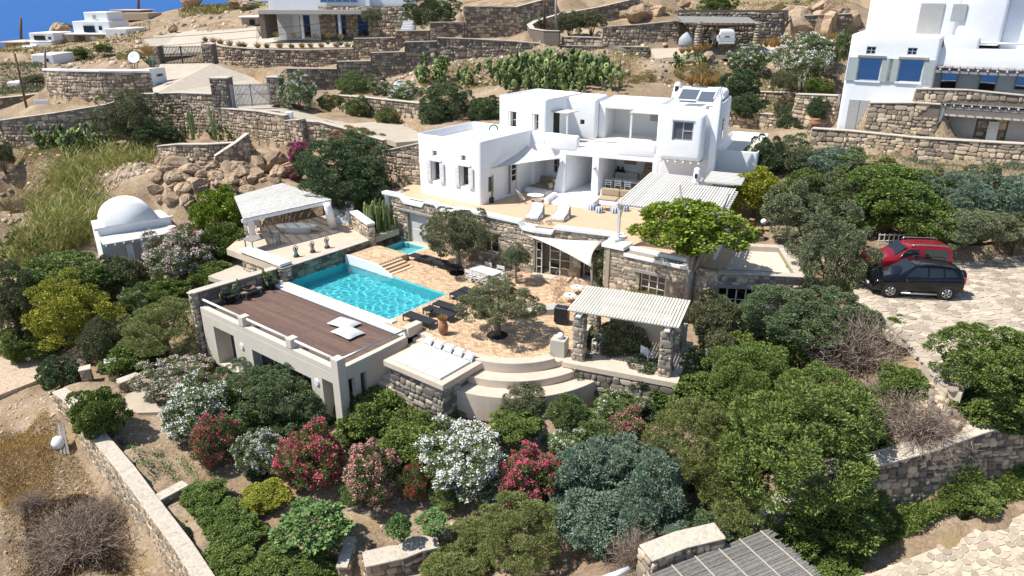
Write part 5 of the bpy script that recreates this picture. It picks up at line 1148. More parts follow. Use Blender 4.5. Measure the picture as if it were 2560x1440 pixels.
def crown_mesh(kind,var):
    """var 10 and up: the finer leaved crown of a large tree"""
    k=(kind,var)
    if k not in CR:
        nc,nl,cr,ll,lw,up,out,low,lump=KINDS[kind]
        if var>=10:nc,nl,cr,ll,lw,lump=int(nc*1.6),int(nl*1.2),cr*.76,ll*.62,lw*.62,lump+.12
        P,D,C,Rr,rs=crown(kind,hash((sum(map(ord,kind)),var))%9999,nc,nl,cr,ll,lw,up,out,low,lump)
        CR[k]=(leaf_mesh("crown",P,D,ll*rs.uniform(.7,1.35,len(P)),lw*rs.uniform(.8,1.3,len(P)),rs,LM[kind]),C,Rr,rs)
    return CR[k]
FLM={}
def flower_mesh(kind,var,col,amount,size=.05):
    k=(kind,var,col,amount)
    if k not in FLM:_,C,Rr,rs=crown_mesh(kind,var);FLM[k]=blossoms(C,Rr,np.random.RandomState(var*31+len(col)),amount*1.9,size,14,FM[col])
    return FLM[k]
TRK={}
def trunk_mesh(style,var,mat):
    """unit trunk: from z=0 to z=1 with limbs spreading into the crown (crown centre z=1, radius 1)"""
    k=(style,var,mat.name)
    if k in TRK:return TRK[k]
    r=random.Random(var*17+len(style));m=MB()
    if style=="bush":
        for i in range(6):
            a=i*1.05+r.uniform(-.3,.3);d=r.uniform(.3,.7);m.tube([(.06*math.cos(a),.06*math.sin(a),-.12),(d*.4*math.cos(a),d*.4*math.sin(a),.45),(d*math.cos(a),d*math.sin(a),1.0+r.uniform(-.1,.4))],[.04,.028,.012],6)
    else:
        bx,by=r.uniform(-.1,.1),r.uniform(-.1,.1);m.tube([(0,0,-.1),(bx*.4,by*.4,.3),(bx,by,.62)],[.125,.10,.085],9)
        for i in range(5):
            a=i*1.256+r.uniform(-.3,.3);d=r.uniform(.35,.7);m.tube([(bx,by,.58),(bx+d*.45*math.cos(a),by+d*.45*math.sin(a),.85),(bx+d*math.cos(a),by+d*math.sin(a),1.15+r.uniform(0,.3))],[.075,.045,.016],6)
    me=m.mesh("trunk",True);me.materials.append(mat);TRK[k]=me;return me
PCOUNT=[0]
def plant(kind,name,label,uc,vc,w,h,z0=None,trunk=0.0,flowers=None,group=None,cat=None,style="bush",bark=None,var=None,squash=None,at_base=None,Y=None):
    """crown seen at photo pixel (uc, vc), w by h pixels, standing on ground z0 (or looked up), trunk metres clear"""
    zg=z0 if z0 is not None else 0.0;zc=zg+1.2;fixed=z0 is not None and(abs(z0)<=.05 or abs(z0-2.72)<.01)
    for _ in range(9):
        P=at(uc,vc,zc)if Y is None else aty(uc,vc,Y)
        d=px(P)[2];el=math.atan2(CAMH-P.z,math.hypot(P.x,P.y));rx=w*d/FPX/2;hh=h*d/FPX/2
        rz=math.sqrt(max((hh**2-(rx*math.sin(el))**2),(.42*hh)**2))/max(math.cos(el),.3);rz=min(max(rz,rx*.45),rx*1.9)
        if Y is None:
            if not fixed:zg+=.5*(ground(P.x,P.y)-zg);zg=zg if z0 is None else min(max(zg,z0-.5),z0+.8)
            zc=zg+trunk+rz*.92
    z0_=(ground(P.x,P.y)if not fixed else zg)if not(Y is not None and z0 is not None)else z0
    z0_=min(z0_,P.z-.1)
    var=PCOUNT[0]%2 if var is None else var%2;var=10+var%2 if rx>1.75 and kind!='bright' else var;PCOUNT[0]+=1;r=random.Random(PCOUNT[0])
    root=bpy.data.objects.new(name,None);COL.objects.link(root);root.location=(P.x,P.y,z0_);root.empty_display_size=.3;tag(root,label,cat or("tree" if style=="tree" else "shrub"),group);WM[root.name]=Matrix.Identity(4)
    cm=crown_mesh(kind,var)[0];rot=r.uniform(0,6.28)
    c=bpy.data.objects.new("crown",cm);COL.objects.link(c);c.parent=root;c.location=(0,0,P.z-z0_);c.scale=(rx,rx,rz);c.rotation_euler=(0,0,rot)
    if flowers:
        col,am=flowers;am=am*.6 if var>=10 else am
        f=bpy.data.objects.new("flowers",flower_mesh(kind,var,col,am));COL.objects.link(f);f.parent=root;f.location=c.location;f.scale=c.scale;f.rotation_euler=c.rotation_euler
    t=bpy.data.objects.new("trunk" if style=="tree" else "stems",trunk_mesh(style,var,bark or BARK));COL.objects.link(t);t.parent=root;zz=max(P.z-z0_,.15);t.scale=(rx*(.8 if style=="tree" else .9),rx*(.8 if style=="tree" else .9),zz);t.rotation_euler=(0,0,rot)
    return root
OL=("oleander","oleander")
# left garden and hillside
plant("oleander","oleander","white flowering oleander right of the white driveway gate",742,232,92,82,flowers=("white",2.2),Y=71)
plant("oleander","oleander","oleander with few reddish flowers by the driveway wall, first from the gate",822,256,56,40,flowers=("blush",.5),Y=71.5)
plant("oleander","oleander","oleander with few reddish flowers by the driveway wall, middle one",890,270,62,48,flowers=("blush",.9),Y=70)
plant("oleander","oleander","oleander with few pink flowers by the driveway wall, nearest the villa",967,292,62,46,flowers=("rose",.8),Y=67)
plant("oleander","oleander","dense dark oleander at the foot of the stepped wall",890,212,95,55,Y=76)
plant("oleander","oleander","grey white oleander left of the dumped plastic sheet",950,226,70,48,flowers=("mauve",2.5),Y=75)
plant("oleander","oleander","white oleander above the low driveway wall end",1015,236,90,52,flowers=("white",1.8),Y=73)
plant("pitto","evergreen_shrub","large dark evergreen shrub behind the villa's left wing",1120,250,130,85,Y=66)
plant("pitto","evergreen_shrub","dark evergreen shrub touching the villa's upper left block",1215,278,90,75,Y=64)
plant("pitto","evergreen_shrub","smaller dark evergreen shrub above the wing parapet",1090,285,80,60,Y=64)
plant("olived","dark_bush","large dark spiky bush in front of the driveway retaining wall",335,295,150,130,Y=64.5)
plant("juniper","dark_bush","low bright green bush at the foot of the large dark bush",385,335,110,60,Y=63)
plant("olived","dark_bush","dark bush cut by the left edge of the picture",2,385,50,60,Y=63)
plant("pitto","broad_tree","broad dense dark tree between bougainvillea and stone wall",862,425,235,165,2.2,.25,style="tree",cat="tree")
plant("pitto","broad_tree","lower dark tree in front of the broad dense one beside the cactus",905,470,140,110,1.6,.3,style="tree",cat="tree")
plant("oleander","flowering_shrub","yellow green shrub with red flowers atop the broad tree",890,352,130,42,4.6,flowers=("red",1.6))
plant("lentisk","bougainvillea","magenta bougainvillea spilling over the boulders",752,388,60,62,3.4,flowers=("magenta",5))
plant("lentisk","bougainvillea","small magenta bougainvillea below the larger one",735,432,50,36,2.8,flowers=("magenta",4))
plant("bright","vine_bush","tall bright green vine beside the pavilion pillar",548,535,135,130,-.6,.2)
plant("lentisk","vine_bush","dark green lower part of the vine beside the pavilion",565,605,100,95,-.9,.0)
plant("oleander","oleander","white oleander in front of the domed guest house",452,640,165,125,-2.0,.1,flowers=("mauve",5))
plant("oleander","oleander","red oleander behind the white one at the domed guest house",470,592,110,45,-1.0,.5,flowers=("red",1.5))
plant("lentisk","green_shrub","green shrub right below the white oleander by the timber path",530,690,110,70,-1.8)
plant("lentisk","green_shrub","green shrub between oleander and deck wall",420,730,110,70,-2.6)
plant("oleander","oleander","sparse pale oleander in the shade left of the deck wall",340,760,90,80,-3.4,flowers=("white",.5))
plant("yellow","yellow_tree","yellow green tree with hanging branches above the brick path",178,785,195,165,-4.2,.6,style="tree",cat="tree")
plant("lentisk","broad_green_tree","broad green tree in front of the reeds",150,705,250,140,-3.8,.9,style="tree",cat="tree")
plant("olived","broad_green_tree","dark green tree cut by the left edge beside the brick path",25,760,150,190,-4.4,.8,style="tree",cat="tree")
plant("lentisk","broad_green_tree","green tree beside the porch of the domed guest house",250,700,120,90,-3.2,.5,style="tree",cat="tree")
plant("pine","pine_bush","low umbrella shaped pine beside the guest suite",412,818,215,135,-3.6,.9,style="tree",cat="tree")
plant("lentisk","green_shrub","dark shrub under the umbrella shaped pine",330,890,150,70,-3.9)
plant("pitto","round_shrub","round dark green shrub beside the brick path",148,935,98,88,-4.4)
plant("lentisk","green_shrub","green shrub inside the long garden wall by the gateposts",248,1030,130,120,-4.2,.2)
plant("oleander","oleander","pale pink oleander left of the guest suite",440,940,165,100,-3.7,.2,flowers=("mauve",4.5))
plant("oleander","oleander","large white oleander in front of the guest suite",508,1020,170,135,-3.9,.1,flowers=("white",5))
plant("pitto","evergreen_mound","large dark evergreen mound in front of the guest suite",712,985,215,150,-3.6,.0)
plant("pitto","evergreen_mound","dark evergreen mound at the guest suite door",610,960,170,110,-3.6,.0)
plant("pitto","evergreen_mound","dark evergreen mound nearest the pink oleander",760,1040,150,80,-3.7)
plant("oleander","oleander","crimson oleander above the vegetable bed",535,1105,115,120,-4.1,.1,flowers=("pink",3.5))
plant("oleander","oleander","small white oleander left of the bright pink one",655,1130,105,105,-4.2,.1,flowers=("white",4))
plant("oleander","oleander","bright pink oleander at the end of the slate path",778,1145,155,145,-4.1,.2,flowers=("pink",5))
plant("oleander","oleander","blush pink oleander hanging over the garden stairs",925,1185,140,150,-4.3,.2,flowers=("blush",4.5))
plant("oleander","oleander","sparse red oleander between blush and white oleanders",1035,1205,75,85,-4.3,.3,flowers=("red",2.5))
plant("oleander","oleander","largest white oleander in the middle of the front garden",1175,1140,215,170,-4.1,.2,flowers=("white",5.5))
plant("oleander","oleander","white oleander below the largest white one",1230,1210,120,90,-4.2,.2,flowers=("white",5))
plant("oleander","oleander","deep red pink oleander beside the silver tree",1325,1195,150,150,-4.0,.2,flowers=("pink",5.5))
plant("oleander","oleander","light pink oleander below the pool pergola",1572,1085,115,110,-2.7,.1,flowers=("rose",4))
plant("oleander","oleander","green oleander with a few white flowers below the pergola",1545,1010,120,80,-2.2,.1,flowers=("white",.8))
plant("oleander","oleander","leafy oleander with white flowers behind the pergola's right pillar",1735,920,90,90,-1.0,.2,flowers=("white",1.0))
plant("oleander","oleander","green oleander left of the pergola's lower shrubs",1420,1030,90,85,-2.7,.1)
plant("oleander","oleander","white and yellow oleander beside the deep red one",1420,1110,120,80,-3.3,.1,flowers=("white",1.4))
plant("lentisk","lentisk_mass","bright green lentisk thicket below the daybed, left part",950,1035,180,130,-3.5)
plant("lentisk","lentisk_mass","bright green lentisk thicket below the daybed, middle part",1085,1045,190,130,-3.3)
plant("lentisk","lentisk_mass","green lentisk thicket reaching down to the largest white oleander",1030,1110,190,100,-3.8)
plant("olived","lean_shrub","upright twiggy shrub in front of the daybed's stone base",1040,960,150,75,-2.4)
plant("olived","lean_shrub","open shrub with bare stems below the curved steps",1310,1000,120,90,-2.4)
plant("oleander","lean_shrub","green shrub below the daybed corner",1190,1000,110,80,-2.6)
# front garden, centre and right
plant("pine","pine_shrub","round olive green pine shrub in the bottom centre",1290,1330,235,190,-4.7,.1)
plant("pine","pine_shrub","low pine shrub at the bottom edge of the picture",1140,1415,165,110,-5.0)
plant("silver","silver_tree","silver blue tree at the centre of the front garden",1470,1190,185,170,-4.0,.4,style="tree",cat="tree")
plant("silver","silver_tree","silver blue tree low beside the pine shrub",1490,1300,200,160,-4.4,.2,style="tree",cat="tree")
plant("silver","silver_tree","grey green silver tree left of the large rounded pine",1650,1210,150,170,-3.4,.3,style="tree",cat="tree")
plant("pine","rounded_pine","large rounded olive green pine right of the silver trees",1740,1120,245,235,-2.8,.3,style="tree",cat="tree")
plant("pine","rounded_pine","smaller pine below the large rounded one",1860,1280,160,130,-2.9,.3,style="tree",cat="tree")
plant("hedge","carob_tree","huge bright green tree at the lower right",2010,1120,370,320,-1.4,.8,style="tree",cat="tree",var=1)
plant("hedge","carob_tree","bright green tree behind the huge one",1880,960,220,190,-1.0,.6,style="tree",cat="tree",var=2)
plant("lentisk","carob_tree","dark green lower branches of the huge tree by the stone wall",2090,1280,240,140,-2.4,.2,style="tree",cat="tree")
plant("lentisk","carob_tree","bushy green tree top above the reed pergola",2080,1400,170,90,-3.2,.2,style="tree",cat="tree")
plant("lentisk","right_edge_tree","broad green tree at the right edge beside the parking",2500,910,255,190,1.6,.6,style="tree",cat="tree")
plant("lentisk","right_edge_tree","lower green tree beneath the right edge tree",2510,1010,230,130,1.0,.4,style="tree",cat="tree")
plant("pitto","flowering_evergreen","pale flowering evergreen tree left of the parking yard",2010,790,290,160,-.2,.8,flowers=None,style="tree",cat="tree")
plant("lentisk","green_shrub","green shrub below the pale flowering evergreen",1960,880,180,90,-.4)
plant("olive","tall_olive","tall grey green olive tree overlapping the black car",2075,640,190,215,1.2,.3,style="tree",cat="tree")
plant("olive","grey_shrub","grey green shrub in front of the annex door",1880,745,100,70,-.2)
plant("olived","olive_tree","olive tree behind the pool pergola's right side",1790,800,130,130,-.4,.6,style="tree",cat="tree")
plant("olived","olive_tree","olive tree right of the pool pergola",1800,880,130,110,-.8,.3,style="tree",cat="tree")
plant("olived","olive_tree","olive tree growing in front of the pool pergola",1545,850,150,95,-1.8,1.2,style="tree",cat="tree")
plant("olive","round_shrub","pale variegated round shrub left of the pergola's stone base",1458,940,95,85,-1.9)
plant("juniper","round_shrub","dark green round shrub below the pergola",1625,945,125,110,-1.7)
plant("scrub","low_shrub","low reddish green shrub between window and pergola roof",1620,732,110,45,0.0)
plant("oleander","climbing_shrub","white flowering climber beside the lower shade sail",1530,670,90,100,0.0,.1,flowers=("mauve",1.8))
plant("bright","umbrella_tree","bright green umbrella shaped tree in front of the villa pergola",1735,572,262,150,-.3,style="tree",bark=BARKG,cat="tree",Y=35.1,var=0)
# fillers of the dense planting
for kd,l,u,v,w,h,z in(("oleander","green oleander between white oleander and evergreen mound",600,1060,130,80,-3.8),("lentisk","lentisk bush at the guest suite's front corner",880,1010,100,80,-3.3),("lentisk","lentisk bush beside the slate path",890,1085,110,70,-3.7),("lentisk","dense green bush below the pergola's right pillar",1700,1000,140,110,-1.6),("lentisk","dense green bush left of the bright green tree",1770,985,170,120,-1.4),("lentisk","green bush behind the olive right of the pergola",1850,880,150,110,-.6),("olived","green bush below the pale flowering evergreen's left side",1900,900,140,90,-.5),("hedge","bright green tree top between the two twig shrubs",2060,1000,220,170,-.6),("lentisk","bright green tree right of the huge tree, above the tall wall",2150,1090,170,150,-.6),("hedge","bright green crown filling left of the huge tree",1900,1090,200,190,-1.6),("pine","pine top left below the huge tree",1810,1200,150,140,-2.4),("silver","silver bush between pine shrub and silver tree",1590,1280,130,120,-3.6),("silver","silver bush beside the deep red oleander",1410,1260,110,100,-4.2),("silver","silver bush behind the central silver tree",1560,1150,150,120,-3.2),("lentisk","green bush beside the parking corner",2235,830,95,75,1.4),("olive","pale green bush below the tall olive",2140,820,140,100,.6),("lentisk","yellow green bush right of the large twig shrub",2260,960,120,90,1.2),("lentisk","yellow green bush between the twig shrubs above the wall",2210,1010,150,90,.6),("olived","dark tree behind the yellow green tree at the left",300,700,130,120,-3.2),("lentisk","green bush above the brick path",85,850,150,100,-4.4),("olived","dark tall bush behind the gateposts",255,860,100,120,-3.9),("lentisk","green bush below the left slope",95,620,120,90,-3.0),("lentisk","green shrub between tall olive and annex roof",1985,700,90,80,.2),("oleander","green shrub in the bed below the blush oleander",880,1235,70,60,-4.4),("oleander","green shrub under the largest white oleander",1120,1230,110,70,-4.3),("lentisk","low green shrub behind the stepping slabs",1290,1060,130,70,-2.6),("oleander","green shrub right of the stepping slabs",1490,1060,120,80,-2.6),("juniper","dark shrub in the shade below the dark round shrub",1650,1010,120,80,-1.9),("lentisk","green tree right of the olive with visible trunk",2010,470,110,90,3.0),("olive","grey green tree between the silver garden trees",2450,470,130,100,3.4),("lentisk","green tree between the largest garden tree and the red car",2340,560,150,90,2.7),("olived","dark tree above the white rail fence",2050,565,110,80,2.5),("olive","grey tree behind the second round shrub",2330,470,130,90,3.6),("pine","pine shrub left of the bottom centre pine",1180,1330,90,70,-4.7),("lentisk","leafy bush at the bottom edge left of the garden stairs",780,1425,120,60,-5.0),("lentisk","green thicket below the huge tree beside the reed roof",1990,1330,150,120,-2.6),("juniper","dark thicket behind the reed roof's wall",1800,1320,170,90,-2.8),("silver","grey silver bush above the reed roof's wall",1690,1310,130,90,-3.2),("lentisk","bush at the right foot of the tall retaining wall",2430,1240,130,50,-1.6)):
    plant(kd,"filler_shrub" if "tree" not in l else "garden_tree",l,u,v,w,h,z,.2 if "tree" in l else 0,style="tree" if "tree" in l else "bush",cat="tree" if "tree" in l else "shrub")
# courtyard trees
plant("olived","courtyard_olive","large round olive tree beside the plunge pool loungers",1146,585,168,125,0.0,.95,style="tree",bark=BARKG,cat="tree",var=0)
plant("olived","courtyard_olive","round olive tree in a soil pit beside the lounger row",1243,758,190,105,0.0,.95,style="tree",bark=BARK,cat="tree",var=1)
plant("olive","courtyard_olive","small olive tree near the stone storey's glass door",1291,640,66,56,0.0,1.15,style="tree",bark=BARKG,cat="tree",var=2)
# right garden
def rg(kind,n,l,*a,**k):return plant(kind,n,l,*a,style=k.pop("style","tree"),cat=k.pop("cat","tree"),**k)
rg("yellow","garden_tree","yellow green tree right of the villa pergola",1890,480,135,115,2.6,.5,var=1)
rg("olive","garden_tree","olive with visible trunk beside the terracotta pots",1975,525,130,115,2.5,.9,bark=BARKG)
rg("juniper","garden_tree","dark tree at the villa's right rear corner",1915,400,90,110,3.2,.3)
rg("juniper","garden_tree","dark narrow tree left of the neighbour's grey door",2045,272,52,52,Y=54.5)
rg("pitto","garden_tree","small round tree behind the villa's right block",1865,265,75,62,Y=64)
rg("pitto","garden_tree","dark round shrub tree above the small round tree",1850,212,95,75,Y=67)
rg("oleander","garden_shrub","white flowering shrub behind the dark round tree",1870,150,100,62,Y=72,flowers=("white",2),style="bush",cat="shrub")
rg("oleander","white_oleander","large white oleander beside the neighbour's house",2018,150,135,110,Y=66,flowers=("white",4),style="bush",cat="shrub")
rg("oleander","white_oleander","dark red oleander behind the neighbour's large white one",2055,110,60,36,Y=69,flowers=("red",2.5),style="bush",cat="shrub")
rg("oleander","garden_shrub","green shrub with white flowers touching the neighbour's house",2108,120,40,90,Y=64,flowers=("white",.7),style="bush",cat="shrub")
rg("lentisk","garden_shrub","small green shrub below the neighbour's white oleander",2035,215,45,38,Y=61,style="bush",cat="shrub")
rg("lentisk","garden_shrub","rounded green shrub at the left foot of the neighbour's house",2068,222,34,26,Y=60,style="bush",cat="shrub")
rg("olived","garden_shrub","dark shrub on the terrace left of the small potted tree",1960,205,60,52,Y=62,style="bush",cat="shrub")
rg("olived","garden_shrub","dark shrub with pink flowers right of the villa roof",1965,270,60,60,Y=60,flowers=("rose",.4),style="bush",cat="shrub")
rg("juniper","garden_shrub","dark shrub in the corner of the terrace wall",1985,312,75,75,Y=57,style="bush",cat="shrub")
rg("olive","garden_tree","grey green tree behind the round shrubs, left one",1985,395,110,90,3.6,.3)
rg("silver","garden_tree","silver grey shrub left of the round green shrubs",2080,410,120,80,3.8,.2)
rg("oleander","garden_shrub","white flowering shrub at the left end of the round shrub row",2140,385,62,48,4.3,flowers=("white",1.3),style="bush",cat="shrub")
for i,(u,v,w,h,l)in enumerate(((2215,385,58,48,"round green shrub with white flowers, first of the row below the terrace wall"),(2278,394,52,50,"round green shrub, second of the row below the terrace wall"),(2362,398,62,52,"round green shrub, third of the row below the terrace wall"),(2466,402,68,54,"round green shrub, fourth of the row below the terrace wall"),(2565,395,50,50,"round green shrub cut by the right edge, last of the row"))):
    rg("hedge","round_shrub",l,u,v,w,h,4.3,flowers=("white",.6)if i==0 else None,style="bush",cat="shrub",group="round shrubs below the terrace wall")
rg("lentisk","large_garden_tree","largest green tree in the garden right of the villa",2230,500,260,170,3.0,.15,var=0)
rg("olived","large_garden_tree","green tree left of the largest garden tree",2090,500,160,130,3.0,.15)
rg("lentisk","large_garden_tree","green tree behind the largest garden tree near the shrub row",2190,445,190,80,3.7,.15)
rg("silver","silver_garden_tree","silver green tree behind the red car",2390,500,160,130,3.2,.15)
rg("olive","grey_garden_tree","grey green olive with bare trunks above the red car",2420,565,190,110,2.7,.15)
rg("silver","silver_garden_tree","silver green tree at the right edge behind the parking",2530,510,140,140,3.4,.15)
rg("olived","grey_garden_tree","dark green tree at the right edge above the parking",2550,575,120,90,2.8,.15)
rg("olive","garden_shrub","sparse grey shrub below the third round shrub",2310,425,90,50,4.0,style="bush",cat="shrub")
rg("silver","garden_shrub","grey green shrub right of the fourth round shrub",2540,440,90,60,4.0,style="bush",cat="shrub")
# hill behind
plant("scrub","thyme_cushion","large olive brown cushion shrub behind the villa roof",1610,205,110,52,Y=70)
plant("scrub","thyme_cushion","large yellow green cushion shrub right of the chimney",1745,188,125,46,Y=71)
plant("scrub","thyme_cushion","cushion shrub high on the rocky slope, left one",1950,25,50,26,Y=90)
plant("scrub","thyme_cushion","cushion shrub high on the rocky slope, right one",2010,30,46,22,Y=90)
plant("scrub","thyme_cushion","brown cushion shrub at the end of the prickly pears",1530,222,60,34,Y=71)
plant("pitto","upper_tree","dark evergreen tree beside the white stairs at the top",1080,28,135,85,Y=95,trunk=.4,style="tree",cat="tree")
plant("olived","upper_shrub","dark shrub thicket in the curved planter, left half",1425,58,70,52,Y=84)
plant("olived","upper_shrub","dark shrub thicket in the curved planter, right half",1480,52,72,48,Y=84)
plant("lentisk","upper_shrub","green shrub above the carport roof",1795,12,85,50,Y=84)
plant("olive","small_olive","small grafted olive tree beside the dark house pergola",930,42,48,30,Y=97,trunk=1.2,style="tree",cat="tree")
plant("lentisk","upper_shrub","green shrub on the left slope by the far houses",258,122,40,22,Y=128)
plant("lentisk","upper_shrub","dark green shrub left of the far white cube",195,132,55,22,Y=128)
plant("scrub","upper_shrub","yellow green shrub behind the satellite dish",330,145,70,26,Y=88)
plant("olived","upper_shrub","grey green low shrub near the utility pole",85,200,50,26,Y=90)
plant("olived","upper_shrub","dark round shrub near the boulders on the far slope",625,22,50,22,Y=165)
# ------------------------------------------------------------------ reeds, cacti, twigs, grasses
def reed_mesh(seed,n=230):
    rs=np.random.RandomState(seed);P=[];D=[];L=[];Wd=[];st=MB()
    for i in range(n):
        a=rs.uniform(0,6.28);r0=math.sqrt(rs.uniform())*.75;lean=rs.uniform(.03,.28);hgt=rs.uniform(.65,1.15);b=np.array([r0*math.cos(a),r0*math.sin(a),0]);dirn=np.array([math.cos(a)*lean,math.sin(a)*lean,1.0])
        for k in range(16):
            f=.25+.75*k/15;p=b+dirn*hgt*f;aa=rs.uniform(0,6.28);P.append(p);D.append(unit(np.array([math.cos(aa),math.sin(aa),1.5-.9*f])));L.append(rs.uniform(.16,.30));Wd.append(rs.uniform(.012,.022))
    me=leaf_mesh("reed_blades",np.array(P),np.array(D),np.array(L),np.array(Wd),rs,LM["reed"]);return me
RM=[reed_mesh(i)for i in range(3)]
def generic(name,label,cat,part,me,loc,sc,rz,group=None):
    root=bpy.data.objects.new(name,None);COL.objects.link(root);root.location=loc;tag(root,label,cat,group)
    o=bpy.data.objects.new(part,me);COL.objects.link(o);o.parent=root;o.scale=sc if hasattr(sc,'__len__')else(sc,)*3;o.rotation_euler=(0,0,rz);return root
for i,(u,v,z,w,h,l)in enumerate(((150,680,-3.3,2.6,3.8,"reed clump at the left front below the dome"),(215,640,-2.6,2.8,4.2,"reed clump touching the dome's left side"),(255,560,-1.8,2.8,4.4,"tall reed clump behind the dome"),(170,600,-2.6,2.8,4.0,"reed clump on the slope left of the dome"),(300,515,-.8,2.8,4.0,"reed clump above the dome's back"),(355,490,-.1,2.6,3.8,"reed clump at the upper end near the boulders"),(215,530,-1.2,2.8,4.0,"reed clump on the bare slope at the upper left"),(120,700,-3.6,2.4,2.8,"low reed clump among the trees at the left"),(260,490,-.4,2.6,3.8,"reed clump in the middle of the reed bed"),(330,460,.5,2.4,3.2,"reed clump below the curved stone planter"),(385,475,.4,2.0,3.0,"reed clump at the boulders' left edge"))):
    generic("reed_clump","yellow green "+l,"reeds","reed_blades",RM[i%3],at(u,v,z),(w,w,h),i*1.3,"reeds around the domed guest house")
def pad_template():
    V=[];F=[];n,m_=10,5
    for j in range(m_):
        th=math.pi*(j+.5)/m_-math.pi/2
        for k in range(n):a=k*2*math.pi/n;V.append((.5*math.cos(th)*math.cos(a)*(1 if math.sin(a)>-.2 else 1),.11*math.sin(th),.62*math.cos(th)*math.sin(a)+.6))
    for j in range(m_-1):
        for k in range(n):F.append((j*n+k,j*n+(k+1)%n,(j+1)*n+(k+1)%n,(j+1)*n+k))
    F4=F+[(0,1,2,3),(0,3,4,9),(4,5,6,9),(6,7,8,9)];o=(m_-1)*n;F4+=[(o,o+1,o+2,o+3),(o,o+3,o+4,o+9),(o+4,o+5,o+6,o+9),(o+6,o+7,o+8,o+9)]
    return np.array(V),np.array(F4)
PADV,PADF=pad_template()
def pear_mesh(seed,n=60,base=9):
    rs=np.random.RandomState(seed);Vs=[];Fs=[];off=0;tips=[]
    for i in range(n):
        if i<base:a=rs.uniform(0,6.28);r0=math.sqrt(rs.uniform())*.8;p=np.array([r0*math.cos(a),r0*math.sin(a),-.05]);s=rs.uniform(.28,.38);ax=unit(np.array([rs.uniform(-.4,.4),rs.uniform(-.4,.4),1.0]))
        else:
            t=tips[rs.randint(max(0,len(tips)-40),len(tips))]
            if t[0][2]>1.25:t=tips[rs.randint(0,base)]
            p=t[0]+rs.uniform(-.08,.08,3);s=rs.uniform(.2,.32);ax=unit(t[1]*.5+np.array([rs.uniform(-.9,.9),rs.uniform(-.9,.9),.7]))
        fn=unit(np.cross(ax,rs.normal(size=3)));sd=np.cross(ax,fn);M=np.stack([sd,fn,ax]);V=(PADV*s)@M+p
        Vs.append(V);Fs.append(PADF+off);off+=len(V);tips.append((p+ax*s*1.15,ax))
    me=np_mesh("pads",np.concatenate(Vs),np.concatenate(Fs),4,True);me.materials.append(LM["cactus"]);return me
PM=[pear_mesh(i)for i in range(4)]
for i,(u,v,Y,s,l)in enumerate(((1075,205,76,2.1,"left of the bare slope behind the villa"),(1160,212,75.5,1.7,"on the bare slope, second from the left"),(1255,212,75.5,2.1,"at the left end of the long hedge above the villa"),(1310,216,75,2.3,"in the long hedge, directly above the villa's left block"),(1365,216,75,2.4,"in the middle of the long hedge above the villa"),(1420,216,75,2.4,"in the long hedge, right of its middle"),(1470,214,75,2.3,"tall part of the long hedge under the stone wall"),(1520,218,74,2.0,"at the right end of the long hedge"),(1400,225,73,1.8,"low in front of the long hedge"),(1340,226,73,1.8,"low in front of the long hedge's left half"),(1700,172,74,1.2,"below the sloping terrace wall"),(1745,165,74,1.1,"beside the reddish boulder"),(1345,75,84,1.4,"in the curved planter by the pole"),(150,372,64,1.9,"at the left of the dark bush"),(210,380,63.5,2.0,"with red fruits left of the dark bush"),(265,385,63,1.6,"touching the dark bush's left foot"),(540,352,60.5,1.1,"in the curved stone planter"),(570,350,60.5,1.0,"at the right end of the curved stone planter"),(455,348,61,1.0,"right of the dark bush by the wall"))):
    P=hit(u,v);s*=.85;generic("prickly_pear","prickly pear cactus "+l,"cactus","pads",PM[i%4],P,(s,s,s*1.0),i*1.9,"prickly pears")
for i,(u,v,s,l)in enumerate(((1095,190,2.0,"high on the bare slope, left"),(1240,196,2.0,"behind the left end of the long hedge"),(1290,200,2.3,"behind the long hedge, second row left"),(1335,198,2.4,"behind the long hedge, second row middle left"),(1388,198,2.5,"behind the long hedge, second row middle"),(1440,196,2.5,"behind the long hedge, second row middle right"),(1495,198,2.4,"behind the long hedge, second row right"),(1275,222,2.0,"low at the long hedge's left foot"),(1445,226,2.0,"low at the long hedge's right foot"),(120,375,1.8,"furthest left below the driveway retaining wall"),(185,388,1.9,"in front of the other cacti below the driveway retaining wall"),(240,372,2.0,"with many pads beside the dark bush"))):
    generic("prickly_pear","prickly pear cactus "+l,"cactus","pads",PM[(i+1)%4],hit(u,v),(s*.75,s*.75,s*.72),i*2.3+1,"prickly pears")
for u,v,z,s,l in((30,650,-2.9,1.5,"yellowish prickly pear at the left edge below the slope"),(85,450,.2,.8,"small yellowish prickly pear on the bare left slope"),(55,480,-.6,.8,"lower small yellowish prickly pear on the bare left slope")):generic("prickly_pear",l,"cactus","pads",PM[1],at(u,v,z),s,u,"prickly pears")
def candelabra(seed,n=26):
    r=random.Random(seed);m=MB()
    for i in range(n):
        a=r.uniform(0,6.28);d=r.uniform(.05,.55);h=r.uniform(1.3,2.6);b=Vector((d*.45*math.cos(a),d*.45*math.sin(a),0));e=Vector((d*math.cos(a)*1.5,d*math.sin(a)*1.5,.6))
        m.tube([b,b.lerp(e,.6)+Vector((0,0,.1)),e+Vector((0,0,.2)),e+Vector((r.uniform(-.06,.06),r.uniform(-.06,.06),h-.15)),e+Vector((0,0,h))],[.075,.085,.08,.075,.02],5)
    return m.mesh("stems")
me=candelabra(3,44);me.materials.append(LM["euphorbia"]);generic("candelabra_cactus","tall candelabra cactus clump between the pool steps and the white door","cactus","stems",me,at(935,606,0.05),(1.15,1.15,.95),.4)
me=candelabra(5,20);me.materials.append(LM["euphorbia"]);generic("candelabra_cactus","candelabra cactus in front of the stone storey's corner","cactus","stems",me,at(968,600,0.05),(.9,.9,.85),1.4)
me=candelabra(7,5);me.materials.append(LM["euphorbia"])
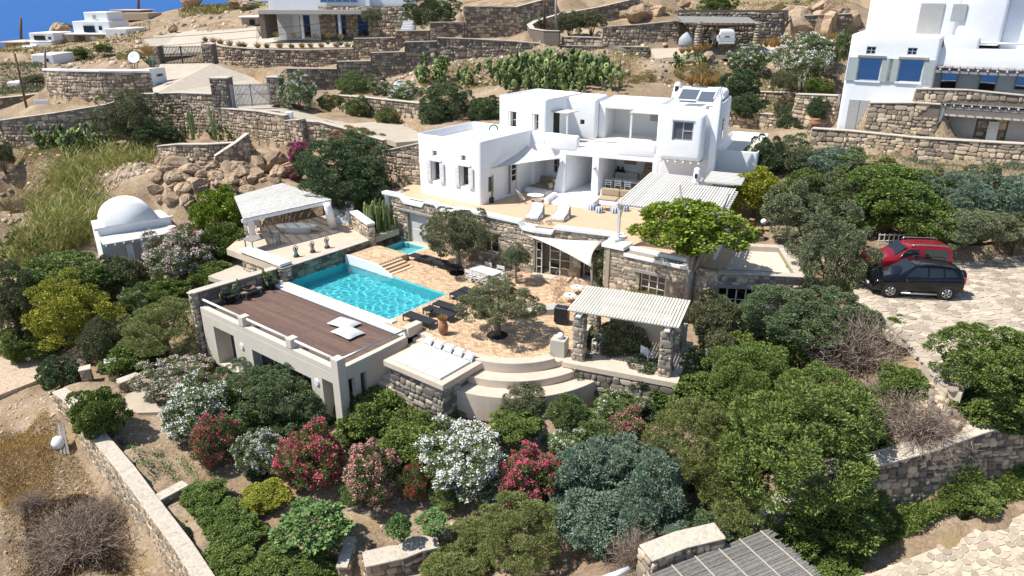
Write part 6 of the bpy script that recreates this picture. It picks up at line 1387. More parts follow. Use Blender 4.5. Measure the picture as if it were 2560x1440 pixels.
for i,(u,v,Y,s,l)in enumerate(((482,350,61.5,.9,"thin column cactus below the driveway wall, left one"),(540,345,61.5,.85,"thin column cactus below the driveway wall, right one"),(2257,335,51,.55,"small column cactus in the neighbour's bed, left one"),(2312,338,50.8,.55,"small column cactus in the neighbour's bed, right one"),(2350,222,53.5,.55,"potted column cactus on the neighbour's terrace"))):generic("column_cactus",l,"cactus","stems",me,aty(u,v,Y),s,i,"column cacti")
def twig_mesh(seed,n=420,up=.5):
    rs=np.random.RandomState(seed);V=[];F=[]
    def seg(a,b,w0,w1):
        d=b-a;s=unit(np.cross(d,rs.normal(size=3)));o=len(V);V.extend([a-s*w0,a+s*w0,b+s*w1,b-s*w1]);F.append((o,o+1,o+2,o+3))
    for i in range(n):
        d=unit(rs.normal(size=3)+np.array([0,0,up]));d[2]=abs(d[2])*.9+.05;p=np.array([0,0,.05])+rs.normal(size=3)*.12*np.array([1,1,.3]);q=p
        for k in range(4):
            nd=unit(d+rs.normal(size=3)*.3);e=q+nd*.27;seg(q,e,.009-.0015*k,.007-.0015*k)
            if k>0:
                for _ in range(3):sd=unit(nd+rs.normal(size=3)*.7);seg(e,e+sd*rs.uniform(.1,.22),.005,.002)
            q,d=e,nd
    me=np_mesh("twigs",np.array(V),np.array(F),4);me.materials.append(TWIG);return me
TWM=[twig_mesh(i)for i in range(3)]
for i,(u,v,z,w,h,l)in enumerate(((2140,925,.9,1.9,2.2,"large bare grey twig shrub left of the parking corner"),(2030,955,-.2,1.3,1.5,"brownish bare twig shrub among the green trees"),(2290,1090,.9,1.5,1.4,"bare pinkish twig shrub above the tall retaining wall"),(2210,1030,.8,1.2,1.1,"bare twigs between green trees near the retaining wall"),(1620,1330,-3.4,.9,1.3,"bare twig shrub below the silver trees"),(1590,1420,-3.4,1.1,1.2,"bare twig shrub overhanging the reed pergola"),(200,1370,-6.0,1.8,1.5,"large dry twig heap below the long garden wall"),(80,1270,-5.9,.9,.7,"small dark dry bush below the long garden wall"),(250,1290,-5.8,1.1,.8,"dark dry brush at the foot of the long garden wall"))):
    generic("dry_shrub",l,"dry shrub","twigs",TWM[i%3],at(u,v,z),(w,w,h),i,"bare dry shrubs")
def tuft_mesh(seed,mat,n=90,spread=.5,ln=1.0,w=.05):
    rs=np.random.RandomState(seed);a=rs.uniform(0,6.28,n);t=rs.uniform(0,spread,n);D=unit(np.stack([np.cos(a)*t,np.sin(a)*t,np.ones(n)],-1));P=np.stack([np.cos(a)*.12,np.sin(a)*.12,np.zeros(n)],-1)*rs.uniform(0,1,(n,1))
    me=leaf_mesh("blades",P,D,ln*rs.uniform(.6,1.1,n),w*rs.uniform(.7,1.2,n),rs,mat);return me
TG=tuft_mesh(1,LM["grass"],130,.8,1.0,.05);TS=tuft_mesh(2,LM["scrub"],120,.9,.9,.06);AG=tuft_mesh(3,LM["agave"],34,1.3,1.0,.16);TL=tuft_mesh(4,LM["straw"],60,1.3,1.0,.04)
W15=('first','second','third','fourth','fifth','sixth','seventh','eighth','ninth','tenth','eleventh','twelfth','thirteenth','fourteenth','fifteenth')
def tuft(me,name,label,u,v,Y,s,group,part="blades",z=None):
    P=aty(u,v,Y)if z is None else at(u,v,z);return generic(name,label,"grass" if "grass" in name else "plant",part,me,P,s,u*.7,group)
for n_,(u,v)in enumerate(((515,105),(535,108),(552,112),(575,115),(600,118),(612,119),(645,121),(668,121),(700,121),(730,122),(755,121),(778,120),(805,121),(842,120),(870,120))):
    k=(u//3)%3;tuft(TG if k else TS,"grass_tuft",W15[n_]+" grass tuft from the left in the strip above the curved wall",u,v+2,90.5 if u>560 else 92.5,.9,"tufts above the curved wall")
for n_,(u,v)in enumerate(((690,90),(735,92),(790,94),(822,92),(852,95))):tuft(TS,"grass_tuft",W15[n_]+" grass tuft in the bed before the dark house pergola from the left",u,v+4,97,.9,"tufts before the dark pergola")
for n_,(u,v)in enumerate(((1705,135),(1722,133),(1738,131),(1752,129),(1768,127),(1808,130),(1832,120),(1885,122),(1900,118),(1915,118))):tuft(TG,"grass_tuft",W15[n_]+" orange grass tuft along the edge of the carport yard from the left",u,v,73.8,.8,"orange grass along the carport yard")
for n_,(u,v)in enumerate(((1728,215),(1752,214),(1768,218),(1782,219),(1800,214))):tuft(TG,"grass_tuft",W15[n_]+" orange grass tuft behind the villa's thin chimney from the left",u,v,68.5,1.1,"orange grass behind the villa")
for n_,(u,v)in enumerate(((1930,122),(1948,118),(1962,118),(1985,112),(2060,105),(2075,112),(2090,110))):tuft(TG,"grass_tuft",W15[n_]+" yellow grass tuft below the rock face from the left",u,v,77,1.2,"yellow grass below the rock face")
for u,v,Y,s in((378,165,74,1.1),(2188,330,51,.45),(2225,325,51.3,.45),(2235,335,50.8,.5),(2280,337,50.6,.5),(820,112,90,.7),(853,115,90,.7),(1990,12,95,.8),(2030,8,95,.8),(2080,6,95,.8)):tuft(AG,"agave",{378:"agave on top of the white sign wall"}.get(u,{2188:'first',2225:'second',2235:'third',2280:'last',820:'left',853:'right',1990:'left',2030:'middle',2080:'right'}.get(u,'')+(" small green agave rosette in the neighbour's bed" if v>300 else(" agave in the strip above the curved wall" if u<900 else " agave on the rocky slope at the top"))),u,v,Y,s,"agaves" if u!=378 else None)
tuft(TG,"grass_tuft","brown dead grass tuft behind the sign wall's agave",372,142,76,1.4,None)
# lavender row in the parapet planter
for k,u in enumerate((1318,1333,1349,1372)):plant("lavender","lavender","grey lavender cushion in the parapet planter, %s from the left"%ORD[k],u,552+(u-1318)*.09,19,14,2.72,group="lavender cushions in the parapet",cat="shrub")
# small garden plants
for u,v,w,h,l in((790,1310,165,120,"large fig tree beside the garden stairs"),(1085,1305,80,45,"small fig tree right of the garden stairs"),(1000,1320,60,60,"smallest fig tree right of the garden stairs")):plant("fig","fig_tree",l,u,v,w,h,-4.7,.7,style="tree",cat="tree",bark=BARKG)
for u,v,w,h,l in((665,1240,110,75,"yellow green shrub above the fig tree"),(510,1240,110,55,"green leafy row plant nearest the kerb wall"),(560,1290,120,65,"green leafy row plant, second from the kerb wall"),(590,1340,130,70,"green leafy row plant at the middle of the bed"),(560,1410,140,60,"green leafy row plant at the bottom edge, left"),(690,1415,150,70,"green leafy row plant at the bottom edge, right"),(450,1345,60,55,"small dark round plant beside the long garden wall"),(640,1180,60,40,"sparse seedling shrub below the white oleander")):plant("lentisk" if "row" in l else("yellow" if "yellow" in l else "juniper"),"garden_plant",l,u,v,w,h,-4.6,cat="plant")
rr=random.Random(9);sm=MB()
rs=np.random.RandomState(8);P=[]
for i in range(46):
    k=i%4;f=rr.random();a=at(330+60*k+70*f,1135+90*f+8*k,-4.25);P.append(np.array(a)[None]+rs.normal(size=(26,3))*np.array([.14,.14,.05]))
P=np.concatenate(P);P[:,2]=[ground(x,y)+.05+abs(rs.normal())*.06 for x,y in P[:,:2]]
o=mesh_obj("seedlings",leaf_mesh("seedlings",P,unit(rs.normal(size=P.shape)+np.array([0,0,.7])),.11,.05,rs,LM["fig"]),None);tag(o,"small green seedlings in the bare vegetable bed","seedlings",kind="stuff")
# low green hedge along the bottom right road, countable by nobody
def scatter(name,label,quad,n,ln,wd,mat,hgt,seed,up=.8,cat="ground cover",clump=.25,bump=.0):
    rs=np.random.RandomState(seed);Q=[np.array(q)for q in quad];a,b=rs.uniform(size=(n,1)),rs.uniform(size=(n,1));P=(Q[0]*(1-a)+Q[1]*a)*(1-b)+(Q[3]*(1-a)+Q[2]*a)*b
    P[:,:2]+=rs.normal(size=(n,2))*.06;mod=.55+.45*np.sin(P[:,0]*2.3+1)*np.sin(P[:,1]*2.7)if hgt>.2 else 1
    P[:,2]=np.array([ground(x,y)for x,y in P[:,:2]])+rs.uniform(0,1,n)**.6*hgt*mod
    o=mesh_obj(name,leaf_mesh(name,P,unit(rs.normal(size=(n,3))+np.array([0,0,up])),ln*rs.uniform(.6,1.3,n),wd,rs,mat),None);return tag(o,label,cat,kind="stuff")
scatter("oleander_hedge","low bright green oleander hedge along the stone road",[at(1990,1450,-3.2),at(2600,1240,-1.3),at(2600,1195,-.9),at(2200,1310,-2.0)],26000,.2,.045,LM["hedge"],.75,3,.6,"hedge")
scatter("dry_grass","dry straw and litter below the long garden wall",[at(20,1440,-6.2),at(380,1440,-6.2),at(150,1080,-5.4),at(-20,1080,-5.5)],22000,.17,.022,LM["straw"],.06,4,.15)
scatter("brown_litter","dark brown leaf litter below the long garden wall",[at(60,1440,-6.2),at(330,1430,-6.2),at(230,1240,-5.8),at(60,1230,-5.8)],16000,.16,.03,LM["brown"],.10,5,.2)
scatter("orange_grass","orange dry grass beside the upper end of the garden wall",[at(0,1260,-5.8),at(130,1260,-5.8),at(130,1060,-5.3),at(0,1100,-5.5)],11000,.2,.02,LM["grass"],.12,6,.5)
scatter("hill_scrub","green scrub on the far left slope beside the utility pole",[aty(0,250,84),aty(108,235,84),aty(108,150,130),aty(0,160,130)],9000,.35,.11,LM["olived"],.5,21,.5)
scatter("hill_scrub","brown scrub among the far houses",[aty(0,150,150),aty(330,140,110),aty(380,60,190),aty(0,105,230)],8000,.6,.2,LM["scrub"],.5,22,.5)
scatter("hill_scrub","dry scrub above the reeds on the left slope",[at(20,470,-.5),at(400,520,-.6),at(560,420,2.2),at(60,395,1.5)],15000,.13,.03,LM["scrub"],.16,23,.4)
scatter("hill_scrub","dry scrub among the boulders behind the pavilion",[at(400,500,0),at(720,470,1.6),at(720,405,3.3),at(400,420,1.9)],9000,.14,.03,LM["straw"],.14,24,.4)
scatter("hill_scrub","low brown scrub on the slope behind the villa",[aty(1050,250,70),aty(1560,235,70),aty(1640,190,75),aty(1050,185,79)],9000,.16,.04,LM["scrub"],.2,25,.4)
scatter("hill_scrub","low olive brown scrub on the bare left slope",[at(10,560,-1.8),at(150,520,-1.2),at(230,410,1.4),at(60,420,.9)],16000,.14,.03,LM["scrub"],.22,7,.4,bump=1)
scatter("hill_scrub","yellow brown scrub on the far hill",[aty(450,60,190),aty(720,30,160),aty(650,-5,260),aty(480,5,260)],9000,.9,.3,LM["scrub"],.8,8,.5)
scatter("hill_scrub","brown scrub on the slope above the carport",[aty(1560,40,95),aty(2120,40,85),aty(2120,-20,105),aty(1560,-20,110)],7000,.35,.1,LM["scrub"],.4,9,.5)
scatter("hill_scrub","scrub among prickly pears on the slope behind the villa",[aty(1050,215,74),aty(1560,225,72),aty(1620,185,76),aty(1050,190,78)],9000,.2,.06,LM["scrub"],.3,10,.5)
scatter("hill_scrub","green scrub on the terraces right of the villa roof",[aty(1840,260,66),aty(2080,250,62),aty(2100,170,72),aty(1850,170,73)],9000,.18,.06,LM["lentisk"],.35,11,.5)
scatter("hill_scrub","mixed low scrub in the shade of the right garden",[at(1900,520,2.7),at(2560,590,3.0),at(2560,450,4.2),at(2000,430,3.8)],14000,.13,.045,LM["olived"],.25,12,.5)
def pebbles(label,quad,n,s,seed,mat=None):
    rs=np.random.RandomState(seed);Q=[np.array(q)for q in quad];a,b=rs.uniform(size=(n,1)),rs.uniform(size=(n,1));P=(Q[0]*(1-a)+Q[1]*a)*(1-b)+(Q[3]*(1-a)+Q[2]*a)*b;Vs=[];Fs=[];o=0
    for p in P:
        V,F=ST2[rs.randint(10)];k=s*rs.uniform(.3,1)**2;th=rs.uniform(0,6.28);c,s_=math.cos(th),math.sin(th);W=np.stack([V[:,0]*c-V[:,2]*s_,V[:,0]*s_+V[:,2]*c,V[:,1]*.45-.08],-1)*k;Vs.append(W+np.array([p[0],p[1],ground(p[0],p[1])]));Fs.append(F+o);o+=len(V)
    me=np_mesh("loose_stones",np.concatenate(Vs),np.concatenate(Fs),4);me.materials.append(mat or STONEY);tag(mesh_obj("loose_stones",me,None),label,"stones",kind="stuff")
pebbles("loose stones scattered on the left slope",[at(0,640,-2.8),at(420,560,-1.2),at(700,405,3.3),at(0,400,1.2)],1500,.42,31)
pebbles("loose stones on the ground left of the long garden wall",[at(0,1440,-6.2),at(400,1440,-6.2),at(130,990,-5.1),at(0,990,-5.1)],700,.16,32)
pebbles("loose stones in the garden beds",[at(300,1300,-4.6),at(1150,1420,-5.1),at(1300,1060,-2.9),at(330,1060,-4.1)],700,.14,33)
pebbles("loose stones on the slopes behind the villa",[aty(840,240,76),aty(2100,240,64),aty(2120,100,79),aty(1000,190,80)],1500,.5,34)
pebbles("loose stones on the far hillside",[aty(0,250,84),aty(400,160,110),aty(720,10,170),aty(0,110,220)],900,1.1,35)
pebbles("loose stones along the tall retaining wall's top",[at(2180,1100,.8),at(2480,1030,2.1),at(2420,960,2.2),at(2200,1000,1.0)],300,.4,36)
# ------------------------------------------------------------------ furniture
def local(fn): # build a thing around the origin
    WM.clear();return fn()
def lounger():
    t=thing("sun_lounger","x","lounger")
    m=MB();L,W,h=1.98,.64,.34
    for y in(-W/2+.02,W/2-.02):m.box((0,y,h-.02),(L,.045,.05))
    for x in(-L/2+.02,L/2-.02):m.box((x,0,h-.02),(.045,W-.08,.05))
    m.build("frame",BLACK,t)
    MB().box((-.28,0,h+.005),(L*.68,W-.05,.02)).build("seat",MESHB,t)
    MB().box((.68,0,h+.01),(L*.30,W-.05,.02),0,Matrix.Rotation(R(-2),3,'Y')).build("backrest",MESHB,t)
    for x in(-L/2+.03,L/2-.03):
        for y in(-W/2+.03,W/2-.03):MB().box((x,y,(h-.05)/2),(.045,.045,h-.05)).build("leg",BLACK,t)
    return t
spots=[((1050,795),"lounger nearest the stone pot, first in the row beside the pool"),((1100,779),"second lounger in the row beside the pool, with a round side table"),((1124,766),"third lounger in the row beside the pool"),((1165,741),"fourth lounger in the row, half hidden by the olive tree"),((1186,731),"last lounger in the row beside the pool, behind the olive tree"),((1056,643),"first lounger beside the plunge pool"),((1082,648),"second lounger beside the plunge pool"),((1120,662),"lounger nearest the olive trunk by the plunge pool")]
lo=local(lounger)
for i,((u,v),l)in enumerate(spots):
    o=lo if i==0 else copy_tree(lo,(0,0,0));P=at(u,v,.34);place(o,(P.x,P.y,0.02),PF.a+(math.pi if i<5 else 0)+.02*(i%3),None,"black "+l,"black sun loungers")
def side_table():
    t=thing("side_table","x","table");MB().lathe([(0,.40),(.23,.40),(.25,.41),(.25,.43),(0,.43)],seg=20).build("table_top",BLACK,t)
    for k in range(3):a=k*2.094;MB().tube([(.1*math.cos(a),.1*math.sin(a),.4),(.2*math.cos(a),.2*math.sin(a),0)],.012,6).build("leg",BLACK,t)
    return t
sdt=local(side_table)
for i,((u,v),l)in enumerate((((1070,774),"black round side table between the two front loungers"),((1139,746),"black round side table between the rear loungers of the row"),((1104,639),"black round side table between the plunge pool loungers"))):
    P=at(u,v,.42);place(sdt if i==0 else copy_tree(sdt,(0,0,0)),(P.x,P.y,.02),i,None,l,"round side tables")
# white dining set with director's chairs
def dining():
    t=thing("dining_table","white rectangular dining table in the shade of the large olive tree","table")
    MB().box((0,0,.735),(1.95,.92,.05)).build("table_top",WOODW,t,bevel=.01)
    for x in(-.85,.85):
        for y in(-.38,.38):MB().box((x,y,.355),(.07,.07,.71)).build("leg",WOODW,t)
    return t
D0=at(1213,676,.74);place(local(dining),(D0.x,D0.y,.02),PF.a)
def dchair():
    t=thing("director_chair","x","chair");MB().box((0,0,.46),(.5,.42,.025)).build("seat",FABW,t);MB().box((0,.22,.78),(.54,.02,.2)).build("backrest",FABW,t)
    for x in(-.26,.26):
        MB().box((x,.22,.66),(.03,.03,.46)).build("back_post",WOODW,t);MB().box((x,-.02,.64),(.04,.5,.025)).build("armrest",WOODW,t);MB().box((x,-.2,.55),(.03,.03,.18)).build("arm_post",WOODW,t)
    for y in(-.2,.2):
        for s in(-1,1):MB().tube([(-.25*s,y,.45),(.25*s,y,.02)],.017,6).build("leg",WOODW,t)
    return t
dc=local(dchair);FD=Frame((D0.x,D0.y),PF.deg)
for i,(p,q,a,l)in enumerate(((-.6,-.62,math.pi,"at the table's near side, left"),(.0,-.64,math.pi,"at the table's near side, middle"),(.6,-.62,math.pi,"at the table's near side, right"),(-.5,.66,0,"at the far side of the table, left"),(.5,.66,0,"at the far side of the table, right"),(1.2,0.05,-math.pi/2,"at the end of the table facing the small olive"))):
    P=FD(p,q,.02);place(dc if i==0 else copy_tree(dc,P),P,PF.a+a+.08*(i%3),None,"white folding director's chair "+l,"white director's chairs")
RATT=pm("rattan",(0.33,0.21,0.115),(0.25,0.15,0.08),6,.6);WIREW=pm("white_cord",(0.72,0.71,0.69),(0.66,0.65,0.63),5,.6)
def acapulco(mat,leg):
    t=thing("wire_chair","x","chair");n=20
    ring=[Vector((.40*math.cos(a),.05+.16*math.cos(2*a)*0+.40*math.sin(a)*.75,.62+.34*math.sin(a)+.02*math.cos(2*a)))for a in np.linspace(0,2*math.pi,n,endpoint=False)]
    MB().tube(ring+[ring[0]],.016,6,False).build("seat_ring",mat,t,True);hub=Vector((0,-.02,.32));m=MB()
    for k in range(n):
        mid=ring[k].lerp(hub,.5)+Vector((0,0,-.07));m.tube([ring[k],mid,hub],.007,4,False)
    m.build("cord_shell",mat,t)
    for x,y in((-.27,-.25),(.27,-.25),(-.25,.32),(.25,.32)):MB().tube([(x*.5,y*.4,.36),(x,y,0)],.011,6).build("leg",leg,t)
    return t
ac=local(lambda:acapulco(RATT,RATT))
for i,(u,v,a,l)in enumerate(((1404,712,-.5,"behind the two white tables, left"),(1390,735,-.45,"second from the left"),(1394,757,-1.2,"nearest the pool pergola"),(1452,708,.3,"at the stone storey's step"))):P=at(u,v,.02);place(ac if i==0 else copy_tree(ac,P),P,a,None,"rattan cord chair with round seat, "+l,"rattan cord chairs")
aw=local(lambda:acapulco(WIREW,BLACK))
for i,(u,v,a,l)in enumerate(((1303,508,1.9,"on the upper terrace, left of the oval table"),(1343,514,2.9,"on the upper terrace in front of the oval table"))):P=at(u,v,ZU);place(aw if i==0 else copy_tree(aw,P),P,a,None,"white cord chair with dark legs "+l,"white cord chairs")
def rtable(r,h,sx=1.0):
    t=thing("round_table","x","table");MB().lathe([(0,h-.03),(r-.02,h-.03),(r,h-.02),(r,h),(0,h)],seg=28,sx=sx).build("table_top",WHITE,t)
    for k in range(4):a=k*math.pi/2+.6;MB().tube([(r*.45*math.cos(a)*sx,r*.45*math.sin(a),h-.02),(r*.62*math.cos(a)*sx,r*.62*math.sin(a),0)],.016,6).build("leg",WOODW,t)
    MB().lathe([(0,h),(.06,h),(.07,h+.03),(.04,h+.03)],seg=10).build("ashtray",STEEL,t);return t
rt=local(lambda:rtable(.34,.42))
for i,(u,v,z,s,l)in enumerate(((1441,717,.44,1,"small white round table beside the rattan chairs, rear one"),(1424,737,.44,1,"small white round table beside the rattan chairs, front one"))):P=at(u,v,z);place(rt if i==0 else copy_tree(rt,P),(P.x,P.y,.02),i,None,l,"small white round tables")
r2=local(lambda:rtable(.46,.46,1.3))
for i,(u,v,l)in enumerate(((1339,487,"white oval table beside the sofa niche"),(1520,508,"white oval table among the striped poufs"))):P=at(u,v,ZU+.46);place(r2 if i==0 else copy_tree(r2,P),(P.x,P.y,ZU),-.3,None,l,"white oval tables")
def pouf():
    t=thing("pouf","x","pouf");n=16;b1,b2=pm("pouf_blue%d"%len(MATS),(0.10,0.22,0.42),(0.08,0.18,0.36),9,.9),pm("pouf_white%d"%len(MATS),(0.68,0.70,0.70),(0.6,0.62,0.62),9,.9);prof=[(.02,.40),(.14,.40),(.22,.36),(.26,.26),(.265,.1),(.25,.0)]
    for k in range(n):
        V=[];F=[]
        for r,z in prof:
            for f in(0,.5,1.0):a=(k+f)*2*math.pi/n;rr=r*(1+(.04 if f==.5 else 0));V.append((rr*math.cos(a),rr*math.sin(a),z))
        for j in range(len(prof)-1):
            for f in(0,1):F.append((j*3+f,j*3+3+f,j*3+4+f,j*3+f+1))
        MB().add(V,F).build("stripe",b1 if k%2 else b2,t,True)
    return t
pf=local(pouf)
for i,(u,v,l)in enumerate(((1480,524,"leftmost"),(1498,531,"second from the left"),(1536,532,"behind the pergola post"),(1562,527,"rightmost"))):P=at(u,v,ZU);place(pf if i==0 else copy_tree(pf,P),P,i*.3,None,"blue and white striped pouf, %s on the upper terrace"%l,"striped poufs")
def beanbag():
    t=thing("bean_chair","x","bean bag")
    m=MB();n=12;prof=[(-.75,.0),(-.78,.18),(-.6,.34),(-.2,.38),(.2,.46),(.55,.78),(.72,.86),(.82,.74),(.84,.3),(.8,.0)];V=[];F=[]
    for j in range(n+1):
        f=j/n*2-1;w=.42;rr=1-.10*abs(f)**6
        for x,z in prof:V.append((f*w*(1-.06*(z>.6)),x*rr,z*(1-.14*abs(f)**6)))
    k=len(prof)
    for j in range(n):
        for i in range(k-1):F.append((j*k+i,j*k+i+1,(j+1)*k+i+1,(j+1)*k+i))
        F.append((j*k+k-1,j*k,(j+1)*k,(j+1)*k+k-1))
    F+=[tuple(range(k)),tuple(n*k+i for i in range(k-1,-1,-1))]
    m.add(V,F).build("cushion_body",BEANM,t,True);MB().tube([(-.42,-.74,.2),(-.42,.0,.41),(-.42,.7,.84)],.012,5).build("piping",GREYW,t);MB().tube([(.42,-.74,.2),(.42,.0,.41),(.42,.7,.84)],.012,5).build("piping",GREYW,t);return t
bb=local(beanbag)
for i,(u,v,l)in enumerate(((1337,545,"left pale bean bag lounge chair on the upper terrace"),(1402,547,"right pale bean bag lounge chair on the upper terrace"))):P=at(u,v,ZU);place(bb if i==0 else copy_tree(bb,P),P,-.35-.04*i,None,l,"bean bag chairs")
# sofa cushions in the niche and on the bench
o=MB().fbox(AF,.45,2.1,4.75,6.5,3.085,3.22).build("seat_cushion",TAUPE,None,bevel=.05);tag(o,"long taupe seat cushion in the villa's sofa niche","cushion")
o=MB().fbox(AF,1.25,2.2,4.6,4.74,3.085,3.2).fbox(AF,.5,1.24,4.6,4.74,3.085,3.2).build("seat_cushion",FABW,None,bevel=.04);tag(o,"pale front cushion of the villa's sofa niche","cushion")
for k in range(4):pillow(TAUPE,AF(.55+.42*k,6.55,3.45),(.48,.42,.2),AF.a,R(70),"dark taupe back cushion in the sofa niche, %s from the left"%ORD[k],"cushions in the sofa niche")
for k in range(2):pillow(pm("sand_cushion%d"%k,(0.46,0.36,0.245),(0.40,0.31,0.21),4,.9),AF(2.05+.12*k,5.6-.45*k,3.42),(.46,.42,.2),AF.a+R(80),R(65),"sand coloured cushion at the sofa niche's right end, %s one"%("rear","front")[k],"cushions in the sofa niche")
SANDC=pm("sand_upholstery",(0.44,0.35,0.235),(0.39,0.30,0.20),4,.9,.1,20)
for k in range(2):
    o=MB().fbox(MF,3.0+k*1.35,4.3+k*1.35,-1.6,-.6,3.085,3.22).build("seat_cushion",SANDC,None,bevel=.05);tag(o,"sand coloured bench seat cushion under the pergola edge, %s"%("left one","right one")[k],"cushion","bench cushions")
    o=MB().fbox(MF,3.0+k*1.35,4.3+k*1.35,-.72,-.5,3.23,3.72).build("back_cushion",SANDC,None,bevel=.06);tag(o,"sand coloured bench back cushion facing the terrace, %s"%("left one","right one")[k],"cushion","bench cushions")
# dining room inside the villa
t=local(lambda:thing("indoor_table","white dining table inside the open ground floor of the villa","table"));MB().box((0,0,.74),(2.4,.9,.06)).build("table_top",GREYI,t)
for x in(-1.05,1.05):
    for y in(-.36,.36):MB().box((x,y,.35),(.09,.09,.71)).build("leg",WOODW,t)
P=MF(4.1,2.1,2.94);place(t,P,MF.a)
def lchair():
    t=thing("ladder_chair","x","chair");MB().box((0,0,.45),(.42,.40,.035)).build("seat",BROWNWOOD,t)
    for x in(-.2,.2):MB().box((x,.19,.5),(.04,.04,1.0)).build("back_post",WOODW,t);MB().box((x,-.18,.22),(.04,.04,.44)).build("leg",WOODW,t)
    for z in(.6,.75,.9):MB().box((0,.19,z),(.38,.025,.07)).build("slat",WOODW,t)
    MB().box((0,-.18,.2),(.38,.02,.03)).build("stretcher",WOODW,t);return t
lc_=local(lchair)
for i,(p,q,a,l)in enumerate(((2.95,1.3,math.pi,"left of the row at the indoor table"),(3.65,1.3,math.pi,"second in the row at the indoor table"),(4.35,1.3,math.pi,"third in the row at the indoor table"),(5.5,1.7,1.9,"at the right end of the indoor table"),(1.85,2.2,-1.7,"in the doorway beside the white column"))):P=MF(p,q,2.94);place(lc_ if i==0 else copy_tree(lc_,P),P,MF.a+a,None,"white ladder back chair "+l,"white ladder back chairs")
for k,p in enumerate((2.75,3.1)):
    P=MF(p,4.3,3.76);o=MB().lathe([(.19,0),(.2,.05),(.1,.22),(.06,.3),(.09,.36),(.03,.42)],P,14).build("black_vase",BLACK,None,True);tag(o,"black vase on the villa's kitchen counter, %s"%("left one","right one")[k],"vase","black vases")
# pots
def pot(name,label,P,prof,mat,seg=18,extra=None):
    t=thing(name,label,"pot",P);MB().lathe(prof,P,seg).build("body",mat,t,True);return t
P=at(1108,836,.01);t=pot("clay_jar","tall rough clay jar with dry straw tuft on the brick terrace",P,[(.13,0),(.24,.2),(.27,.42),(.22,.66),(.15,.75),(.17,.8),(.12,.8)],TERRAC)
o=bpy.data.objects.new("straw",tuft_mesh(11,LM["grass"],160,.9,.42,.03));COL.objects.link(o);o.parent=t;o.location=(0,0,.72)
P=at(1333,793,.37);pot("small_jar","small green glazed jar on the curved bench",P,[(.09,0),(.18,.12),(.2,.22),(.12,.34),(.06,.4),(.09,.5),(.04,.5)],pm("green_glaze",(0.19,0.17,0.07),(0.12,0.11,0.05),8,.35))
P=LP(-.45,.5,.851);pot("white_pot","small white pot on the cream plinth block",P,[(.1,0),(.17,.06),(.18,.15),(.12,.24),(.08,.27)],WHITE)
P=at(1396,822,0);o=MB().box((P.x+.2,P.y+.6,.55),(.75,.5,.9),LP.a).build("grill",BLACK,None,bevel=.08,seg=3);tag(o,"black covered barbecue grill beside the pergola pillar","grill")
P=at(1228,506,ZU);t=pot("plant_pot","black pot with a column cactus at the villa's wing corner",P,[(.17,0),(.2,.1),(.2,.34),(.17,.36),(.16,.30)],BLACK)
cm_=candelabra(9,5);cm_.materials.append(LM["euphorbia"]);o=bpy.data.objects.new("cactus_stems",cm_);COL.objects.link(o);o.parent=t;o.location=(0,0,.25);o.scale=(.38,.38,.62)
for i,(p,q,s,l)in enumerate(((-8.75,-3.75,.7,"black pot with spreading prickly pear at the left of the deck wall"),(-8.75,-1.1,.75,"black pot with upright prickly pear beside the pool end"))):
    P=PF(p,q,-.14);t=pot("plant_pot",l,P,[(.24,0),(.31,.42),(.34,.42),(.34,.48),(.30,.48),(.28,.4)],BLACK)
    o=bpy.data.objects.new("pads",pear_mesh(20+i,16,3));COL.objects.link(o);o.parent=t;o.location=(0,0,.42);o.scale=(s,s,s)
t=thing("low_table","low grey timber table with wooden bowl against the deck wall","table",PF(-8.75,-2.4,-.14));MB().fbox(PF,-9.0,-8.5,-3.05,-1.8,.18,.23).build("table_top",GREYWOOD,t)
for p in(-8.95,-8.6):
    for q in(-2.9,-1.95):MB().fbox(PF,p,p+.06,q,q+.06,-.148,.178).build("leg",GREYWOOD,t)
o=MB().lathe([(.1,.232),(.28,.32),(.36,.40),(.33,.40),(.1,.26)],PF(-8.75,-2.5,0),18).build("wooden_bowl",BROWNWOOD,None,True);tag(o,"wooden bowl on the low deck table","bowl")
for u,v,z,s,l in((1876,566,3.0,1.0,"round terracotta pot on the stone step beside the annex roof, rear one"),(1897,588,2.7,1.0,"round terracotta pot on the stone step beside the annex roof, front one"),(953,462,2.6,1.5,"large terracotta jar in the shade beside the broad dark tree"),(2037,318,7.1,1.3,"terracotta pot under the small tree at the neighbour's terrace")):
    P=at(u,v,z);pot("terracotta_pot",l,P,[(.16*s,0),(.3*s,.16*s),(.32*s,.28*s),(.2*s,.42*s),(.24*s,.46*s),(.17*s,.46*s)],TERRAC)
for u,v,z,l in((1906,578,2.6,"white globe lamp beside the terracotta pots"),(247,900,-3.9,"white globe lamp in the shade behind the gateposts")):
    P=at(u,v,z);t=thing("globe_lamp",l,"lamp",P);MB().tube([P,P+Vector((0,0,.45))],.04,8).build("pole",BLACK,t);MB().lathe([(.02,.42),(.13,.47),(.18,.58),(.18,.64),(.13,.75),(.02,.8)],P,16).build("globe",WHITE,t,True)
# stone steps with pots beside the annex roof
t=thing("stone_steps","small stone steps with terracotta pots behind the annex roof","steps",at(1890,590,2.6))
for u0,u1,v,z in((1866,1888,572,3.0),(1884,1912,592,2.7),(1850,1868,552,3.3)):
    A,B=at(u0,v,z),at(u1,v,z);MB().hexa([(A.x,A.y,z-.6),(B.x,B.y,z-.6),(B.x,B.y+.7,z-.6),(A.x,A.y+.7,z-.6)],[(A.x,A.y,z),(B.x,B.y,z),(B.x,B.y+.7,z),(A.x,A.y+.7,z)]).build("step",STONEP,t,bevel=.04)
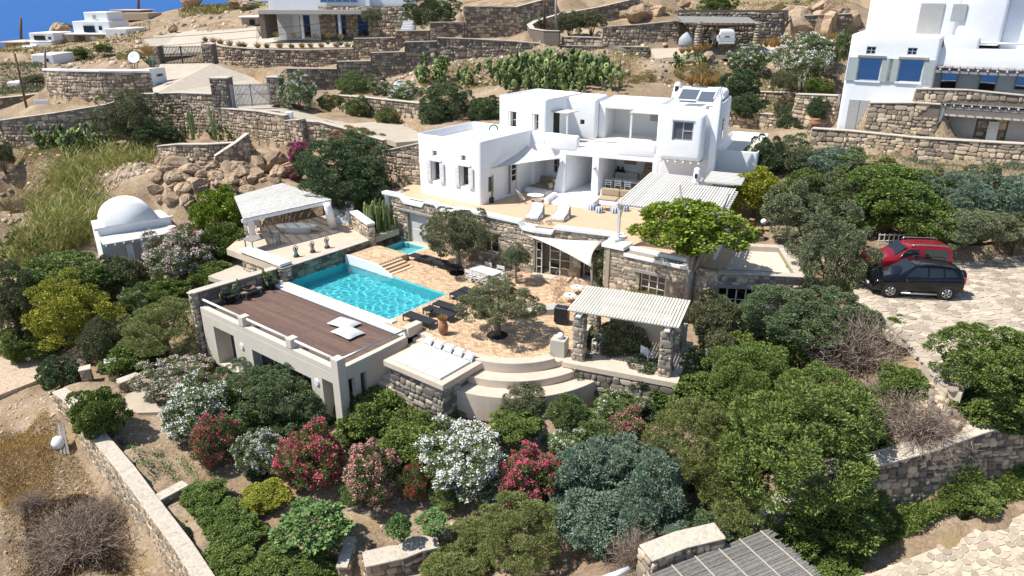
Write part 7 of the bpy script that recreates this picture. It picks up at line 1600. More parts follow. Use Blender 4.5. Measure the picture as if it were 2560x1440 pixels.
# praying statues
def statue(col):
    t=thing("statue","x","statue");BRZ=pm("bronze_patina%d"%len(MATS),(0.085,0.095,0.075),(0.05,0.055,0.045),9,.6,.2,30)
    bm_=MB();bm_.lathe([(.20,.0),(.25,.06),(.24,.15),(.15,.24)],(0,0,0),14,1.1,.9).build("folded_legs",BRZ,t,True)
    MB().lathe([(.15,.22),(.19,.30),(.17,.40),(.16,.50),(.12,.60),(.05,.64)],(0,0,0),14,1,.8).build("dress",col,t,True)
    MB().lathe([(.04,.62),(.09,.68),(.10,.75),(.08,.82),(.03,.86),(.04,.90),(.01,.92)],(0,0,0),12).build("head",BRZ,t,True)
    for s in(-1,1):MB().tube([(.14*s,0,.58),(.24*s,0,.74),(.17*s,0,.9),(.02*s,0,1.06)],[.05,.042,.036,.024],8).build("arm",BRZ,t,True)
    return t
for i,(u,v,c,l)in enumerate(((741,642,(0.12,0.40,0.35),"turquoise dressed statue with raised joined hands, nearest the deck"),(782,631,(0.42,0.27,0.26),"pink dressed statue with raised joined hands, middle one"),(818,620,(0.42,0.46,0.40),"pale dressed statue with raised joined hands, nearest the pool steps"))):
    s_=local(lambda:statue(pm("statue_dress%d"%i,c,tuple(x*.8 for x in c),9,.5)));P=at(u,v,ZS);place(s_,(P.x,P.y,ZS+.0),PF.a+math.pi/2,(.72,.72,.72),l,"praying statues")

# ------------------------------------------------------------------ pavilion beside the pool
RZ=3.05
K=[at(585,492,RZ),at(705,458,RZ),at(828,500,RZ),at(608,548,RZ)]
pv=thing("pavilion","open pavilion with white lath roof and built-in curved benches","pavilion",at(720,590,ZS))
e1=(K[2]-K[3]);e2=(K[0]-K[3]);n=46
for k in range(n):
    f0,f1=k/n,(k+.74)/n;a0,a1=K[3].lerp(K[0],f0),K[3].lerp(K[0],f1);b0,b1=K[2].lerp(K[1],f0),K[2].lerp(K[1],f1);up=Vector((0,0,.04));j=Vector(((b0-a0).normalized()))*RNG.uniform(-.08,.08)
    MB().hexa([a0,b0+j,b1+j,a1],[a0+up,b0+j+up,b1+j+up,a1+up]).build("lath",LATH,pv)
for f in np.linspace(.03,.97,9):
    a,b=K[3].lerp(K[2],f),K[0].lerp(K[1],f);MB().tube([a-Vector((0,0,.08)),b-Vector((0,0,.08))],.06,6).build("rafter",WOODW,pv)
d_=(K[2]-K[3]).normalized();w_=Vector((-d_.y,d_.x,0))*.12;zz=Vector((0,0,.24))
MB().hexa([K[3]-zz-d_*.1,K[2]-zz,K[2]-zz+w_,K[3]-zz+w_-d_*.1],[K[3]-d_*.1-zz*.1,K[2]-zz*.1,K[2]+w_-zz*.1,K[3]+w_-d_*.1-zz*.1]).build("front_beam",WHITE,pv,bevel=.03)
C1=at(832,570,ZS);MB().tube([C1,at(818,512,2.9)],[.34,.24],16).build("round_column",WHITE,pv,True)
C2=at(628,618,0.2);MB().box((C2.x,C2.y+.25,1.5),(.5,.5,2.7),PF.a).build("pillar",WHITE,pv,bevel=.05)
put_stones(pv,[(Vector((C2.x,C2.y+.25,z))+Vector((math.cos(PF.a),math.sin(PF.a),0))*(t-.25)-Vector((-math.sin(PF.a),math.cos(PF.a),0))*.25,Vector((math.cos(PF.a),math.sin(PF.a),0)),Vector((math.sin(PF.a),-math.cos(PF.a),0)),w,h,.05)for t,z,w,h in fill_face((0,0),(.5,0),(0,0),(2.2,2.2),.25,RNG)],STONEP,16)
cc=at(760,575,ZS)+Vector((.2,2.2,0))
def arcseat(r0,r1,a0,a1,z0,z1,name,mat):
    n=18;V=[];F=[]
    for k in range(n):
        a=R(a0+(a1-a0)*k/(n-1));c,s=math.cos(a),math.sin(a)
        for r,z in((r0,z0),(r1,z0),(r1,z1),(r0,z1)):V.append((cc.x+r*c,cc.y+r*s,z))
    for k in range(n-1):
        a,b=4*k,4*k+4;F+=[(a,a+1,b+1,b),(a+1,a+2,b+2,b+1),(a+2,a+3,b+3,b+2),(a+3,a,b,b+3)]
    F+=[(3,2,1,0),(4*n-4,4*n-3,4*n-2,4*n-1)];return MB().add(V,F).build(name,mat,pv,bevel=.04)
arcseat(1.7,2.6,-20,190,ZS,ZS+.42,"curved_bench",WHITE);arcseat(2.6,2.85,-20,190,ZS,ZS+.95,"bench_back",WHITE);arcseat(1.75,2.55,-10,185,ZS+.422,ZS+.52,"bench_cushion",GREYI)
for k in range(9):
    a=R(10+k*20);pillow(TAUPE,(cc.x+2.45*math.cos(a),cc.y+2.45*math.sin(a),ZS+.72),(.5,.42,.2),a+math.pi/2,R(75),"taupe cushion on the pavilion's curved bench, number %s along the curve from the column"%("one","two","three","four","five","six","seven","eight","nine")[k],"cushions in the pavilion")
T0=at(740,585,ZS);MB().lathe([(.6,0),(.62,.35),(.75,.42),(.95,.46),(.95,.52),(.7,.53)],T0+Vector((0,.4,0)),24,1.5,.62).build("stone_table",WHITE,pv,True)
tb=thing("timber_table","long timber table with white chairs at the pavilion's left side","table",at(660,605,ZS));P=at(655,590,ZS+.74);MB().box((P.x,P.y,ZS+.72),(1.0,2.2,.05),PF.a).build("table_top",GREYWOOD,tb)
for a,b in((-.4,-1),(.4,-1),(-.4,1),(.4,1)):q=Matrix.Rotation(PF.a,3,'Z')@Vector((a,b,0));MB().box((P.x+q.x,P.y+q.y,ZS+.35),(.07,.07,.7)).build("leg",GREYWOOD,tb)
def wchair():
    t=thing("arm_chair","x","chair");MB().box((0,0,.44),(.46,.44,.03)).build("seat",WOODW,t);MB().box((0,.21,.68),(.46,.03,.34)).build("backrest",WOODW,t)
    for x in(-.22,.22):
        MB().box((x,0,.62),(.04,.44,.03)).build("armrest",WOODW,t)
        for y in(-.2,.2):MB().box((x,y,.31 if y<0 else .42),(.035,.035,.62 if y<0 else .84)).build("leg",WOODW,t)
    return t
wc=local(wchair)
for i,(P,a,l)in enumerate(((at(686,610,ZS),PF.a+.3,"white chair at the near end of the pavilion's timber table"),(at(640,580,ZS),PF.a-1.5,"white chair behind the pavilion's timber table"),(LP(3.6,1.2,.03),LP.a+2.6,"white armchair under the pool pergola, right one"),(LP(1.2,1.4,.03),LP.a-.4,"white armchair under the pool pergola, left one"),(at(366,690,-2.4),.6,"white chair on the porch of the domed guest house, left one"),(at(350,684,-2.4),-.4,"white chair on the porch of the domed guest house, right one"))):place(wc if i==0 else copy_tree(wc,P),P,a,None,l,"white armchairs")
wall("stone_wall","short stone wall with white cap beside the candelabra cactus",[(*at(882,570,ZS)[:2],.2,2.0),(*at(925,600,ZS)[:2],.2,1.9)],s=.26,n_ind=20,mat=STONEP,cap=WHITE,cap_h=.14,thick=.4,ctrl=False)
# white stub wall of the upper terrace's left end
wl_=MB();A,B=at(960,487,3.2),at(1000,478,3.2);wl_.hexa([(A.x,A.y,1.5),(B.x,B.y,1.5),(B.x+.2,B.y+.4,1.5),(A.x+.2,A.y+.4,1.5)],[(A.x,A.y,3.2),(B.x,B.y,3.2),(B.x+.2,B.y+.4,3.2),(A.x+.2,A.y+.4,3.2)]);o=wl_.build("white_wall",WHITE,None,bevel=.06);tag(o,"short white parapet wall at the upper terrace's left corner","wall")

# ------------------------------------------------------------------ domed guest house among the reeds
gh=thing("domed_guest_house","small white guest house with vaulted roof and plank porch among reeds","house",at(350,650,-2.4))
q0=[at(258,612,.55),at(452,578,.55)];GA=math.degrees(math.atan2(q0[1].y-q0[0].y,q0[1].x-q0[0].x));GF=Frame(q0[0],GA);GL=(q0[1]-q0[0]).length
for k in range(13):MB().fbox(GF,.0,GL+RNG.uniform(-.05,.05),.05+k*.165,.20+k*.165,.50,.545).build("plank",LATH,gh)
MB().fbox(GF,0,GL,0,.08,.30,.54).build("fascia",GREYW,gh)
for k in range(9):MB().fbox(GF,.1+k*GL/9,.2+k*GL/9,-.12,.2,.36,.47).build("rafter_end",WOODW,gh)
MB().fbox(GF,.1,GL-.05,2.2,5.0,-2.6,1.0).build("wall",WHITE,gh,bevel=.05)
vt=MB();n=14;V=[];F=[]
for qq in(2.15,4.95):
    for k in range(n+1):a=math.pi*k/n;V.append(GF(.55+1.75*(1-math.cos(a)),qq,0.98+1.5*math.sin(a)))
for k in range(n):F.append((k,k+1,n+2+k,n+1+k))
F+=[tuple(range(n,-1,-1)),tuple(range(n+1,2*n+2))];vt.add(V,F).build("vault",WHITE,gh,True)
MB().fbox(GF,-.1,GL+.1,2.12,2.3,.95,1.15).build("parapet",WHITE,gh,bevel=.03)
for p in(1.4,2.3):MB().fbox(GF,p,p+.35,.2,.5,-2.6,.35).build("pillar",WHITE,gh)
MB().fbox(GF,2.7,3.7,2.14,2.19,-2.5,-.3).build("door",PANE,gh)
# reed pergola in the bottom foreground
rp=thing("reed_pergola","weathered reed roof with pale battens in the bottom foreground","pergola",at(1750,1420,-1.6))
RQ=[at(1600,1448,-1.45),at(1812,1362,-1.35),at(1945,1382,-1.35),at(2010,1460,-1.45)];REED=pm("weathered_reed",(0.30,0.285,0.265),(0.19,0.18,0.165),12,.9,.3,60,.1,rand=.22)
RR=[at(1560,1462,-1.5),at(1828,1355,-1.4),at(1940,1378,-1.4),at(2030,1500,-1.5),at(1700,1560,-1.5)]
o0=at(1828,1358,-1.4);dA_=(at(1560,1462,-1.4)-o0).normalized();dB_=(at(1960,1440,-1.4)-o0);dB_=(dB_-dA_*dB_.dot(dA_));dB_=dB_.normalized()
for k in range(110):
    a=o0+dB_*(k*.036)-dA_*(RNG.uniform(1.5,1.8));b=o0+dB_*(k*.036)+dA_*RNG.uniform(4.5,4.7);zj=RNG.uniform(-.02,.02)
    MB().tube([a+Vector((0,0,zj)),b+Vector((0,0,zj))],.022,4).build("reed",REED,rp)
for k in range(7):
    a=o0+dA_*(-1.3+k*.95);MB().tube([a+Vector((0,0,.05)),a+dB_*4.2+Vector((0,0,.05))],.03,6).build("batten",pm("pale_batten%d"%k,(0.45,0.40,0.33),(0.36,0.32,0.26),6,.8),rp)
o=MB().tube([at(1500,1452,-2.6),at(1572,1424,-2.6)],.12,10).build("white_pipe",WHITE,None,True);tag(o,"white plastic pipe beside the reed roof's left edge","pipe")
# gateposts, stump, planks and bag
for u,v,h,l in((222,962,1.0,"stone gatepost on the left of the garden entrance"),(288,955,1.3,"stone gatepost on the right of the garden entrance")):
    P=at(u,v,-4.0);t=thing("gatepost",l,"gatepost",P);MB().box((P.x,P.y,P.z+h/2),(.5,.5,h),.5).build("core",MORTARP,t)
    r3=Matrix.Rotation(.5,3,'Z');put_stones(t,[(P+r3@Vector((x-.25,-.25,z)),r3@Vector((1,0,0)),r3@Vector((0,-1,0)),w,hh,.04)for x,z,w,hh in fill_face((0,0),(.5,0),(0,0),(h,h),.26,RNG)]+[(P+r3@Vector((.25,x-.25,z)),r3@Vector((0,1,0)),r3@Vector((1,0,0)),w,hh,.04)for x,z,w,hh in fill_face((0,0),(.5,0),(0,0),(h,h),.26,RNG)],STONEY,20)
    MB().box((P.x,P.y,P.z+h+.04),(.6,.6,.09),.5).build("cap",COPINGP,t,bevel=.02)
wall("stone_wall","low stone wall between gatepost and pale oleander",Wz((300,958,-3.2,.8),(350,940,-3.2,.8)),s=.26,n_ind=14,mat=STONEY,ctrl=False)
P=at(312,1122,-4.2);t=thing("tree_stump","dark split tree stump in the vegetable bed","stump",P);MB().tube([P-Vector((.1,0,.1)),P+Vector((-.1,0,.62))],[.12,.1],9).build("trunk",BARK,t);MB().tube([P+Vector((.1,0,-.1)),P+Vector((.08,0,.55))],[.1,.11],9).build("trunk",BARK,t)
P=at(150,1120,-5.2);o=MB().lathe([(.1,0),(.32,.1),(.36,.35),(.22,.6),(.06,.7)],P,12,1,.8).build("white_bag",WHITE,None,True);tag(o,"white crumpled bag against the long garden wall","bag")
for k in range(3):A=at(150+9*k,1135,-5.3);o=MB().hexa([A,A+Vector((.12,0,0)),A+Vector((.12,.04,0)),A+Vector((0,.04,0))],[A+Vector((-.35-.1*k,.9,1.2)),A+Vector((-.23-.1*k,.9,1.2)),A+Vector((-.23-.1*k,.94,1.2)),A+Vector((-.35-.1*k,.94,1.2))]).build("plank",GREYWOOD,None);tag(o,"grey plank leaning over the white bag, %s"%("left one","middle one","right one")[k],"plank","leaning planks")
# garden stairs at the bottom
gs=thing("garden_steps","pale stone steps descending between the fig tree and the low wall","steps",at(890,1350,-5))
for k in range(9):
    f=k/8;A=at(868+8*f,1262+168*f,-4.35-1.0*f);z=A.z;MB().box((A.x+.55,A.y,z-.3),(1.0,.62,.6),-.02).build("step",PALE if k%2 else FLAG,gs,bevel=.02)
for u,v,l in((1325,1088,"square slate stepping slab below the curved steps, left one"),(1360,1085,"square slate stepping slab below the curved steps, right one"),(1395,1080,"slate stepping slab nearest the pink oleander")):P=at(u,v,-2.85);o=MB().box((P.x,P.y,ground(P.x,P.y)+.05),(.5,.5,.06),.3).build("stepping_slab",SLATE,None,bevel=.01);tag(o,l,"slab","stepping slabs")
# boulders
def rock_mesh(seed):
    bm=bmesh.new();bmesh.ops.create_icosphere(bm,subdivisions=4,radius=1.0);r=random.Random(seed)
    dirs=[Vector((r.gauss(0,1),r.gauss(0,1),r.gauss(0,.8))).normalized()for _ in range(22)];cut_=[r.uniform(.5,.86)for _ in dirs]
    crk=[(Vector((r.gauss(0,1),r.gauss(0,1),r.gauss(0,.5))).normalized(),r.uniform(-.4,.4))for _ in range(3)]
    for v in bm.verts:
        for d,c in zip(dirs,cut_):
            x=v.co.dot(d)
            if x>c:v.co-=d*(x-c)
        for d,c in crk:
            x=abs(v.co.dot(d)-c)
            if x<.07:v.co*=1-.16*(1-x/.07)
        v.co*=1+r.uniform(-1,1)*.018
    me=bpy.data.meshes.new("boulder");bm.to_mesh(me);bm.free();me.materials.append(ROCKM);return me
RKM=[rock_mesh(i)for i in range(6)]
def boulder(u,v,z,s,l,i,Y=None,group="boulders between dome and driveway"):
    P=hit(u,v,.12*s if not hasattr(s,'__len__')else .3)if Y is None or Y<100 and Y!=81.5 else aty(u,v,Y);o=bpy.data.objects.new("boulder",RKM[i%6]);COL.objects.link(o);o.location=P;o.scale=s if hasattr(s,'__len__')else(s*1.2,s,s*.75);o.rotation_euler=(.2*(i%3),.15,i*1.7);return tag(o,l,"boulder",group)
BL=[(445,425,1.9,1.2,"large cracked boulder above the reeds"),(410,415,2.0,.8,"boulder left of the large cracked one"),(480,435,1.6,.9,"boulder below the low curved planter"),(520,430,2.2,.7,"boulder under the slanting stair wall"),(600,435,2.6,1.3,"big smooth boulder at the stair landing"),(650,420,3.0,1.4,"big smooth boulder right of the landing"),(690,412,3.4,1.2,"boulder under the dark end of the driveway wall"),(640,440,2.4,.9,"boulder at the foot of the two big smooth ones"),(700,440,2.8,.9,"boulder beside the bougainvillea"),(500,470,.8,1.0,"boulder on the slope right of the reeds"),(465,480,.3,.9,"boulder above the dome's right corner"),(540,450,1.6,.8,"boulder in front of the timber deck"),(470,512,-.4,.8,"round dark boulder between dome and vine"),(720,425,3.2,1.0,"boulder half under the bougainvillea"),(440,455,1.0,1.0,"boulder touching the reeds' right edge"),(575,455,1.6,.7,"small boulder by the timber deck corner"),(620,455,1.7,.6,"small boulder above the pavilion roof"),(395,450,.9,.7,"boulder hidden in the reeds' edge")]
for i in range(34):
    u_=392+(i*37)%330;v_=405+(i*53)%85+(u_<480)*25;BL.append((u_,v_,2.6-(v_-405)*.026+(u_-392)*.004,.35+.11*(i%5),"small rubble boulder of the rockfall, %s of the %s row"%(W15[i%12],W15[i//12])))
for i,(u,v,z,s,l)in enumerate(BL):boulder(u,v,z,s,"tan granite "+l,i)
for i,(u,v,Y,s,l)in enumerate(((1600,48,85,1.9,"flat pale slab above the carport wall"),(1640,35,87,1.4,"beside the flat pale slab"),(1700,12,90,1.8,"upper one beside the green shrub"),(1725,22,89,1.4,"lower one beside the green shrub"),(1770,152,74.5,1.0,"reddish one beside the prickly pears"),(1560,40,88,1.2,"small one at the left of the flat slab"),(150,78,230,3.2,"dark heap left of the far white villa"),(165,70,235,2.6,"upper stone of the dark heap left of the far white villa"),(138,86,228,2.4,"lower stone of the dark heap left of the far white villa"),(620,12,200,3.2,"dark one on the far hill crest"),(430,72,145,1.4,"round one beside the far road"),(590,5,210,3,"on the far hill crest right"),(480,8,240,4,"on the far hill crest left"),(2000,40,84,1.5,"above the rock face, left"),(2060,30,86,1.8,"above the rock face, right"))):boulder(u,v,0,s,"weathered boulder "+l,i+2,Y,"boulders on the upper slopes")
# rock face right of the carport
for i,(u,v,s)in enumerate(((1900,78,2.4),(1945,76,3.0),(1995,72,3.2),(2045,70,3.0),(2090,68,3.0),(1925,98,2.0),(1975,98,2.4),(2030,95,2.4),(2080,95,2.2),(2120,62,2.4))):boulder(u,v,0,(s*1.1,1.4,s*.78),"fractured tan rock face block, %s from the carport side"%("first","second","third","fourth","fifth","sixth","seventh","eighth","ninth","tenth")[i],i,81.5,"rock face blocks")
wall("stone_wall","dry stone wall capping the rock face",Wy((1900,45,58,81),(2000,40,55,81),(2130,35,52,80)),s=.4,n_ind=20,mat=STONE,ctrl=False)
# timber deck and landing slabs above the pavilion
t=thing("timber_landing","weathered plank landing above the pavilion roof","deck",at(600,470,1.9))
for k in range(8):A=at(574+7*k,466+2*k,1.9);MB().box((A.x+.6,A.y+.6,A.z),(1.9,.24,.05),PF.a+R(90)+.0).build("plank",GREYWOOD,t)
for i,(u,v,z)in enumerate(((560,420,2.5),(590,430,2.3),(625,440,2.1),(655,446,2.0))):P=at(u,v,z);o=MB().box(P,(1.9,1.2,.14),.3+.1*i).build("landing_slab",PALE,None,bevel=.02);tag(o,"pale concrete stair slab among the boulders, %s from the top"%ORD[i],"slab","concrete stair slabs")
# ------------------------------------------------------------------ vehicles
def loft(stn,n=9):
    """car skin from stations: x, z_bottom, z_shoulder, z_roof, half width, half roof width"""
    V=[];F=[];k=0
    for x,zb,zs,zr,w,wr in stn:
        half=[(w*.80,zb),(w*.97,zb+.10),(w,zb+.30),(w*.995,zs-.10),(w*.95,zs),(wr+(w*.95-wr)*.12,zr-.07 if zr>zs+.1 else zs+.5*(zr-zs)),(wr*.86,zr),(0,zr+.015)]
        ring=half+[(-y,z)for y,z in half[-2::-1]];k=len(ring);V+=[(x,y,z)for y,z in ring]
    for i in range(len(stn)-1):
        for j in range(k-1):F.append((i*k+j,i*k+j+1,(i+1)*k+j+1,(i+1)*k+j))
        F.append((i*k+k-1,i*k,(i+1)*k,(i+1)*k+k-1))
    F+=[tuple(range(k-1,-1,-1)),tuple((len(stn)-1)*k+j for j in range(k))]
    return MB().add(V,F)
def side_y(stn,x,z):
    for a,b in zip(stn[:-1],stn[1:]):
        if a[0]<=x<=b[0]:
            f=(x-a[0])/(b[0]-a[0]);zb,zs,zr,w,wr=[a[i]+(b[i]-a[i])*f for i in range(1,6)]
            if z<=zs:return w*.99
            g=(z-zs)/max(zr-.07-zs,.05);return w*.95+(wr+(w*.95-wr)*.12-w*.95)*min(g,1)
    return .8
def wheel(parent,x,y,r,s,rim=STEEL,spokes=6):
    t=MB();c=Vector((x,y,r));prof=[(r*.62,-.10),(r*.9,-.11),(r,-.08),(r,.08),(r*.9,.11),(r*.62,.10)]
    V=[];F=[];n=22
    for rr,o in prof:
        for k in range(n):a=k*2*math.pi/n;V.append((c.x+rr*math.cos(a),c.y+o*s,c.z+rr*math.sin(a)))
    for i in range(len(prof)-1):
        for k in range(n):j=(k+1)%n;F.append((i*n+k,i*n+j,(i+1)*n+j,(i+1)*n+k))
    ty_=t.add(V,F).build("wheel",TYRE,parent,True);m=MB()
    m.tube([c+Vector((0,.04*s,0)),c+Vector((0,.08*s,0))],r*.2,12)
    for k in range(spokes):a=k*2*math.pi/spokes;d=Vector((math.cos(a),0,math.sin(a)));m.tube([c+d*r*.12+Vector((0,.075*s,0)),c+d*r*.62+Vector((0,.085*s,0))],[.05,.04],5)
    ring=[c+Vector((math.cos(a)*r*.62,.085*s,math.sin(a)*r*.62))for a in np.linspace(0,2*math.pi,23)];m.tube(ring,.022,5,False);m.build("rim",rim,ty_,True)
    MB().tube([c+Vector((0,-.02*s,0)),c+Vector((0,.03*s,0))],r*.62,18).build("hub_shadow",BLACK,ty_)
TYRE=pm("tyre_rubber",(0.022,0.022,0.023),(0.016,0.016,0.017),8,.8)
def paint(name,c,rough=.12):
    m=bpy.data.materials.new(name);m.use_nodes=True;b=m.node_tree.nodes["Principled BSDF"];b.inputs["Base Color"].default_value=(*c,1);b.inputs["Roughness"].default_value=rough;return m
CARGL=glass("car_glass",(0.012,0.016,0.018),.04,.9);LAMPR=pm("red_lamp",(0.45,0.015,0.02),(0.35,0.01,0.015),5,.2,spec=.6);LAMPC=glass("clear_lamp",(0.45,0.46,0.46),.1)
def panel(parent,name,pts,stn,mat,s,off=.012):
    """flat-ish panel on the car side, following the skin"""
    V=[(x,s*(side_y(stn,x,z)+off),z)for x,z in pts];V2=[(x,y-s*.03,z)for x,y,z in V];n=len(V);idx=list(range(n));F=[tuple(idx if s>0 else idx[::-1])]+[(i,(i+1)%n,n+(i+1)%n,n+i)for i in range(n)]
    return MB().add(V+V2,F).build(name,mat,parent)
def suv(name,label,stn,col,wb,r,side_win,ws,spare,rails,railmat,plates=True,step=True):
    t=thing(name,label,"car");body=loft(stn).build("body",col,t,True);m=body.modifiers.new("s",'SUBSURF');m.levels=1;m.render_levels=2
    for s in(-1,1):
        for w in side_win:panel(t,"side_window",w,stn,CARGL,s,.006)
        for x in(wb[0],wb[1]):
            n=16;y=stn[len(stn)//2][4]-.02;arch=[(x+(r+.07)*math.cos(a),y*s,r+(r+.07)*math.sin(a))for a in np.linspace(0,2*math.pi,n,endpoint=False)]
            MB().add(arch+[(a,b+.022*s,c)for a,b,c in arch],[tuple(range(n)),tuple(range(2*n-1,n-1,-1))]+[(i,(i+1)%n,n+(i+1)%n,n+i)for i in range(n)]).build("wheel_arch",BLACK,t)
            wheel(t,x,s*(y-.06),r,s)
        if rails:MB().tube([(rails[0],s*rails[2],rails[3]-.03),(rails[0]+.12,s*rails[2],rails[3]+.05),(rails[1]-.12,s*rails[2],rails[3]+.05),(rails[1],s*rails[2],rails[3]-.03)],.028,6).build("roof_rail",railmat,t,True)
        MB().box((wb[0]+.62,s*(stn[3][4]+.10),.98),(.12,.2,.14)).build("mirror",col if name=="red_car" else BLACK,t,bevel=.04)
        if step:MB().tube([(wb[0]+r+.12,s*(stn[4][4]+.03),.30),(wb[1]-r-.12,s*(stn[4][4]+.03),.30)],.05,8).build("running_board",STEEL,t,True)
        MB().box((stn[0][0]+.14,s*(stn[0][4]*.82),stn[0][2]-.1),(.16,.3,.16)).build("headlight",LAMPC,t,bevel=.04)
        MB().box((stn[-1][0]-.07,s*(stn[-1][4]*.88),1.0),(.12,.18,.32)).build("tail_light",LAMPR,t,bevel=.03)
        for xd in(wb[0]+1.05,wb[0]+1.95):MB().box((xd,s*(stn[4][4]+.012),.93),(.16,.02,.035)).build("door_handle",col,t,bevel=.008)
    (x0,z0),(x1,z1),w0,w1=ws
    MB().add([(x0-.01,-w0,z0),(x0-.01,w0,z0),(x1-.01,w1,z1),(x1-.01,-w1,z1),(x0+.03,-w0,z0-.03),(x0+.03,w0,z0-.03),(x1+.03,w1,z1-.03),(x1+.03,-w1,z1-.03)],[(0,1,2,3),(4,7,6,5),(0,4,5,1),(1,5,6,2),(2,6,7,3),(3,7,4,0)]).build("windscreen",CARGL,t)
    xr=stn[-1][0];MB().add([(xr-.33,-.58,1.55),(xr-.33,.58,1.55),(xr-.02,.66,1.12),(xr-.02,-.66,1.12)],[(0,1,2,3)]).build("rear_window",CARGL,t)
    if spare:MB().tube([(xr,0,.95),(xr+.2,0,.95)],[.36,.35],20).build("spare_wheel_cover",spare,t,True)
    MB().box((stn[0][0]+.05,0,.42),(.12,stn[0][4]*1.8,.2)).build("bumper",BLACK,t,bevel=.05);MB().box((xr-.03,0,.42),(.14,stn[-1][4]*1.85,.22)).build("bumper",col,t,bevel=.05)
    if plates:MB().box((stn[0][0]-.015,0,.5),(.015,.5,.11)).build("number_plate",WHITE,t)
    return t
BK=paint("black_car_paint",(0.004,0.004,0.006));RD=paint("red_car_paint",(0.20,0.008,0.014))
s1_=[(-2.15,.32,.72,.80,.70,.60),(-2.0,.26,.86,.92,.84,.68),(-1.5,.24,.96,1.04,.90,.72),(-.95,.22,1.02,1.14,.91,.72),(-.25,.22,1.05,1.60,.91,.62),(.25,.22,1.06,1.68,.91,.64),(1.1,.22,1.10,1.67,.91,.64),(1.75,.24,1.14,1.60,.90,.60),(2.02,.28,1.10,1.40,.86,.58),(2.12,.34,.98,1.08,.80,.56)]
w1_=[[(-.70,1.09),(.28,1.13),(.28,1.56),(-.22,1.54)],[(.36,1.13),(1.02,1.16),(.98,1.56),(.36,1.56)],[(1.10,1.17),(1.72,1.22),(1.45,1.50),(1.06,1.54)]]
t=local(lambda:suv("black_car","black five door off-road car parked beside the grey green olive tree",s1_,BK,(-1.32,1.30),.36,w1_,((-.98,1.13),(-.27,1.60),.68,.58),BK,(-.05,1.55,.62,1.68),BLACK))
Pa,Pb=at(2222,746,ZP),at(2363,753,ZP);mid=(Pa+Pb)/2;ang_=math.atan2(Pb.y-Pa.y,Pb.x-Pa.x);yo=Vector((-math.sin(ang_),math.cos(ang_),0))*.88;place(t,(mid+yo)+Vector((0,0,.04)),ang_,.97)
s2_=[(-1.95,.36,.80,.88,.66,.56),(-1.85,.32,.96,1.02,.78,.66),(-1.3,.30,1.04,1.10,.84,.70),(-.85,.28,1.07,1.16,.85,.68),(-.30,.28,1.08,1.66,.85,.66),(.2,.28,1.08,1.74,.85,.68),(1.2,.28,1.09,1.74,.85,.68),(1.7,.30,1.09,1.70,.84,.67),(1.85,.34,1.08,1.62,.82,.66),(1.90,.40,1.05,1.4,.80,.64)]
w2_=[[(-.66,1.12),(.26,1.12),(.26,1.60),(-.22,1.58)],[(.55,1.14),(1.62,1.14),(1.58,1.58),(.55,1.60)]]
t=local(lambda:suv("red_car","red three door off-road car with spare wheel parked behind the black car",s2_,RD,(-1.15,1.15),.34,w2_,((-.88,1.16),(-.31,1.66),.66,.62),TYRE,(-.1,1.6,.6,1.74),STEEL,step=False))
place(t,mid+yo+Vector((.75,2.35,.04)),ang_+.03,1.04)
# white pickup in the carport, seen from behind
WP=paint("white_car_paint",(0.62,0.63,0.64))
s3_=[(-2.4,.45,.85,.95,.72,.6),(-2.2,.4,1.0,1.08,.85,.7),(-1.3,.4,1.08,1.18,.9,.74),(-.75,.4,1.1,1.72,.9,.66),(.0,.4,1.1,1.78,.9,.66),(.9,.4,1.1,1.78,.9,.68),(2.1,.42,1.1,1.74,.9,.68),(2.4,.45,1.08,1.62,.88,.67),(2.45,.5,1.05,1.3,.86,.66)]
t=local(lambda:suv("white_pickup","white pickup truck with canopy parked under the carport",s3_,WP,(-1.5,1.5),.38,[[(-.6,1.15),(.8,1.15),(.8,1.6),(-.4,1.6)],[(1.0,1.15),(2.2,1.15),(2.2,1.58),(1.0,1.6)]],((-1.25,1.18),(-.76,1.7),.7,.62),None,None,STEEL,False,False))
t["category"]="truck"
P=aty(1810,117,74.5);MB().box((2.47,0,1.02),(.03,.5,.13)).build("number_plate",PANE,t);MB().box((2.46,0,.8),(.04,1.5,.5)).build("tailgate",WP,t,bevel=.02)
place(t,P+Vector((0,1.2,0)),-math.pi/2-.05,.98)
# ------------------------------------------------------------------ carport
cpt=thing("carport","open carport with reed roof on stone columns","carport",aty(1800,120,76));CZ=aty(1740,56,74).z
RO=[aty(1712,57,74),aty(1893,62,74)];PZ=zv(74,118)
MB().hexa([aty(1712,60,74.0),aty(1896,62,74.0),aty(1870,46,79),aty(1690,44,79)],[p+Vector((0,0,.14))for p in(aty(1712,60,74.0),aty(1896,62,74.0),aty(1870,46,79),aty(1690,44,79))]).build("reed_roof",REED,cpt)
MB().tube([aty(1735,61,74.0),aty(1895,63,74.0)],.09,8).build("beam",BROWNWOOD,cpt,True)
for k in range(14):a=aty(1715+13*k,57,74);MB().tube([a+Vector((0,-.1,-.02)),a+Vector((-.6,5,.2))],.05,6).build("rafter",GREYWOOD,cpt)
for u in(1743,1888):
    A=aty(u,120,74.2);c_=MB().lathe([(.34,-.2),(.33,1.2),(.30,2.45)],A,14).build("stone_column",MORTARP,cpt)
    put_stones(c_,[(A+Vector((math.sin(a)*.33,-math.cos(a)*.33,z)),Vector((math.cos(a),math.sin(a),0)),Vector((math.sin(a),-math.cos(a),0)),.3,.22,.05)for z in np.arange(.1,2.4,.24)for a in np.arange(-1.2,1.3,.6)],STONEY,50)
MB().fbox(Frame(aty(1700,100,79.5),0),-.5,11,0,.3,8.5,14.5).build("back_wall",MORTAR,cpt)
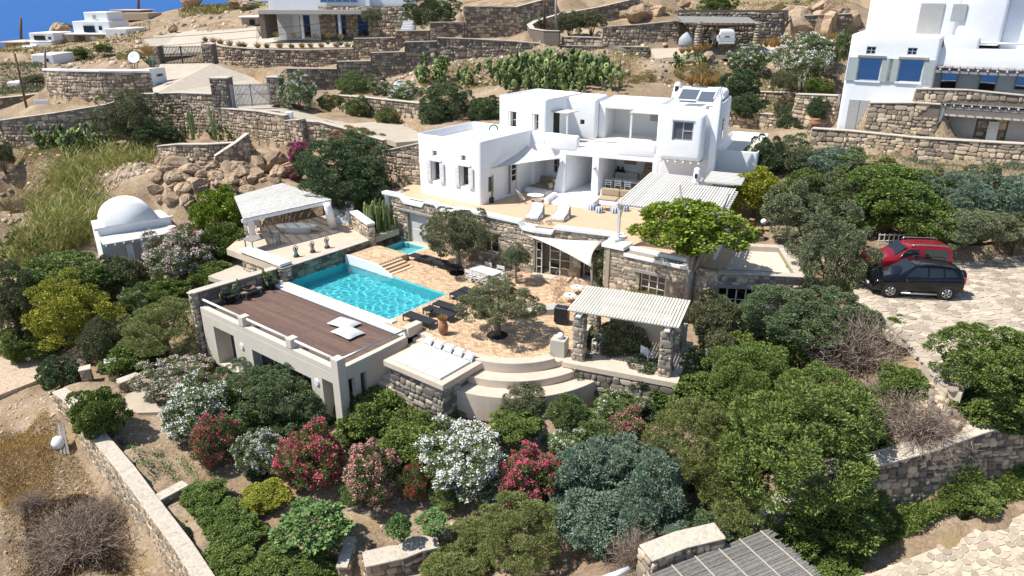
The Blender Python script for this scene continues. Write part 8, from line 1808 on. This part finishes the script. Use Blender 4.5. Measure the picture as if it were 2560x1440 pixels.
put_stones(cpt,[(Frame(aty(1700,100,79.5),0)(t_-.5,0,z),Vector((1,0,0)),Vector((0,-1,0)),w,h,.07)for t_,z,w,h in fill_face((0,0),(11,0),(11.0,11.0),(14.3,14.3),.4,RNG)],STONE,30)
P=aty(1718,118,75);o=MB().lathe([(.75,0),(.85,.3),(.8,.8),(.5,1.2),(.15,1.45)],P,14,1.1,.7).build("covered_motorbike",pm("silver_cover",(0.42,0.45,0.47),(0.34,0.36,0.38),2,.5,.4,6),None,True);tag(o,"motorbike under a silver cover beside the carport column","motorbike")
# ------------------------------------------------------------------ neighbouring white house at the upper right
nh=thing("neighbour_house","white neighbouring house with grey shutters and timber pergolas at the upper right","house",(26,52,7.2))
nt_=13.55;NW=[rect(RF,0,2150,143,2196,203),rect(RF,0,2252,147,2300,207)];NV=[rect(RF,0,2168,116,2188,136),rect(RF,0,2271,119,2291,138)];ND=rect(RF,0,2124,248,2165,320)
ncut=MB()
for w in NW:ncut.fbox(RF,w[0],w[1],-.3,.2,w[2],w[3])
for w in NV:ncut.fbox(RF,w[0],w[1],-.3,.15,w[2],w[3])
NR=RF.on(2345,150,0)[0]
carve("wall",MB().fbox(RF,0,NR,0,7,6.6,nt_),WHITE,nh,.22,5,ncut)
SEAGL=glass("sea_reflecting_pane",(0.010,0.016,0.035),.03,.9);SEAGL.node_tree.nodes["Principled BSDF"].inputs["IOR"].default_value=2.6
SHUT=pm("sage_shutter",(0.40,0.435,0.42),(0.36,0.395,0.38),4,.6)
for w in NW:
    g=glazed(RF,nh,w[0],w[1],w[2],w[3],.1,1,frame=SHUT,pane=SEAGL,w=.05);MB().fbox(RF,w[0]-.12,w[1]+.2,-.15,.05,w[3],w[3]+.14).build("lintel",GREYWOOD,g)
    MB().fbox(RF,w[0]-.1,w[1]+.1,-.1,.1,w[2]-.1,w[2]).build("sill",WHITE,g)
    for a,b in((w[0]-.68,w[0]-.03),(w[1]+.03,w[1]+.68)):MB().fbox(RF,a,b,-.09,-.03,w[2]-.05,w[3]).build("shutter",SHUT,nh,bevel=.01)
for w in NV:glazed(RF,nh,w[0],w[1],w[2],w[3],.06,2,rows=2,frame=SHUT,w=.05,name="vent_window")
dd=MB().fbox(RF,ND[0],ND[1],-.05,.02,7.15,ND[3]).build("door",GREYW,nh,bevel=.01);MB().fbox(RF,(ND[0]+ND[1])/2-.01,(ND[0]+ND[1])/2+.01,-.06,-.045,7.2,ND[3]-.03).build("door_joint",BLACK,dd)
# upper storey
carve("upper_wall",MB().fbox(RF,.6,6.0,1.6,8,nt_-.4,17.2),WHITE,nh,.2,4)
ux=RF.on(2360,60,1.6)[0];w=rect(RF,1.58,2304,8,2352,64);MB().fbox(RF,w[0],w[1],1.52,1.6,nt_,w[3]).build("shutter_door",GREYW,nh,bevel=.01)
carve("upper_wall",MB().fbox(RF,6.0,8.6,1.2,8,nt_-.6,18.0),WHITE,nh,.2,4);w=rect(RF,1.18,2384,10,2410,54);MB().fbox(RF,w[0],w[1],1.1,1.2,w[2],w[3]).build("window",SHUT,nh)
carve("upper_wall",MB().fbox(RF,8.6,16,2.2,8,nt_-1.6,17.6),WHITE,nh,.2,4)
carve("balcony_wall",MB().fbox(RF,NR+.1,NR+2.1,.5,.95,11.8,13.55),WHITE,nh,.18,4);MB().tube([RF(NR+2.0,.7,13.15),RF(NR+6.5,.7,13.1)],.06,8).build("balcony_rail",WOODW,nh,True)
carve("wall",MB().fbox(RF,NR-.05,NR+9,.45,6.9,11.6,12.75),WHITE,nh,.1,3)
pw=MB().fbox(RF,NR-.04,NR+9,2.6,6.9,8.9,11.65);carve("porch_wall",pw,WHITE,nh,.03,2)
for a,b,c,d in((.35,1.35,9.9,11.3),(2.6,3.6,9.35,11.2),(4.6,7.0,10.2,11.2)):glazed(RF,nh,NR+a,NR+b,c,d,2.5,1,frame=GREYW,pane=SEAGL,name="window")
MB().fbox(RF,NR-.04,NR+9,-.2,2.7,8.6,9.05).build("porch_floor",PALE,nh)
pr2=thing("pergola","weathered timber pergola over the neighbour's porch","pergola",RF(NR+3,0,9))
for k in range(22):MB().fbox(RF,NR+.1+k*.42,NR+.46+k*.42,-.5,2.55,11.62,11.66).build("plank",GREYWOOD,pr2)
for k in range(18):MB().tube([RF(NR+.25+k*.52,-.55,11.54),RF(NR+.25+k*.52,2.5,11.54)],.06,6).build("rafter_end",WOODW,pr2)
MB().fbox(RF,NR,NR+9,-.42,-.28,11.3,11.46).build("beam",GREYWOOD,pr2)
wall("stone_wall","stone terrace wall below the neighbour's porch benches",Wr((2290,223,262,-.3),(2420,226,250,-.3),(2560,240,256,-.3),(2680,250,262,-.3)),s=.36,n_ind=120,mat=STONEY,ctrl=False)
t=thing("timber_bench","long pale timber bench on the neighbour's porch","bench",RF(NR+3,-.3,9.05));MB().fbox(RF,NR+1.6,NR+3.9,-.1,.35,9.45,9.52).build("seat",TEAK,t)
for p in(1.75,3.7):MB().fbox(RF,NR+p,NR+p+.1,-.05,.3,9.05,9.45).build("leg",TEAK,t)
for i,(p,l)in enumerate(((.6,"teak chair left of the neighbour's porch bench"),(4.3,"teak chair right of the neighbour's porch bench"))):
    t=thing("teak_chair",l,"chair",RF(NR+p,0,9.05),"teak chairs");MB().fbox(RF,NR+p,NR+p+.9,-.1,.4,9.4,9.46).build("seat",TEAK,t);MB().fbox(RF,NR+p+(.84 if i else 0),NR+p+(.9 if i else .06),-.1,.4,9.46,9.95).build("backrest",TEAK,t)
    for a in(.05,.8):MB().fbox(RF,NR+p+a,NR+p+a+.06,-.05,.35,9.05,9.4).build("leg",TEAK,t)
# lower porch
pp_,lz=RF.on(2348,348,-.2);lf=Frame(RF(pp_,-.2),-31.0);lt=RF.on(2348,262,-.2)[1]
lp=thing("lower_porch","stone ground floor porch with grey shutters under the neighbour's terrace","porch",lf(3,0,lz))
MB().fbox(lf,0,12,1.6,2.0,lz-.2,lt+.1).build("back_wall",MORTAR,lp)
put_stones(lp,[(lf(2.0+t_,1.6,z),lf.p,-lf.q,w,h,.05)for t_,z,w,h in fill_face(lf(2.0,1.6),lf(3.6,1.6),(lz,lz),(lt,lt),.3,RNG)],STONE,40)
for a,b in((.2,1.9),(3.7,5.6),(5.7,7.6)):MB().fbox(lf,a,b,1.45,1.58,lz,lt-.15).build("shutter_door",GREYW,lp,bevel=.01)
MB().fbox(lf,-.35,-.1,-.1,1.8,lz-.1,lt).build("side_wall",WHITE,lp,bevel=.05);MB().fbox(lf,-.4,12,-.2,1.8,lz-.3,lz).build("floor",PALE,lp)
for k in range(20):MB().fbox(lf,-.3+k*.5,.14+k*.5,-.25,1.7,lt+.12,lt+.17).build("plank",GREYWOOD,lp)
for k in range(20):MB().tube([lf(-.1+k*.5,-.35,lt+.06),lf(-.1+k*.5,1.6,lt+.06)],.055,6).build("rafter_end",WOODW,lp)
MB().fbox(lf,-.3,10,-.15,0,lt-.18,lt).build("beam",GREYWOOD,lp)
o=MB().hexa([lf(2.6,.9,lz),lf(3.2,.9,lz),lf(3.2,1.0,lz),lf(2.6,1.0,lz)],[lf(2.6,1.35,lz+1.2),lf(3.2,1.35,lz+1.2),lf(3.2,1.45,lz+1.2),lf(2.6,1.45,lz+1.2)]).build("folded_lounger",FABW,None);tag(o,"white folded lounger leaning against the lower porch wall","lounger")
# ------------------------------------------------------------------ dark pergola house at the top
DF=Frame(aty(660,95,100),-4);dz=zv(100,96)
dh=thing("stone_house","stone and white house with grey flat pergola at the top","house",aty(760,90,102))
def dp(u,v,q=0):p,z=DF.on(u,v,q);return p,z
tp_=dp(770,28)[1];pL,pR=dp(648,28)[0],dp(905,28)[0]
MB().fbox(DF,pL-.4,pR,4.4,9,dz-.5,tp_+3.6).build("wall",WHITE,dh,bevel=.1)
MB().fbox(DF,dp(770,10)[0],dp(1000,10)[0],4.0,4.38,dz-.5,tp_+.55).build("stone_wall_front",MORTAR,dh)
put_stones(dh,[(DF(dp(770,10)[0]+t_,4.0,z),DF.p,-DF.q,w,h,.07)for t_,z,w,h in fill_face(DF(0,0),DF(dp(1000,10)[0]-dp(770,10)[0],0),(dz,dz),(tp_+.5,)*2,.42,RNG)],STONEY,40)
MB().fbox(DF,pL,pR,-.3,4.4,tp_-.12,tp_+.10).build("pergola_roof",GREYWOOD,dh);MB().fbox(DF,pL,pR,-.42,-.3,tp_-.35,tp_+.12).build("pergola_beam",GREYW,dh)
for u in(753,847):p=dp(u,60)[0];MB().fbox(DF,p,p+.35,-.3,.05,dz,tp_-.12).build("pergola_post",GREYW,dh)
MB().fbox(DF,pL,pL+.7,-.3,4,dz,tp_-.12).build("side_wall",MORTAR,dh)
for u0,u1 in((724,750),(817,842),(875,900)):MB().fbox(DF,dp(u0,60)[0],dp(u1,60)[0],3.85,3.95,dz,tp_-.6).build("door",PANE,dh)
MB().fbox(DF,dp(705,60)[0],dp(775,60)[0],3.9,3.98,dz,tp_-.2).build("white_panel",WHITE,dh)
g=glazed(DF,dh,dp(775,5)[0],dp(872,5)[0],tp_+1.0,tp_+3.3,4.15,5,frame=GREYW,pane=SEAGL,name="window")
MB().fbox(DF,dp(880,5)[0],dp(1010,5)[0],5,9,tp_+.5,tp_+3.4).build("wall",WHITE,dh,bevel=.1)
t=thing("white_stairs","white outdoor stairs with green handrail beside the dark tree","stairs",aty(1000,80,96))
for k in range(9):MB().fbox(Frame(aty(985,80,96),8),.2+k*.12,1.9+k*.12,k*.35,k*.35+.36,dz-1,dz-.2+k*.3).build("step",WHITE,t)
MB().tube([aty(992,66,95.8),aty(1008,25,98.5)],.05,6).build("handrail",pm("green_paint",(0.03,0.30,0.25),(0.02,0.25,0.2),4,.5),t)
# ------------------------------------------------------------------ far houses on the left
def far_house(label,u,v,Y,blocks,wins=(),mat=WHITE):
    P=aty(u,v,Y);k=Y/FPX*1.0;t=thing("far_house",label,"house",P,"far houses by the sea")
    for(du,dv0,dv1,w,dep,zoff,mt)in blocks:MB().box((P.x+du*k,P.y+dep/2+zoff,P.z+(dv0+dv1)/2*k),(w*k,dep,(dv1-dv0)*k)).build("block",mt,t,bevel=.12)
    for(du,dv0,dv1,w,zoff,mt)in wins:MB().box((P.x+du*k,P.y+zoff-.1,P.z+(dv0+dv1)/2*k),(w*k,.2,(dv1-dv0)*k)).build("window",mt,t)
    return t
far_house("three tiered white villa by the sea with stone ground floor",220,106,190,[(0,-4,19,128,10,1,STONE),(0,19,46,88,10,3,WHITE),(5,46,66,56,8,5,WHITE),(0,17,20,98,12,-.5,WHITE),(-38,2,19,14,4,0,STONE)],[(-5,21,36,26,2.9,PANE),(22,26,35,7,2.9,PANE),(2,50,59,7,4.9,GREYW),(-18,3,14,15,.9,PANE),(10,1,13,10,.9,WHITE),(30,2,12,12,.9,PANE)])
far_house("plain white cube house right of the tiered villa",296,112,165,[(0,-2,36,52,9,0,WHITE)],[(14,18,25,5,0,PANE),(0,-2,4,34,-.05,DARK)])
far_house("white house with porch left of the tiered villa",100,130,185,[(0,0,24,52,8,1,WHITE),(0,24,42,58,8,2,WHITE),(-22,0,14,26,6,-1,WHITE)],[(-4,26,36,26,1.9,DARK),(20,27,33,6,1.9,PANE),(-25,2,9,8,-1.1,PANE)])
far_house("low stone house with blue door at the far left",40,125,200,[(0,-2,16,56,8,0,STONE),(0,16,19,66,10,-1,PALE)],[(-18,-1,10,7,0,pm("blue_door",(0.03,0.15,0.42),(0.02,0.12,0.36),4,.5))])
far_house("small white cube shed beside the far driveway",113,178,120,[(0,-2,38,52,6,0,WHITE)],[(12,22,29,5,0,PANE)])
far_house("white low shed at the left slope",36,222,105,[(0,0,16,30,3,0,WHITE)])
far_house("low stone house on the far hill",330,52,230,[(-12,0,22,70,8,0,STONE),(25,2,18,60,9,-4,STONE),(-10,22,24,74,10,-.5,PALE)],[(-18,2,17,24,0,DARK),(-35,4,14,8,0,DARK)])
far_house("white house at the hill's right edge beside the dark round shrub",625,60,150,[(0,-2,14,40,6,0,STONE),(0,14,17,46,7,-.5,WHITE)],[(6,-1,10,12,0,DARK)])
far_house("white house cut by the top edge beyond the hill",640,4,170,[(0,0,20,60,8,0,WHITE)],[(-12,2,14,8,0,PANE)])
for u,v0,v1,Y,l in((52,45,95,260,"thin mast against the sea at the far left"),(346,-20,22,260,"thin pole on the far hill crest"),(70,285,133,74,"dark timber utility pole at the left"),(112,165,122,100,"grey utility pole beside the white cube shed"),(1361,62,-40,86,"dark utility pole above the long wall"),(1390,78,-40,82,"pale utility pole in the curved planter")):
    A,B=aty(u,max(v0,v1),Y),aty(u-(34 if u==70 else 0),min(v0,v1),Y);t=MB().tube([A-Vector((0,0,.5)),B],[.14*Y/80,.11*Y/80],8).build("utility_pole",GREYWOOD if "pale" in l or "grey" in l else BROWNWOOD,None,True);tag(t,l,"pole")
def cable(A,B,sag,l):
    pts=[A.lerp(B,f)-Vector((0,0,sag*4*f*(1-f)))for f in np.linspace(0,1,14)];o=MB().tube(pts,.022,4).build("overhead_cable",BLACK,None);tag(o,l,"cable","overhead cables")
cable(aty(35,108,74),aty(1361,-30,86),1.2,"overhead cable from the dark utility pole, upper one");cable(aty(112,135,100),aty(1390,-10,82),.8,"overhead cable crossing to the pale pole, lower one")
# ------------------------------------------------------------------ gates, sign wall, dish and small things along the driveway
def gate(name,label,u0,v0,u1,v1,h,Y0,Y1,n,mat):
    A,B=aty(u0,v0,Y0),aty(u1,v1,Y1);t=thing(name,label,"gate",A);d=(B-A);dn=Vector((d.x,d.y,0)).normalized()
    for k in range(n):P=A.lerp(B,(k+.5)/n);MB().box(P+Vector((0,0,h/2)),(.075,.03,h),math.atan2(d.y,d.x)).build("slat",mat,t)
    for z in(.15,h*.55,h-.12):
        a,b=A+Vector((0,.04,z)),B+Vector((0,.04,z));MB().tube([a,b],.035,5).build("rail",mat,t)
    for P in(A,A.lerp(B,.5),B):MB().box(P+Vector((0,0,h/2)),(.1,.08,h+.05),math.atan2(d.y,d.x)).build("gate_post",mat,t)
    MB().tube([A+Vector((0,.05,.1)),A.lerp(B,.5)+Vector((0,.05,h-.1))],.03,5).build("brace",mat,t);MB().tube([A.lerp(B,.5)+Vector((0,.05,h-.1)),B+Vector((0,.05,.1))],.03,5).build("brace",mat,t);return t
gate("driveway_gate","white slatted driveway gate between two stone pillars",582,268,678,262,2.0,66.6,70.5,30,pm("pale_gate_paint",(0.52,0.52,0.51),(0.46,0.46,0.45),4,.5))
gate("driveway_gate","dark grey slatted gate at the upper end of the driveway",403,162,512,160,2.0,85,86,30,pm("dark_gate_paint",(0.13,0.115,0.10),(0.10,0.09,0.08),4,.6))
def pillar(u,vb,Y,w,h,l):
    A=aty(u,vb,Y);t=thing("gate_pillar",l,"pillar",A,"stone gate pillars");MB().box(A+Vector((0,w/2,h/2)),(w,w,h)).build("core",MORTAR,t);MB().box(A+Vector((0,w/2,h+.05)),(w+.1,w+.1,.1)).build("cap",COPINGP,t)
    put_stones(t,[(A+Vector((x-w/2,0,z)),Vector((1,0,0)),Vector((0,-1,0)),ww,hh,.05)for x,z,ww,hh in fill_face((0,0),(w,0),(0,0),(h,h),.32,RNG)],STONEG,25)
for a in((556,275,66,1.5,2.7,"tall stone pillar left of the white driveway gate"),(690,262,71,1.3,2.5,"stone pillar right of the white driveway gate"),(388,168,84.5,1.3,2.2,"stone pillar left of the dark grey gate"),(524,162,86,1.2,2.2,"stone pillar right of the dark grey gate")):pillar(*a)
A,B=aty(372,172,74.5),aty(412,168,77);zb_=zv(74.5,222);sg=thing("sign_wall","white sloping sign wall with dark lettering beside the driveway","sign",(A.x,A.y,zb_));d=(B-A);nrm_=Vector((-d.y,d.x,0)).normalized()*.5
MB().hexa([(A.x,A.y,zb_-.3),(B.x,B.y,zb_+.1),(B.x+nrm_.x,B.y+nrm_.y,zb_+.1),(A.x+nrm_.x,A.y+nrm_.y,zb_-.3)],[A,B,B+nrm_,A+nrm_]).build("panel",WHITE,sg)
ls=Frame(A,math.degrees(math.atan2(d.y,d.x)));GLY={"K":["1001","1010","1100","1010","1001"],"T":["111","010","010","010","010"],"I":["1","1","1","1","1"],"A":["0110","1001","1111","1001","1001"],"M":["10001","11011","10101","10001","10001"],"O":["0110","1001","1001","1001","0110"],"S":["0111","1000","0110","0001","1110"]}
let=MB();cur=1.0;cl=.032
for chh in "KTIAMOS":
    g_=GLY[chh]
    for r_,row in enumerate(g_):
        for c_,b_ in enumerate(row):
            if b_=="1":let.fbox(ls,cur+c_*cl,cur+(c_+1)*cl,-.03,-.004,A.z-.62-(r_+1)*cl*1.6,A.z-.62-r_*cl*1.6)
    cur+=(len(g_[0])+1)*cl
let.build("lettering",BLACK,sg)
P=aty(338,152,80);t=thing("satellite_dish","round white satellite dish behind the stone bastion","satellite dish",P);M_=Matrix.Rotation(R(70),4,'X')
dsh=MB().lathe([(.02,.0),(.3,.04),(.55,.13),(.62,.18),(.6,.19),(.3,.06),(.02,.02)],(0,0,0),20);dsh.v=[tuple((Matrix.Rotation(R(65),4,'X')@Vector(v))+P+Vector((0,0,.3)))for v in dsh.v];dsh.build("dish",WHITE,t,True);MB().tube([P-Vector((0,0,.8)),P+Vector((0,.1,.2))],.05,6).build("mast",STEEL,t)
MB().prism([aty(115,181,75.5),aty(250,184,73.8),aty(372,186,75.0),aty(362,160,82),aty(125,165,82)],zv(74,188)-.5,zv(74,188)-.15).build("bastion_roof",ROOFC,None);bpy.data.objects["bastion_roof"]["label"]="pale flat roof inside the rounded stone bastion";bpy.data.objects["bastion_roof"]["category"]="roof"
P=aty(110,278,74.5);o=MB().box(P+Vector((0,0,.55)),(1.35,.12,1.15),.1).build("electric_cabinet",WHITE,None,bevel=.02);tag(o,"white utility panel set in the wall beside the utility pole","cabinet")
P=aty(722,300,63);o=MB().box(P+Vector((0,.3,.3)),(.6,.4,.7)).build("meter_box",WHITE,None,bevel=.02);tag(o,"small white meter box on the driveway wall","box")
A=aty(812,318,61);o=MB().hexa([A,A+Vector((2.4,-1.2,-.1)),A+Vector((2.5,-1.0,-.1)),A+Vector((.1,.2,0))],[A+Vector((0,0,.55)),A+Vector((2.4,-1.2,.02)),A+Vector((2.5,-1.0,.02)),A+Vector((.1,.2,.55))]).build("timber_hatch",TEAK,None);tag(o,"brown timber wedge beside the driveway wall","hatch")
P=aty(1000,222,75.5);o=MB().lathe([(.9,0),(.7,.35),(.3,.75),(.05,.9)],P,9,1.2,.7).build("plastic_sheet",pm("white_plastic",(0.62,0.64,0.68),(0.5,0.52,0.56),2,.35,.6,5),None);tag(o,"crumpled white plastic sheet among the oleanders","sheet")
P=aty(957,214,76);ring=[P+Vector((.38*math.cos(a),-.1,.3+.38*math.sin(a)))for a in np.linspace(0,6.28,17)];o=MB().tube(ring,.12,8,False).build("old_tyre",TYRE,None,True);tag(o,"old tyre on the slope beside the white plastic sheet","tyre")
P=aty(1234,326,51);ring=[P+Vector((.28*math.cos(a),0,.1+.28*math.sin(a)))for a in np.linspace(-.2,3.4,13)];o=MB().tube(ring,.06,6).build("garden_hose",pm("teal_hose",(0.03,0.22,0.19),(0.02,0.18,0.15),4,.5),None,True);tag(o,"coiled teal garden hose on the wing roof","hose")
P=at(1992,552,2.7);ring=[P+Vector((.35*math.cos(a),.1*math.sin(a),.45+.4*math.sin(a)))for a in np.linspace(0,6.28,17)];o=MB().tube(ring,.09,6,False).build("green_hose",pm("green_hose_m",(0.02,0.42,0.10),(0.02,0.35,0.08),4,.5),None,True);tag(o,"bright green coiled hose under the right garden trees","hose")
# ladder fence in the shade behind the tall olive
t=thing("garden_fence","low white rail fence in the shade behind the tall olive","fence",at(2220,610,2.5))
for k in range(7):P=at(2195+12*k,612,2.5);MB().box(P+Vector((0,0,.3)),(.05,.05,.75)).build("post",WOODW,t)
for z in(.25,.6):MB().tube([at(2192,612,2.5)+Vector((0,0,z)),at(2270,612,2.5)+Vector((0,0,z))],.03,5).build("rail",WOODW,t)
